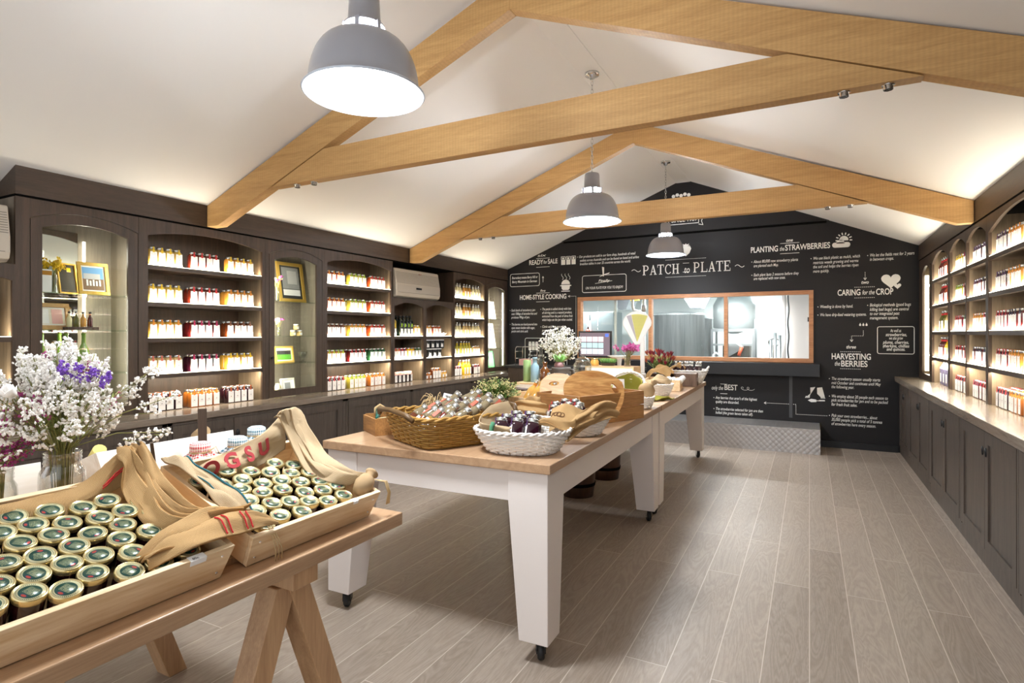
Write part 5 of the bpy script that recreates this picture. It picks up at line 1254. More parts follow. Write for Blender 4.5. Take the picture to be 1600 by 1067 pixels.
# pink cloth-topped jars, mug packs and a small flower in the low bays
clm = plain('pink_cloth', (236, 186, 178), .85)
for k in range(5):
    t = thing('cloth_topped_jar', f'jar with pink cloth cap, {ORD[k]}, below air conditioner', 'jar', (XL-.055, 5.70+.077*k, .8785), .05*k, 'pink cloth-topped jars')
    part('glass_body', MB().lathe([(.03, 0), (.034, .004), (.034, .10), (.028, .112)], seg=18), jmat('plum dark'), t); part('paper_label', MB().box(.0338, .0346, -.024, .024, .01, .095), LABM, t)
    part('cloth_cap', MB().lathe([(.044+.004*math.sin(5*a), .098+.004*math.sin(3*a)) for a in (0,)]+[(.036, .112), (.033, .118), (.033, .132), (.028, .138), (.001, .139)], seg=20), clm, t); part('twine', MB().lathe([(.0345, .113), (.036, .1155), (.0345, .118)], seg=20, caps=False), TWINE, t)
for r in range(2):
    for k in range(4 if r else 3):
        t = thing('mug_pack', f'black and white gift pack, {ORD[k]}, {"upper" if r else "lower"} layer, middle shelf', 'gift pack', (XL-.07, 6.375+.112*k+(0 if r else .05), 1.1735+(.0 if not r else .124)), 0, 'black gift packs')
        part('box', MB().box(-.05, .05, -.048, .048, 0, .112), BLACKS, t); part('lid_band', MB().box(-.051, .051, -.049, .049, .1122, .1226), PAPER, t)
        part('print', MB().prism([(.0505, -.028, .02), (.0505, .028, .02), (.0505, .022, .072), (.0505, .0, .062), (.0505, -.022, .08)], (.0012, 0, 0)), PAPER, t)
t = thing('paper_flower', 'small white paper flower beside jars under the air conditioner', 'ornament', (XL-.06, 6.78, 1.4685)); q = MB()
for k in range(9): q.leaf((0, 0, .012), (math.cos(k*.7), math.sin(k*.7), .6+.25*(k % 3)), .07, .02)
part('petals', q, PETW, t, solid=.001); part('centre', MB().lathe([(.012, 0), (.014, .012), (.008, .03), (.001, .034)], seg=12), jmat('lemon yellow'), t)
# wooden block and stacked glass on the far-left shelves
tag(part('wooden_board', MB().box(XL-.16, XL-.05, 1.66, 1.72, 1.4805, 1.74), PALEW, bev=.004), 'pale wooden board standing on a shelf at left photo edge', 'board')
for k in range(3):
    t = thing('glass_dish', f'glass dish, {["lowest", "middle", "topmost"][k]} of a stack at left photo edge', 'dish', (XL-.10, 1.67, 1.1855+.05*k), 0, 'stacked glass dishes'); part('bowl', MB().lathe([(.035, 0), (.036, .004), (.03, .008), (.045, .02), (.062, .048), (.06, .048), (.043, .022), (.001, .012)], seg=24), VASEG, t)
# ------------------------------------------------------------------ things inside the display cabinets
def picture(label, x, y, z, w, h, rz, frame, paint, fw=.025, lean=.16, group=None):
    t = thing('picture_frame', label, 'picture', (x, y, z), (0, -lean, rz))
    q = MB()
    for a in ((-w/2, w/2, 0, fw), (-w/2, w/2, h-fw, h), (-w/2, -w/2+fw, fw, h-fw), (w/2-fw, w/2, fw, h-fw)): q.box(0, .018, *a)
    part('frame', q, frame, t, bev=.002); part('backing', MB().box(.001, .006, -w/2+fw, w/2-fw, fw, h-fw), PAPER, t)
    for i, (nm, y0, y1, z0, z1, mt) in enumerate(paint):
        W_, H_ = w-2*fw, h-2*fw
        part(nm, MB().box(.0062+.0006*i, .0066+.0006*i, -W_/2+W_*y0, -W_/2+W_*y1, fw+H_*z0, fw+H_*z1), mt, t)
    return t
skyb = plain('photo_blue', (120, 176, 226), .5); gnd = plain('photo_earth', (142, 112, 84), .6); roofm = plain('photo_roof', (206, 206, 206), .6); grn = plain('photo_green', (92, 164, 52), .6); dkg = plain('photo_dark', (52, 52, 50), .6); midg = plain('photo_grey', (150, 150, 148), .6); bluep = plain('photo_indigo', (70, 70, 190), .5); prg = plain('certificate_green', (70, 168, 92), .5); crm = plain('mount_cream', (238, 230, 210), .6)
picture('square gilt frame with a group photo under blue sky', XL-.17, 2.352, 1.7915, .21, .245, 0, GILT, [('print', .06, .94, .06, .94, gnd), ('sky', .06, .94, .50, .94, skyb), ('roof', .1, .8, .48, .70, roofm)]+[('figure', .2+.13*k, .28+.13*k, .22, .46-.04*(k % 2), PAPER) for k in range(5)])
picture('dark leaning picture with a gilt edge beside the group photo', XL-.24, 2.215, 1.7915, .15, .23, .3, GILT, [('print', 0, 1, 0, 1, dkg), ('flower', .55, .8, .75, .9, jmat('lemon yellow'))], fw=.012)
picture('wide wooden frame with pale prints behind the white flowers', XL-.18, 2.09, 1.5295, .24, .19, .15, BEAM_R, [('print', .05, .95, .05, .95, crm), ('strip', .1, .4, .1, .9, PAPER), ('strip', .5, .9, .1, .9, clm)], fw=.03)
picture('tall gilt frame with an old grey photograph', XL-.20, 4.235, 1.8305, .34, .42, 0, GILT, [('mount', 0, 1, 0, 1, dkg), ('print', .1, .9, .3, .95, midg), ('figure', .35, .8, .45, .85, plain('photo_pale', (190, 188, 184), .6)), ('caption', .1, .9, .1, .28, PAPER)], fw=.035)
picture('small gilt frame with a green landscape photo', XL-.16, 4.095, 1.2055, .235, .17, 0, GILT, [('print', 0, 1, 0, 1, crm), ('field', .06, .94, .1, .5, grn), ('trees', .06, .94, .5, .8, dkg)], fw=.018)
picture('small cream frame with a grey portrait drawing', XL-.10, 4.09, .8805, .17, .17, 0, crm, [('print', 0, 1, 0, 1, PAPER), ('portrait', .25, .75, .1, .8, midg)], fw=.015)
for z, h, lb, mt in ((1.7515, .30, 'white certificate with a dark blue panel, top shelf, far left corner', bluep), (1.2615, .42, 'tall white certificate with an indigo panel, far left corner', bluep), (.8805, .34, 'green certificate at the bottom of the far left corner cabinet', prg)):
    picture(lb, XL-.16, 8.37, z, .26, h, 0, PAPER if mt is bluep else dkg, [('print', 0, 1, 0, 1, PAPER if mt is bluep else prg), ('panel', .45 if mt is bluep else .1, .85, .12 if mt is bluep else .75, .9, mt if mt is bluep else plain('pale_green_text', (170, 224, 180), .6))], fw=.01)
def posy(label, x, y, z, h, cols, n, spread, vase_r=.022, vase_h=.09, stemm=STEM, r=.012, group=None):
    v = thing('glass_vase', label[0], 'vase', (x, y, z)); part('glass', MB().lathe([(vase_r*.9, 0), (vase_r, .003), (vase_r, vase_h*.8), (vase_r*.8, vase_h*.9), (vase_r*.85, vase_h), (vase_r*.78, vase_h), (vase_r*.9, .008), (.001, .008)], seg=18), VASEG, v)
    t = thing('flower_posy', label[1], 'flowers', (x, y, z+.012)); q = MB(); ps = [MB() for _ in cols]
    for k in range(n):
        a = random.random()*2*PI; rr = spread*math.sqrt(random.random()); hh = h*(.7+.3*random.random())
        e = Vector((rr*math.cos(a), rr*math.sin(a), hh)); q.tube([(e.x*.15, e.y*.15, 0), (e.x*.3, e.y*.3, vase_h), e], .0016, 4)
        for _ in range(9): ps[k % len(cols)].blob(e+Vector((random.gauss(0, r*.7), random.gauss(0, r*.7), random.gauss(0, r*.5))), r*.7)
    part('stems', q, stemm, t)
    for p_, c_ in zip(ps, cols): part('blossoms', p_, c_, t)
yel = plain('craspedia_yellow', (240, 200, 40), .8)
posy(('clear glass vase of yellow ball flowers, top shelf of first cabinet', 'bunch of yellow ball flowers in the first glass cabinet'), XL-.20, 2.10, 1.7915, .22, [yel], 9, .08, .03, .13, r=.02)
posy(('slim glass vase beside the tall gilt frame', 'pink wildflowers beside the tall gilt frame'), XL-.09, 3.945, 1.8305, .24, [PETP, BUD], 12, .06, .024, .13)
posy(('slim glass vase on the second glass shelf', 'pink posy on the second shelf of middle cabinet'), XL-.09, 3.965, 1.4805, .16, [PETP, BUD], 9, .04, .02, .09)
for k, (dy, dz) in enumerate(((0, 0), (.085, 0), (.042, .062))):
    t = thing('mini_honey_pot', f'tiny honey pot, {["left", "right", "topmost"][k]} one of a stack of three', 'jar', (XL-.12, 4.165+dy, 1.4805+dz), 0, 'tiny pots stacked in the middle cabinet')
    part('glass_body', MB().lathe([(.024, 0), (.027, .003), (.027, .038), (.022, .046)], seg=16), jmat('sand'), t); part('lid', MB().lathe([(.024, .0462), (.025, .048), (.025, .058), (.001, .059)], seg=16), PAPER, t); part('paper_label', MB().box(.0268, .0276, -.014, .014, .008, .034), LABM, t)
t = thing('glass_goblet', 'stemmed glass bowl beside the green landscape photo', 'goblet', (XL-.12, 4.295, 1.2055)); part('bowl', MB().lathe([(.035, 0), (.035, .004), (.008, .012), (.008, .04), (.03, .058), (.048, .085), (.05, .11), (.047, .11), (.028, .064), (.001, .056)], seg=24), VASEG, t)
t = thing('glass_jar', 'small glass jar with green label at cabinet bottom', 'jar', (XL-.08, 3.945, .8805)); part('glass_body', MB().lathe([(.028, 0), (.03, .004), (.03, .10), (.02, .12), (.02, .13)], seg=16), jmat('pale lemon'), t); part('paper_label', MB().box(.0295, .0305, -.02, .02, .02, .08), LABM, t)
gbt = plain('green_bottle_glass', (120, 150, 60), .1, coat=.5)
for k, (y, lb) in enumerate(((2.164, 'green glass bottle behind the white flowers, left one'), (2.278, 'green glass bottle behind the white flowers, right one'))):
    t = thing('green_bottle', lb, 'bottle', (XL-.16, y, 1.2105)); part('glass', MB().lathe([(.034, 0), (.036, .005), (.036, .16), (.014, .22), (.013, .28), (.016, .285), (.016, .295)], seg=20), gbt, t); part('cork', MB().cyl((0, 0, .2951), (0, 0, .305), .011), TWINE, t)
t = thing('wooden_tray', 'small brown wooden tray of little bottles, first cabinet', 'tray', (XL-.15, 2.25, 1.5285)); part('tray', MB().box(-.05, .05, -.10, .10, 0, .022), DARKW, t)
for k in range(4):
    t = thing('little_bottle', f'little bottle with coloured label on the wooden tray, {ORD[k]}', 'bottle', (XL-.15, 2.18+.045*k, 1.551)); part('glass_body', MB().lathe([(.016, 0), (.018, .003), (.018, .06), (.007, .08), (.007, .098)], seg=14), jmat(('pale lemon', 'olive', 'amber', 'dark red')[k]), t); part('lid', MB().lathe([(.009, .0985), (.009, .112), (.001, .113)], seg=12), BLACKS, t)
t = thing('certificate_card', 'white and gold card standing at the left of top glass shelf', 'card', (XL-.13, 2.033, 1.7915)); part('card', MB().box(0, .004, -.035, .03, 0, .16), PAPER, t); part('gold_band', MB().box(.0041, .005, -.035, .03, .12, .15), jmat('amber'), t)
# ------------------------------------------------------------------ baskets
def oval(a, b, n_=2.0):
    def f(t):
        c, s = math.cos(2*PI*t), math.sin(2*PI*t)
        return Vector((a*abs(c)**(2/n_)*(1 if c >= 0 else -1), b*abs(s)**(2/n_)*(1 if s >= 0 else -1), 0))
    return f
def basket(name, label, loc, rot, a0, b0, a1, b1, h, mat, n_=2.0, rows=11, stakes=30, r=.0055, rim=.010, tilt=None):
    t = thing(name, label, 'basket', loc, rot if tilt is None else (tilt[0], tilt[1], rot))
    q = MB(); M_ = stakes*4
    # arc-length re-spacing so the weave stays even round the corners
    def path(a, b, z, amp, ph):
        f = oval(a, b, n_); K = 240; pts = [f(i/K) for i in range(K+1)]; ac = [0]
        for i in range(K): ac.append(ac[-1]+(pts[i+1]-pts[i]).length)
        out = []; j = 0
        for i in range(M_):
            d = ac[-1]*i/M_
            while ac[j+1] < d: j += 1
            p = pts[j].lerp(pts[j+1], (d-ac[j])/max(1e-9, ac[j+1]-ac[j]))
            nrm = Vector((p.x/(a*a), p.y/(b*b), 0)).normalized()
            out.append((p+nrm*amp*math.cos(PI*i/4*1.0*1+ph)) + Vector((0, 0, z)))
        return out
    for k in range(rows):
        u = (k+.5)/rows; z = .008+(h-.016)*u; a = a0+(a1-a0)*u; b_ = b0+(b1-b0)*u
        q.tube(path(a, b_, z, r*.9, PI*(k % 2)), r, 5, closed=True)
    part('weave', q, mat, t)
    lo = path(a0, b0, .004, 0, 0); hi = path(a1, b1, h, 0, 0); q = MB()
    for k in range(stakes): q.tube([lo[4*k], lo[4*k].lerp(hi[4*k], .5), hi[4*k]], r*.7, 5)
    part('stakes', q, mat, t)
    q = MB(); base = path(a1, b1, h, 0, 0)
    for s in (0, 1):
        q.tube([p+Vector((p.x, p.y, 0)).normalized()*rim*.5*math.cos(i*.9+PI*s)+Vector((0, 0, rim*.5*math.sin(i*.9+PI*s))) for i, p in enumerate(base)], rim*.62, 6, closed=True)
    part('rim', q, mat, t)
    f = oval(a0*.99, b0*.99, n_); part('base', MB().prism([f(i/40)+Vector((0, 0, .002)) for i in range(40)], (0, 0, .007)), mat, t)
    return t
def rotz(v, a): return Vector((v[0]*math.cos(a)-v[1]*math.sin(a), v[0]*math.sin(a)+v[1]*math.cos(a)))
def lying(kind, nm, label, p, d, col, tg, group, spin=0):
    """a jar or bottle leaning along direction d with its foot at p"""
    pr, new = jar_proto(kind, col, tg); d = Vector(d).normalized()
    M = d.to_track_quat('Z', 'X').to_matrix() @ Matrix.Rotation(spin, 3, 'Z'); e = M.to_euler()
    if new: o = pr; o.location = p; o.rotation_euler = e; o['label'] = label
    else: o = copy_tree(pr, p, tuple(e), label)
    o.name = nm; o['group'] = group; return o
BA = math.radians(-26.0); BC = Vector((-1.765, 2.63))
t = basket('wicker_basket', 'rectangular brown wicker basket of dressing bottles on near table', (BC.x, BC.y, TH+.001), BA, .222, .245, .262, .285, .155, WICKER, 7, 12, 30, .0058, .012)
part('handle', MB().tube([(-.20, -.315, .150), (-.16, -.335, .178), (0, -.345, .190), (.16, -.335, .178), (.20, -.315, .150)], [.012, .014, .013, .014, .012], 10), WICKD, t)
part('handle', MB().tube([(-.20, .315, .150), (-.16, .335, .178), (0, .345, .190), (.16, .335, .178), (.20, .315, .150)], [.012, .014, .013, .014, .012], 10), WICKD, t)
k = 0
for i in range(4):
    for j in range(5):
        lx, ly = -.150+.098*i+.012*(j % 2), -.215+.075*j; w = rotz((lx, ly), BA); p = Vector((BC.x+w.x, BC.y+w.y, TH+.055+.016*j))
        dd = rotz((.12+random.uniform(-.22, .22), .78), BA); d = Vector((dd.x, dd.y, .60+random.uniform(-.12, .10)))
        c_ = ('brown', 'rust brown', 'tan', 'brick red')[(i+j) % 4] if not (j == 4 and i < 3) else 'plum dark'
        lying('dressing', 'dressing_bottle', f'{c_} bottle in brown wicker basket, {NTH[i]} from left, {["front row", "second row", "third row", "fourth row", "back row"][j]}'.replace('leftmost from left', 'leftmost'), p, d, c_, 'salmon', 'dressing bottles in the brown wicker basket', random.uniform(0, 6)); k += 1
t = thing('printed_card', 'white printed card leaning in the back of brown wicker basket', 'card', (-1.90, 2.85, TH+.135), (-.35, .1, -.2)); part('card', MB().box(-.09, .09, 0, .003, 0, .085), PAPER, t)
q = MB()
for k in range(4): q.box(-.07, .07-.03*(k % 2), -.0012, -.0002, .015+.017*k, .022+.017*k)
part('printed_lines', q, dkg, t)
t = thing('raffia_bunch', 'bunch of pale raffia at the back of the brown basket', 'raffia', (-1.97, 2.80, TH+.13)); q = MB()
for k in range(40):
    a = random.uniform(0, 2*PI); e = Vector((.07*math.cos(a), .07*math.sin(a), random.uniform(.02, .10))); q.tube([(0, 0, 0), e*.6+Vector((0, 0, .03)), e, e+Vector((.02*math.cos(a), .02*math.sin(a), -.03))], .0022, 4)
part('strands', q, TWINE, t)
# ---- small wooden tool box with a rope handle
t = thing('wooden_caddy', 'small wooden box with rope handle behind brown wicker basket', 'box', (-2.235, 2.665, TH+.001), math.radians(-32))
for nm, a in (('side', (-.12, .12, -.10, -.088, 0, .095)), ('side', (-.12, .12, .088, .10, 0, .095)), ('end', (-.12, -.108, -.0875, .0875, 0, .10)), ('end', (.108, .12, -.0875, .0875, 0, .10)), ('base', (-.1075, .1075, -.0875, .0875, 0, .01))): part(nm, MB().box(*a), OLDW, t)
part('rope_handle', MB().tube([(-.113, -.03, .09), (-.113, -.028, .13), (-.113, 0, .148), (-.113, .028, .13), (-.113, .03, .09)], .008, 8), TWINE, t)
grp = plain('green_pen', (24, 92, 80), .35)
for k, w in enumerate(('lower', 'upper')):
    t = thing('green_pen', f'dark green pen lying in the small wooden box, {w} one', 'pen', (-2.27, 2.63, TH+.085+.022*k), (.1, 1.35, 2.2+.15*k)); part('barrel', MB().cyl((0, 0, -.07), (0, 0, .05), .0085), grp, t); part('cap', MB().cyl((0, 0, .0505), (0, 0, .085), .0098), grp, t)
t = thing('cloth_bundle', 'pale yellow cloth bundle in the small wooden box', 'cloth', (-2.19, 2.62, TH+.08)); q = MB()
for k in range(5): q.leaf((0, 0, 0), (math.cos(k), math.sin(k), .7), .055, .03, bend=.6)
part('folds', q, plain('pale_yellow_cloth', (232, 222, 176), .8), t, solid=.006)
# ---- two oval white baskets with burlap
W1 = Vector((-1.268, 2.552)); W2 = Vector((-1.235, 3.12))
basket('white_basket', 'oval white wicker basket of purple-tagged jars, nearest on the table', (W1.x, W1.y, TH+.001), math.radians(13), .175, .135, .238, .195, .112, WWICK, 2.3, 10, 32, .0056, .010)
basket('white_basket', 'oval white wicker basket of red-tagged jars, behind the purple ones', (W2.x, W2.y, TH+.001), math.radians(20), .165, .13, .225, .185, .112, WWICK, 2.3, 10, 32, .0056, .010)
def reclining(cx, cy, rows, tg, nm, group):
    for j, (n, y, z) in enumerate(rows):
        for i in range(n):
            lx = (i-(n-1)/2)*.071; w = rotz((lx, y), math.radians(13)); p = Vector((cx+w.x, cy+w.y, TH+z)); d = rotz((random.uniform(-.08, .08), .35), math.radians(13))
            lying('jar', 'jam_jar', f'dark jam jar with {tg} tag in white basket, {NTH[i]} from left, {["front", "middle", "back"][j]} row'.replace('leftmost from left', 'leftmost'), p, (d.x, d.y, .94), 'plum dark', tg, group, -PI/2+.5+random.uniform(-.2, .2))
reclining(W1.x-.02, W1.y, [(3, -.085, .025), (3, -.01, .032), (2, .062, .040)], 'purple', 'purple', 'purple-tagged jars in the near white basket')
reclining(W2.x-.03, W2.y, [(3, -.07, .025), (3, .005, .035), (2, .072, .045)], 'red', 'red', 'red-tagged jars in the second white basket')
def tw_cloth(nm, lab, pieces, mat, extra=None):
    b_ = thing('burlap_sack', lab, 'sack', pieces[0][0][0])
    for path, wd, wdt, fd, fo, am, sd, tp in pieces: cloth('fold', ribbon(path, wd, wdt, fd, fo, am, 48, 28, .002, sd, tp), mat, b_, 4, 1.5)
    return b_
z0 = TH+.11
b_ = tw_cloth('burlap_sack', 'burlap wrap with a green band over the near white basket', [
    ([(-1.40, 2.71, z0+.06), (-1.475, 2.63, z0+.05), (-1.49, 2.53, z0+.01), (-1.43, 2.44, z0+.005), (-1.33, 2.40, z0+.012), (-1.25, 2.385, z0+.018)], [Vector((-.4, -.2, 1)), Vector((-.5, -.6, 1)), Vector((0, -.5, 1)), Vector((0, -.2, 1))], .10, (-.3, -1, .3), .8, .008, 21, lambda t: 1.15-.85*t),
    ([(-1.49, 2.56, z0-.03), (-1.47, 2.50, z0-.02), (-1.42, 2.46, z0-.03)], (0, 0, 1), .07, (-.4, -1, 0), 1.5, .01, 22, None)], BURLAP2)
part('green_band', MB().tube([(-1.345, 2.385+.002, z0+.045), (-1.345, 2.372, z0+.03), (-1.348, 2.374, z0+.0), (-1.35, 2.39, z0-.012)], .011, 8), GREENST, b_, world=True)
b_ = tw_cloth('burlap_sack', 'printed burlap sack lying between the two white baskets', [
    ([(-1.20, 2.74, z0+.03), (-1.13, 2.72, z0+.05), (-1.06, 2.75, z0+.035), (-1.0, 2.80, z0+.02)], [Vector((-.3, 1, .75)), Vector((-.1, 1, .7)), Vector((.2, 1, .5))], .17, (.2, -.7, 1), 1.0, .010, 31, None),
    ([(-1.24, 2.60, z0+.025), (-1.16, 2.58, z0+.035), (-1.08, 2.61, z0+.03), (-1.03, 2.66, z0+.02)], (-.2, .8, .6), .06, (0, -.6, 1), 1.2, .012, 32, lambda t: .3+.9*t),
    ([(-1.07, 2.62, z0-.03), (-1.03, 2.70, z0+.02), (-1.01, 2.85, z0+.045), (-.99, 3.0, z0+.055), (-.955, 3.10, z0+.05)], [Vector((-.2, .3, 1)), Vector((-.4, .1, 1)), Vector((-.4, 0, 1))], .085, (1, -.2, .4), 2.2, .012, 33, lambda t: .8+.5*t)], BURLAP)
PR = ribbon([(-1.20, 2.74, z0+.03), (-1.13, 2.72, z0+.05), (-1.06, 2.75, z0+.035), (-1.0, 2.80, z0+.02)], [Vector((-.3, 1, .75)), Vector((-.1, 1, .7)), Vector((.2, 1, .5))], .17, (.2, -.7, 1), 1.0, .010, 48, 28, .002, 31, None)
plain('brown_print', (110, 76, 44), .9)
for word, j0, sz in (('FOOD', 14, .036), ('PRODUCE', 6, .036)):
    for k, ch in enumerate(word):
        i = 4+4*k; p = PR[i][j0]; tx = (PR[i+2][j0]-PR[i-2][j0]).normalized(); up = (PR[i][j0+6]-PR[i][j0-4]).normalized(); nn = tx.cross(up).normalized(); up = nn.cross(tx)
        cu = bpy.data.curves.new('printed_letter', 'FONT'); cu.body = ch; cu.size = sz; cu.offset = .001; cu.extrude = .0008; cu.align_x = 'CENTER'; cu.materials.append(MATS['brown_print'])
        o = bpy.data.objects.new('printed_letter', cu); C.objects.link(o); o.parent = b_; o.location = p+nn*.004-b_.location; o.rotation_euler = Matrix((tx, up, nn)).transposed().to_euler()
tw_cloth('burlap_sack', 'folded burlap rolled over the left of the second white basket', [
    ([(-1.62, 3.12, z0-.02), (-1.55, 3.02, z0+.02), (-1.44, 2.98, z0+.04), (-1.33, 2.98, z0+.02)], (0, .5, 1), .10, (0, -1, .3), 2.0, .016, 41, None),
    ([(-1.60, 3.22, z0+.03), (-1.50, 3.12, z0+.055), (-1.42, 3.08, z0+.06)], (0, .7, .8), .09, (0, -1, .5), 1.5, .014, 42, None)], BURLAP)
# ---- old wooden crate with olive-wood boards
CRA = math.atan2(.922, .388)-PI/2; CRC = Vector((-1.325, 3.713))
t = thing('vintage_crate', 'old brown wooden crate holding the olive-wood boards', 'crate', (CRC.x, CRC.y, TH+.001), CRA)
for z0_, z1_ in ((.0, .092), (.098, .19)):
    for x in (.188, -.2): part('side_plank', MB().box(x, x+.012, -.32, .32, z0_, z1_), wood('old_crate_lengthwise', (128, 84, 40), (196, 142, 80), (10, .9, 10), .6, 1.4, bump=.4) if 'old_crate_lengthwise' not in MATS else MATS['old_crate_lengthwise'], t, bev=.002)
    for y in (-.3195, .3075): part('end_plank', MB().box(-.1875, .1875, y, y+.012, z0_, z1_), OLDW, t, bev=.002)
part('base', MB().box(-.1875, .1875, -.307, .307, 0, .012), OLDW, t)
def board(label, c, w, h, rz, lean, mat, hole):
    """slab of olive wood with a slotted hand hole"""
    t = thing('cutting_board', label, 'cutting board', c, (lean, 0, rz)); n = 48; q = MB(); T = .022
    out = []
    for k in range(n):
        a = 2*PI*k/n; wob = 1+.03*math.sin(3*a+1)+.02*math.sin(5*a); e = 2.5
        out.append((w/2*wob*abs(math.cos(a))**(2/e)*(1 if math.cos(a) > 0 else -1), h/2*wob*abs(math.sin(a))**(2/e)*(1 if math.sin(a) > 0 else -1)))
    hx, hz, hw, hh, ha = hole; inn = []
    for k in range(n):
        a = 2*PI*k/n; x, z = hw*math.cos(a), hh*math.sin(a); inn.append((hx+x*math.cos(ha)-z*math.sin(ha), hz+x*math.sin(ha)+z*math.cos(ha)))
    rings = [[q.bm.verts.new((x, y, z)) for x, z in pts] for y, pts in ((-T/2, out), (T/2, out), (T/2, inn), (-T/2, inn))]
    for r in range(4):
        A, B = rings[r], rings[(r+1) % 4]
        for k in range(n): q.bm.faces.new([A[k], A[(k+1) % n], B[(k+1) % n], B[k]])
    part('board', q, mat, t, bev=.002); return t
board('large rounded olive-wood board with hand hole, right one in the crate', (-1.275, 3.62, TH+.175), .40, .33, math.radians(30), -.30, OLIVE, (.145, .04, .018, .042, .5))
board('smaller pale olive-wood board leaning at left in the crate', (-1.53, 3.63, TH+.185), .27, .26, math.radians(10), -.38, OLIVE2, (-.035, .055, .034, .014, .1))
board('narrow olive-wood board between the two others in the crate', (-1.40, 3.70, TH+.165), .22, .24, math.radians(48), -.28, OLIVE2, (.05, .05, .02, .01, .4))
# ---- bushy pot plant and zinc tub
t = thing('zinc_tub', 'grey zinc tub beside the budding green plant', 'tub', (-2.19, 3.62, TH+.001)); part('tub', MB().lathe([(.085, 0), (.11, .10), (.116, .105), (.108, .105), (.08, .01), (.001, .01)], seg=28), plain('zinc', (150, 154, 160), .4, .6), t)
part('handle', MB().tube([(-.11, 0, .095), (-.135, 0, .09), (-.14, 0, .06), (-.115, 0, .055)], .004, 6), STEEL, t)
t = thing('budding_plant', 'bushy green plant with cream buds beside the zinc tub', 'plant', (-2.08, 3.74, TH+.001))
part('pot', MB().lathe([(.07, 0), (.09, .10), (.095, .105), (.088, .105), (.068, .012), (.001, .085)], seg=24), plain('dark_pot', (84, 84, 80), .5), t)
q = MB(); q2 = MB(); q3 = MB()
for k in range(240):
    a = random.random()*2*PI; el = math.asin(random.uniform(-.25, 1)); R_ = random.uniform(.11, .20)
    e = Vector((R_*math.cos(a)*math.cos(el), R_*math.sin(a)*math.cos(el), .10+R_*math.sin(el)*.62+.03)); q.tube([(e.x*.2, e.y*.2, .095), e*.6+Vector((0, 0, .045)), e], .0016, 3)
    for _ in range(5):
        u = random.uniform(.45, 1); b0_ = Vector((e.x*u, e.y*u, .10+(e.z-.10)*u)); q2.leaf(b0_, (random.gauss(0, 1), random.gauss(0, 1), .5), .036, .006)
    if el > -.05:
        for _ in range(3): q3.blob(e+Vector((random.gauss(0, .009), random.gauss(0, .009), random.gauss(0.004, .006))), .0055)
part('stems', q, STEM, t); part('leaves', q2, LEAF, t); part('buds', q3, BUD, t)
# ---- pine box of mustard bottles
t = thing('pine_box', 'open pine box of leaning mustard bottles on the near table', 'box', (-1.83, 4.02, TH+.001), math.radians(-22))
for nm, a in (('side', (-.17, -.158, -.2, .2, 0, .13)), ('side', (.158, .17, -.2, .2, 0, .13)), ('end', (-.1575, .1575, -.2, -.188, 0, .10)), ('end', (-.1575, .1575, .188, .2, 0, .15)), ('base', (-.1575, .1575, -.1875, .1875, 0, .01))): part(nm, MB().box(*a), PINE, t)
for j in range(2):
    for i in range(4):
        w = rotz((-.105+.068*i, -.10+.13*j), math.radians(-22)); dd = rotz((.12, .55), math.radians(-22))
        lying('bottle', 'mustard_bottle', f'mustard bottle in pine box, {NTH[i]} from left, {["front", "back"][j]} row'.replace('leftmost from left', 'leftmost'), Vector((-1.83+w.x, 4.02+w.y, TH+.03+.05*j)), (dd.x, dd.y, .83), 'honey', 'orange', 'mustard bottles in the pine box', -PI/2+random.uniform(-.5, .5))
tag(part('dark_roll', MB().cyl((-2.36, 4.32, TH+.115), (-2.10, 4.42, TH+.09), .024, .02).box(-2.38, -2.06, 4.30, 4.44, TH+.001, TH+.066), DARKW), 'dark wooden rolling pin on a block behind the budding plant', 'rolling pin')
# ---- riser with old bottles, jug and white flowers
RZ = TH+.132
t = thing('riser_box', 'low wooden riser box under the old bottles and pottery jug', 'box', (-2.19, 5.15, TH+.001)); part('top', MB().box(-.24, .30, -.42, .45, .115, .131), PINEX, t)
for nm, a in (('side', (-.24, -.225, -.42, .45, 0, .1145)), ('side', (.285, .30, -.42, .45, 0, .1145)), ('end', (-.2245, .2845, -.42, -.405, 0, .1145)), ('end', (-.2245, .2845, .435, .45, 0, .1145))): part(nm, MB().box(*a), PALEW, t)
def bottle(label, x, y, prof, mat, z=RZ, cork=None, cat='bottle', name='old_bottle'):
    t = thing(name, label, cat, (x, y, z+.0005)); part('glass', MB().lathe(prof, seg=24), mat, t)
    if cork: part('stopper', MB().lathe(cork, seg=16), TWINE, t)
    return t
seag = plain('matte_green_glass', (140, 168, 108), .35); blug = plain('matte_blue_glass', (136, 166, 176), .35); ambg = plain('amber_glass', (98, 54, 14), .1, coat=.6)
bottle('straight matt green bottle at left of the old bottles', -2.37, 4.86, [(.034, 0), (.037, .006), (.037, .196), (.030, .203), (.026, .203), (.026, .18)], seag)
bottle('pale blue shouldered bottle among the old bottles', -2.275, 4.83, [(.036, 0), (.039, .006), (.039, .15), (.022, .172), (.019, .18), (.019, .215), (.024, .218), (.024, .23), (.015, .23)], blug)
bottle('tall clear glass bottle behind the blue one', -2.30, 5.02, [(.036, 0), (.040, .008), (.040, .17), (.017, .25), (.015, .34), (.020, .345), (.020, .36), (.012, .36)], VASEG)
bottle('short amber medicine bottle beside the pottery jug', -2.17, 4.82, [(.044, 0), (.047, .006), (.047, .115), (.026, .14), (.020, .146), (.020, .175), (.025, .178), (.025, .19), (.014, .19)], ambg)
t = thing('pottery_jug', 'dark grey ribbed pottery jug with a handle', 'jug', (-2.03, 4.88, RZ+.0005))
prof = [(.075, 0), (.085, .006)]+[(.088+.002*math.sin(k*2.2), .012+.0125*k) for k in range(10)]+[(.088, .14), (.082, .145), (.078, .14), (.078, .03), (.001, .02)]
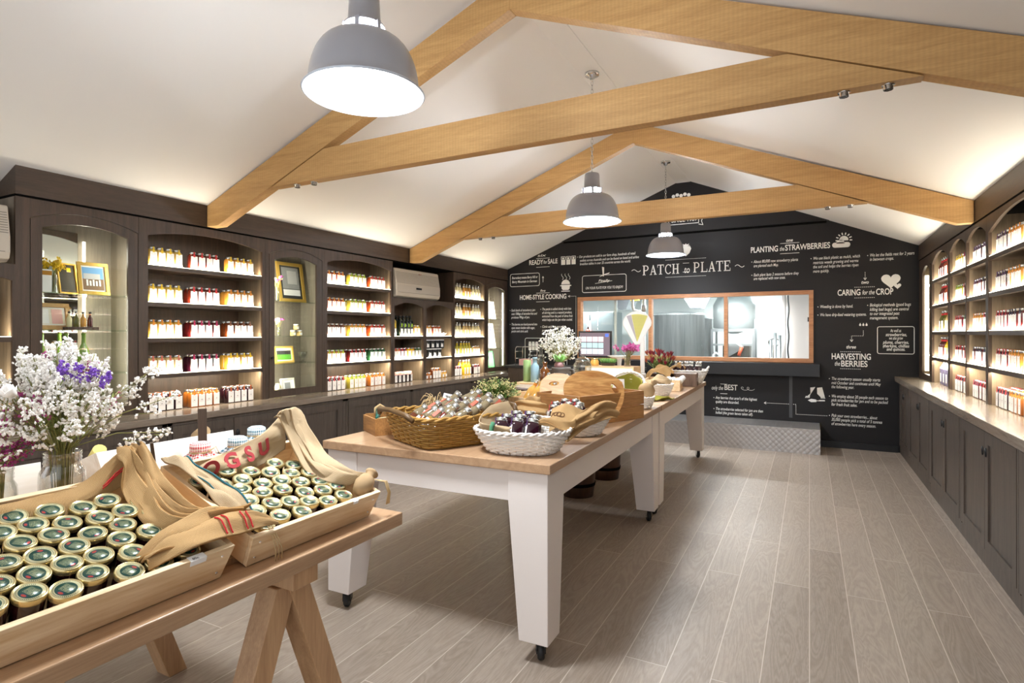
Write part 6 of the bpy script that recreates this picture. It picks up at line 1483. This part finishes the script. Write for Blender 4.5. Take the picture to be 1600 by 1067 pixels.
part('body', MB().lathe(prof, seg=36), plain('grey_pottery', (84, 78, 72), .45), t); part('handle', MB().tube([(.083, 0, .118), (.118, 0, .125), (.128, 0, .09), (.115, 0, .055), (.083, 0, .045)], .009, 8), MATS['grey_pottery'], t); part('handle', MB().tube([(-.083, 0, .118), (-.118, 0, .115), (-.122, 0, .075), (-.083, 0, .045)], .012, 8), MATS['grey_pottery'], t)
t = thing('succulent', 'green and purple succulent growing above the pottery jug', 'plant', (-2.06, 4.90, RZ+.12)); q = MB(); q2 = MB()
for k in range(9): a = k*2.4; q.leaf((0, 0, .06), (math.cos(a), math.sin(a), .45+.09*k), .10, .022, bend=-.25)
q2.lathe([(.03, 0), (.045, .03), (.04, .06), (.01, .08)], seg=14)
part('leaves', q, plain('succulent_green', (128, 178, 98), .4), t, solid=.003); part('stem_base', q2, plain('succulent_purple', (150, 110, 108), .5), t)
def cloud(label, c, r, n, vase_label, vz, vr, vh, cols, fl=.011, squash=.8, name='flower_bunch'):
    v = thing('glass_vase', vase_label, 'vase', (c[0], c[1], vz)); part('glass', MB().lathe([(vr*.85, 0), (vr, .004), (vr, vh*.85), (vr*.9, vh), (vr*.82, vh), (vr*.9, .01), (.001, .01)], seg=24), VASEG, v)
    t = thing(name, label, 'flowers', (c[0], c[1], vz+.015)); q = MB(); ps = [MB() for _ in cols]; cz = c[2]-vz-.015
    for k in range(n):
        d = Vector((random.gauss(0, 1), random.gauss(0, 1), random.gauss(0, 1))).normalized()*r*random.random()**.35; d.z = d.z*squash
        e = Vector((d.x, d.y, cz+d.z))
        if k % 3 == 0: q.tube([(e.x*.1, e.y*.1, 0), (e.x*.2, e.y*.2, vh-.01), (e.x*.6, e.y*.6, (vh+e.z)/2), e], .0016, 3)
        for _ in range(4): ps[k % len(cols)].blob(e+Vector((random.gauss(0, fl*.9), random.gauss(0, fl*.9), random.gauss(0, fl*.7))), fl*.8)
    part('stems', q, STEM, t)
    for p_, c_ in zip(ps, cols): part('blossoms', p_, c_, t)
    return t
cloud('big bunch of small white flowers behind the pottery jug', (-2.24, 5.36, 1.40), .225, 340, 'clear vase holding the big white flower bunch', RZ+.0005, .05, .16, [plain('ivory_petal', (206, 204, 194), .8), plain('grey_white_petal', (226, 224, 216), .8)], .012)
t = thing('apothecary_jar', 'lidded clear glass jar beside the pottery jug', 'jar', (-1.97, 5.28, RZ+.0005)); part('glass', MB().lathe([(.08, 0), (.088, .005), (.088, .15), (.07, .18), (.07, .19), (.062, .19), (.08, .15), (.08, .01), (.001, .01)], seg=28), VASEG, t); part('lid', MB().lathe([(.075, .1905), (.07, .20), (.035, .22), (.015, .235), (.02, .25), (.001, .255)], seg=24), VASEG, t)
# ---- tall pine display box, scale, monitor and friends
t = thing('display_box', 'tall pine box carrying succulents and pink heather', 'box', (-1.88, 5.95, TH+.001)); part('top', MB().box(-.26, .27, -.14, .14, .222, .236), PINEX, t)
for nm, a in (('side', (-.26, -.245, -.14, .14, 0, .2215)), ('side', (.255, .27, -.14, .14, 0, .2215)), ('front', (-.2445, .2545, -.14, -.125, 0, .2215)), ('back', (-.2445, .2545, .125, .14, 0, .2215))): part(nm, MB().box(*a), PALEW if nm == 'front' else PINEX, t)
DZ = TH+.2375
t = thing('honey_jar', 'squat amber honey jar on the tall pine box', 'jar', (-2.07, 5.92, DZ)); part('glass_body', MB().lathe([(.04, 0), (.046, .005), (.046, .05), (.036, .062), (.036, .068)], seg=20), jmat('honey'), t); part('lid', MB().lathe([(.038, .0682), (.039, .071), (.039, .083), (.001, .085)], seg=20), GOLD, t)
t = thing('succulent_tray', 'tray of small green succulents on the tall pine box', 'plant', (-1.95, 6.01, DZ)); part('tray', MB().lathe([(.07, 0), (.09, .03), (.094, .03), (.085, .03), (.066, .006), (.001, .02)], seg=24, squash=.7), MATS['grey_pottery'], t); q = MB()
for k in range(7):
    px_, py_ = -.06+.02*k, .025*math.sin(k*2)
    for j in range(8): a = j*2.4; q.leaf((px_, py_, .025), (math.cos(a), math.sin(a), .5+.1*j), .065, .013, bend=-.2)
part('leaves', q, MATS['succulent_green'], t, solid=.003)
posy(('glass vase of pink heather on the tall pine box', 'bunch of pink heather before the weighing scale'), -1.71, 5.93, DZ, .22, [PETP, plain('rose_petal', (206, 112, 168), .8)], 42, .115, .035, .10, r=.018)
t = thing('weighing_scale', 'white old fashioned fan-shaped weighing scale with yellow dial', 'scale', (-1.78, 6.42, TH+.001), math.radians(14))
enam = plain('white_enamel', (240, 238, 234), .25, coat=.5)
part('base', MB().prism([(-.25, -.09, 0), (.14, -.09, 0), (.14, .09, 0), (-.25, .09, 0)], (0, 0, .14)), enam, t, bev=.02); part('column', MB().box(.075, .125, -.03, .03, .1405, .56), enam, t, bev=.012)
fan = lambda y: [(.04+x, y, .60+z) for x, z in [(-.03, -.14), (.03, -.14)]+[(.160*math.sin(a), .105+.135*math.cos(a)) for a in [math.radians(102-204*k/18) for k in range(19)]]]
fr = part('fan_head', MB().prism(fan(-.03), (0, .06, 0)), enam, t, bev=.008)
dial = plain('yellow_dial', (214, 208, 112), .4); A0 = (.04, -.0312, .49); R0 = .315
q = MB().prism([A0]+[(A0[0]+R0*math.sin(a), A0[1], A0[2]+R0*math.cos(a)) for a in [math.radians(21.5-33*k/12) for k in range(13)]], (0, -.002, 0)); part('dial', q, dial, fr)
q = MB().prism([A0]+[(A0[0]+R0*math.sin(a), A0[1], A0[2]+R0*math.cos(a)) for a in [math.radians(-12-10*k/4) for k in range(5)]], (0, -.002, 0)); part('dial_side', q, plain('dial_lilac', (176, 170, 176), .4), fr)
q = MB()
for k in range(16):
    z = A0[2]+.06+.0155*k; hw_ = z-A0[2]; q.box(A0[0]-hw_*.19, A0[0]+hw_*.36, -.0345, -.034, z, z+.002)
part('dial_lines', q, dgrey, fr)
part('pan', MB().lathe([(.02, .18), (.03, .30), (.10, .312), (.135, .325), (.138, .333), (.10, .322), (.001, .316)], (-.16, 0, 0), 32), enam, t)
t = thing('service_counter', 'dark service counter at the far left behind the tables', 'counter', (-3.0, 7.62, 0)); part('body', MB().box(-.95, .95, -.16, .22, 0, 1.0), OAK_Z, t); part('top', MB().box(-1.0, 1.0, -.2, .26, 1.001, 1.04), BLACKS, t, bev=.004)
t = thing('till_monitor', 'black till monitor with a bright picture screen', 'monitor', (-2.66, 7.64, 1.041), math.radians(-4))
part('stand', MB().box(-.10, .10, -.07, .07, 0, .012).box(-.03, .03, 0, .03, .0125, .13), BLACKS, t); scr = part('housing', MB().box(-.25, .25, -.03, .0, .13, .50), BLACKS, t, bev=.006)
def lit(n_, c, e): return MATS.get(n_) or plain(n_, c, .4, emit=e)
part('screen', MB().box(-.225, .225, -.032, -.0302, .155, .475), lit('screen_grey', (96, 84, 92), .7), scr)
for i in range(4):
    for j, (c, n_) in enumerate((((206, 226, 232), 'screen_pale'), ((150, 190, 190), 'screen_teal'), ((220, 190, 196), 'screen_rose'))):
        part('screen_tile', MB().box(-.20+.085*i, -.125+.085*i, -.0335, -.0322, .18+.085*j, .25+.085*j), lit(n_, c, .8), scr)
part('screen_tile', MB().box(.16, .205, -.0335, -.0322, .42, .46), lit('screen_blue', (60, 90, 210), .9), scr)
t = thing('wire_rack', 'small wire rack with a pale box on the far counter', 'rack', (-3.72, 7.60, 1.0405)); q = MB()
for y in (-.12, .12): q.tube([(-.12, y, 0), (-.12, y, .24), (-.10, y, .27), (.10, y, .27), (.12, y, .24), (.12, y, 0)], .006, 6)
for z in (.10, .2): q.tube([(-.12, -.12, z), (-.12, .12, z)], .005, 5).tube([(.12, -.12, z), (.12, .12, z)], .005, 5)
part('wires', q, CHROME, t); tag(part('pale_box', MB().box(-3.80, -3.64, 7.52, 7.68, 1.041, 1.13), clm), 'pale pink box inside the small wire rack', 'box')
# ---- protea bunch, tilted basket, sachet crate, small box and end basket
t = thing('protea_bunch', 'bunch of dark red proteas near the end of far table', 'flowers', (-1.50, 6.60, TH+.10)); q = MB(); q2 = MB(); q3 = MB()
for k in range(34):
    a = random.random()*2*PI; rr = .20*math.sqrt(random.random()); e = Vector((rr*math.cos(a), rr*math.sin(a)*.8, .15+.13*random.random())); q.tube([(e.x*.2, e.y*.2, 0), e*.55, e], .004, 4)
    for j in range(7): b1 = j*2.4; (q2 if k % 3 else q3).leaf(e-Vector((0, 0, .02)), (e.x*2+.35*math.cos(b1), e.y*2+.35*math.sin(b1), .9), .065, .010, bend=.05)
    for j in range(5): u = .3+.12*j; b1 = j*2.4+k; q.leaf(e*u, (e.x*2+.6*math.cos(b1), e.y*2+.6*math.sin(b1), .6), .07, .008)
part('stems', q, LEAFD, t); part('bracts', q2, plain('protea_red', (140, 40, 56), .6), t); part('bracts', q3, plain('protea_rust', (176, 84, 56), .6), t)
t = thing('protea_tub', 'dark wooden tub holding the red proteas', 'tub', (-1.50, 6.60, TH+.001)); part('tub', MB().lathe([(.11, 0), (.15, .13), (.155, .135), (.145, .135), (.105, .012), (.001, .012)], seg=28), DARKW, t)
basket('white_basket', 'white basket lined with green cloth, tilted toward the room', (-1.32, 4.62, TH+.085), math.radians(10), .10, .10, .145, .14, .12, WWICK, 2, 9, 24, .005, .009, tilt=(math.radians(42), math.radians(-8)))
t = thing('green_cloth', 'yellow-green cloth lining inside the tilted white basket', 'cloth', (-1.32, 4.62, TH+.085), (math.radians(42), math.radians(-8), math.radians(10))); olv = weave_cloth('olive_cloth', (120, 116, 44), (186, 180, 86), 9)
rows = [[Vector((r_*(1+.05*math.sin(6*a))*math.cos(a), r_*(1+.05*math.sin(6*a))*math.sin(a), z_)) for a in [2*PI*j/36 for j in range(37)]] for r_, z_ in ((.004, .012), (.085, .014), (.108, .05), (.125, .11))]
part('lining', MB().grid(rows, su=2, sv=6), olv, t, solid=.003)
t = thing('linen_bag', 'small natural linen bag beside the tilted white basket', 'bag', (-1.17, 4.50, TH+.10), .4); part('bag', MB().lathe([(.03, 0), (.062, .012), (.07, .045), (.05, .085), (.016, .105), (.022, .12), (.032, .135)], seg=20, squash=.75, M=Matrix.Rotation(.7, 4, 'Y')), BURLAP2, t); part('tie', MB().lathe([(.017, .102), (.021, .106), (.017, .11)], seg=16, caps=False, squash=.75, M=Matrix.Rotation(.7, 4, 'Y')), TWINE, t)
t = thing('price_card', 'small white card with a yellow sticker behind the old crate', 'card', (-1.31, 4.30, TH+.165), (-.3, 0, .35)); part('card', MB().box(-.045, .045, 0, .003, 0, .07), PAPER, t); part('sticker', MB().cyl((.012, -.001, .035), (.012, -.0002, .035), .018, seg=20), jmat('lemon yellow'), t); part('prop', MB().box(-.02, .02, .0035, .05, -.164, .05), PINE, t)
basket('white_basket', 'small white wicker basket standing right behind the old crate', (-1.16, 4.45, TH+.001), math.radians(5), .06, .09, .085, .12, .09, WWICK, 2.4, 8, 22, .005, .008)
basket('white_basket', 'small white wicker basket behind the folded yellow-green cloth', (-1.27, 5.42, TH+.001), math.radians(30), .10, .09, .14, .13, .11, WWICK, 2.2, 9, 24, .005, .008)
tw_cloth('burlap_sack', 'crumpled burlap inside the small white basket on far table', [([(-1.36, 5.36, TH+.10), (-1.28, 5.38, TH+.15), (-1.20, 5.44, TH+.13), (-1.17, 5.50, TH+.10)], (0, 1, .3), .15, (0, 0, 1), 2.0, .02, 51, None)], BURLAP2)
t = thing('folded_cloth', 'yellow-green cloth folded on the far table edge', 'cloth', (-1.15, 5.02, TH+.002)); q = ribbon([(-.08, -.10, .012), (-.04, -.03, .02), (.01, .05, .018), (.04, .12, .010)], (1, -.4, 0), .12, (0, 0, 1), 1.4, .010, 30, 20, .002, 61); part('fold', MB().grid(q, su=2, sv=1), olv, t, solid=.008)
t = thing('sachet_crate', 'small pine crate of rolled sachets on the far table', 'crate', (-1.37, 6.10, TH+.001), math.radians(8))
for nm, a in (('side', (-.18, -.168, -.22, .22, 0, .11)), ('side', (.168, .18, -.22, .22, 0, .11)), ('end', (-.1675, .1675, -.22, -.208, 0, .11)), ('end', (-.1675, .1675, .208, .22, 0, .11)), ('base', (-.1675, .1675, -.2075, .2075, 0, .01))): part(nm, MB().box(*a), PINE, t)
tealp = plain('sachet_teal', (60, 112, 104), .5)
for k in range(9):
    i, j = k % 3, k//3
    t = thing('sachet_roll', f'white rolled sachet with teal print, {NTH[i]} from left, {["front", "middle", "back"][j]} row'.replace('leftmost from left', 'leftmost'), 'sachet', (-1.48+.11*i, 5.96+.13*j, TH+.055), (.5, .9+.2*math.sin(k*3), .5+.3*math.sin(k)), 'sachet rolls in the small pine crate')
    part('roll', MB().lathe([(.012, -.03), (.028, -.02), (.03, 0), (.03, .09), (.026, .10), (.02, .112), (.001, .115)], seg=16), PAPER, t); part('print', MB().lathe([(.0305, .02), (.0308, .03), (.0308, .055), (.0305, .06)], seg=16, caps=False), tealp, t)
tw_cloth('burlap_sack', 'tan burlap bag lying at the back of the sachet crate', [([(-1.58, 6.22, TH+.12), (-1.52, 6.30, TH+.19), (-1.42, 6.34, TH+.20), (-1.34, 6.38, TH+.14)], (.2, .8, .6), .14, (0, -.6, 1), 1.0, .02, 71, None)], BURLAP)
t = thing('brown_box', 'small dark brown wooden box with slats on the far table', 'box', (-1.235, 6.60, TH+.001), math.radians(6)); part('body', MB().box(-.12, .12, -.11, .11, 0, .14), wood('greyed_brown', (84, 64, 52), (132, 106, 88), (10, 10, 1), .6, 1.4), t, bev=.003)
for y in (-.11, .085): part('slat', MB().box(.1205, .127, y, y+.025, 0, .141), MATS['greyed_brown'], t)
part('label_plate', MB().box(.1205, .123, -.03, .03, .05, .09), PAPER, t)
EB = Vector((-1.30, 7.0)); t = basket('white_basket', 'white wicker basket of white-capped bottles at the far table end', (EB.x, EB.y, TH+.001), math.radians(4), .17, .16, .235, .20, .15, WWICK, 3, 11, 30, .0058, .011)
part('handle', MB().tube([(.225, -.07, .15), (.245, -.05, .185), (.25, 0, .195), (.245, .05, .185), (.225, .07, .15)], .011, 8), WWICK, t)
for k in range(12):
    i, j = k % 4, k//4; lying('bottle', 'white_capped_bottle', f'dark bottle in far white basket, {NTH[i]} from left, {["front", "middle", "back"][j]} row'.replace('leftmost from left', 'leftmost'), Vector((EB.x-.125+.078*i, EB.y-.085+.078*j, TH+.03)), (.10+random.uniform(-.12, .12), random.uniform(-.12, .12), .95), 'plum dark', 'white', 'white-capped bottles in the far white basket')
tw_cloth('burlap_sack', 'tan burlap sticking out of the far white basket', [([(-1.50, 6.92, TH+.15), (-1.43, 6.90, TH+.20), (-1.36, 6.93, TH+.21), (-1.30, 6.98, TH+.17)], (.2, .9, .4), .10, (0, -.6, 1), 1.2, .016, 81, None)], BURLAP)
# ------------------------------------------------------------------ behind the tilted crates: flower jar, heather, gingham jars
VZ = ZT+.1105
def mason(label, x, y, r, h):
    v = thing('glass_jar', label, 'vase', (x, y, VZ))
    prof = [(r*.85, 0), (r*.97, .006), (r, .02), (r, h*.62), (r*.97, h*.72), (r*.80, h*.80), (r*.78, h*.83), (r*.83, h*.85), (r*.79, h*.88), (r*.83, h*.905), (r*.79, h*.935), (r*.82, h*.96), (r*.84, h*.985), (r*.82, h), (r*.76, h), (r*.74, h*.82), (r*.92, h*.68), (r*.94, .03), (r*.8, .012), (.001, .012)]
    part('glass', MB().lathe(prof, seg=40), VASEG, v); return v
mason('large clear glass jar holding the white flower bouquet', -2.05, .925, .060, .205)
mason('smaller clear glass jar holding pink heather at left photo edge', -2.05, .765, .045, .185)
t = thing('flower_bouquet', 'big white statice bouquet with magenta and violet sprigs', 'flowers', (-2.05, .925, VZ+.02)); q = MB(); fw, fm, fv, lf = MB(), MB(), MB(), MB()
def spray(e, base, n, mb, r, out):
    ax = (e-base).normalized()
    for j in range(n):
        u = random.random(); p = e-ax*out*u+Vector((random.gauss(0, 1), random.gauss(0, 1), random.gauss(0, 1))).normalized()*out*.34*(.35+.65*u)
        if j % 4 == 0: q.tube([e-ax*out*(u+.25), p], .0009, 3)
        for _ in range(3): mb.blob(p+Vector((random.gauss(0, .0035), random.gauss(0, .0035), random.gauss(0, .0035))), r)
for k in range(84):
    a = random.random()*2*PI; el = random.uniform(.10, 1.0)**.8*PI/2; R_ = random.uniform(.16, .255)
    e = Vector((R_*math.cos(a)*math.cos(el)*.95, R_*math.sin(a)*math.cos(el)*1.05, .25+R_*math.sin(el)*1.15-(.03 if el < .35 else 0)))
    b0_ = Vector((e.x*.10, e.y*.10, random.uniform(0, .02))); mth_ = Vector((e.x*.14, e.y*.14, .19)); md = (mth_+e)*.5+Vector((0, 0, .02)); q.tube([b0_, mth_, md, e], .0014, 4)
    kind = k % 6
    if kind == 5: spray(e*.96, mth_, 18, fm, .0042, .07)
    else: spray(e, mth_, 26, fw, .0058, .085)
    for _ in range(6): u = random.uniform(.2, .9); lf.leaf(mth_.lerp(e, u), (random.gauss(0, 1), random.gauss(0, 1), .8), random.uniform(.03, .06), .0022)
for k in range(4): spray(Vector((.09+.015*k, .035*k-.04, .47-.015*k)), Vector((0, 0, .2)), 20, fv, .0052, .05)
for k, (dx, dy, dz) in enumerate(((.05, .26, .44), (.10, .30, .34), (.10, -.22, .30), (.14, .24, .22), (.12, -.26, .20))):
    e = Vector((dx, dy, dz)); q.tube([Vector((0, 0, .19)), e*.5+Vector((0, 0, .12)), e], .0014, 4); spray(e, Vector((0, 0, .19)), 34, fw, .0058, .11)
part('stems', q, STEM, t); part('leaves', lf, LEAFD, t); part('white_blossoms', fw, PETW, t); part('magenta_blossoms', fm, PETP, t); part('violet_blossoms', fv, PETV, t)
t = thing('heather_bunch', 'magenta heather and white roses at the left photo edge', 'flowers', (-2.05, .765, VZ+.02)); q = MB(); fm = MB(); fr_ = MB()
for k in range(26):
    a = random.random()*2*PI; e = Vector((.10*random.random()*math.cos(a), .09*random.random()*math.sin(a), random.uniform(.2, .34))); q.tube([(e.x*.1, e.y*.1, 0), (e.x*.2, e.y*.2, .16), e], .0015, 4)
    for j in range(26): u = random.random(); fm.blob(Vector((e.x*.2, e.y*.2, .16)).lerp(e, .25+.75*u)+Vector((random.gauss(0, .009), random.gauss(0, .009), 0)), .0048)
for c_ in ((-.02, -.03, .42), (.05, .005, .37), (-.06, .0, .36)):
    q.tube([(0, 0, .0), (0, 0, .17), c_], .0018, 4)
    for j in range(14): b1 = j*2.4; fr_.leaf(Vector(c_), (math.cos(b1), math.sin(b1), .3+.12*j), .035, .017, bend=-.5)
part('stems', q, STEM, t); part('heather_blossoms', fm, PETP, t); part('rose_petals', fr_, PETW, t, solid=.001)
def gingham(label, x, y, mat, hb=.125, r=.034):
    t = thing('gingham_jar', label, 'jar', (x, y, VZ), random.uniform(0, 3)); part('glass_body', MB().lathe([(r*.9, 0), (r, .005), (r, hb*.85), (r*.85, hb), (r*.85, hb+.004)], seg=24), DARKJAM, t)
    part('paper_label', MB().lathe([(r+.0006, .03), (r+.0008, .032), (r+.0008, hb*.72), (r+.0006, hb*.74)], seg=24, caps=False), PAPER, t)
    rows = [[Vector((rr*(1+w_*math.sin(7*a)+w_*.6*math.sin(11*a+1))*math.cos(a), rr*(1+w_*math.sin(7*a)+w_*.6*math.sin(11*a+1))*math.sin(a), z_+dz*math.sin(7*a+.5))) for a in [2*PI*j/70 for j in range(71)]] for rr, z_, w_, dz in
            ((.002, hb+.034, 0, 0), (r*.7, hb+.034, 0, 0), (r*1.02, hb+.028, .01, 0), (r*1.05, hb+.006, .02, .001), (r*1.0, hb-.002, .03, .001), (r*1.35, hb-.016, .10, .004), (r*1.85, hb-.034, .13, .010))]
    part('cloth_cap', MB().grid(rows, su=1, sv=3), mat, t, solid=.0015)
    part('twine', MB().lathe([(r*1.05, hb-.006), (r*1.12, hb-.002), (r*1.05, hb+.002)], seg=24, caps=False), TWINE, t)
    q = MB()
    for k in range(4): a = .4*k; q.tube([(r*1.1, 0, hb-.002), (r*1.6*math.cos(a), r*1.6*math.sin(a), hb+.012), (r*2*math.cos(a), r*2*math.sin(a), hb-.004-.006*k)], .0013, 4)
    part('twine_bow', q, TWINE, t)
gingham('jam jar with a red gingham cloth cap between the crates', -2.05, 1.375, REDG)
gingham('front jam jar with a blue gingham cloth cap', -2.03, 1.520, BLUEG)
gingham('rear jam jar with a blue gingham cloth cap, right of front one', -2.07, 1.640, BLUEG, .145)
for lab, p, d, ln in (('tall dark wooden sign stick leaning behind the red gingham jar', (-2.13, 1.44, VZ+.002), (-.12, .07, 1), .27), ('dark wooden stick leaning on the second crate', (-1.98, 1.175, VZ+.03), (-.05, -.10, 1), .17)):
    d = Vector(d).normalized(); t = thing('sign_stick', lab, 'stick', p, tuple(d.to_track_quat('Z', 'Y').to_euler())); part('stick', MB().box(-.016, .016, -.005, .005, 0, ln), OAK_Z, t, bev=.001)
tag(part('cloth_roll', MB().cyl((-2.36, 1.165, ZT+.205), (-2.30, 1.155, ZT+.258), .026, .022), checks('striped_cloth', (200, 70, 56), (226, 206, 120), 6)), 'striped colourful cloth roll in the whitewashed crate', 'cloth roll')
tag(part('burlap_roll', MB().cyl((-2.40, 1.60, ZT+.225), (-2.30, 1.56, ZT+.262), .030, .026), BURLAP2), 'grey burlap roll end behind the gingham jars', 'cloth roll')
fonts_to_mesh()
for o in C.objects:
    if o.type == 'EMPTY' and o.get('label') == 'x': raise RuntimeError('unlabelled '+o.name)
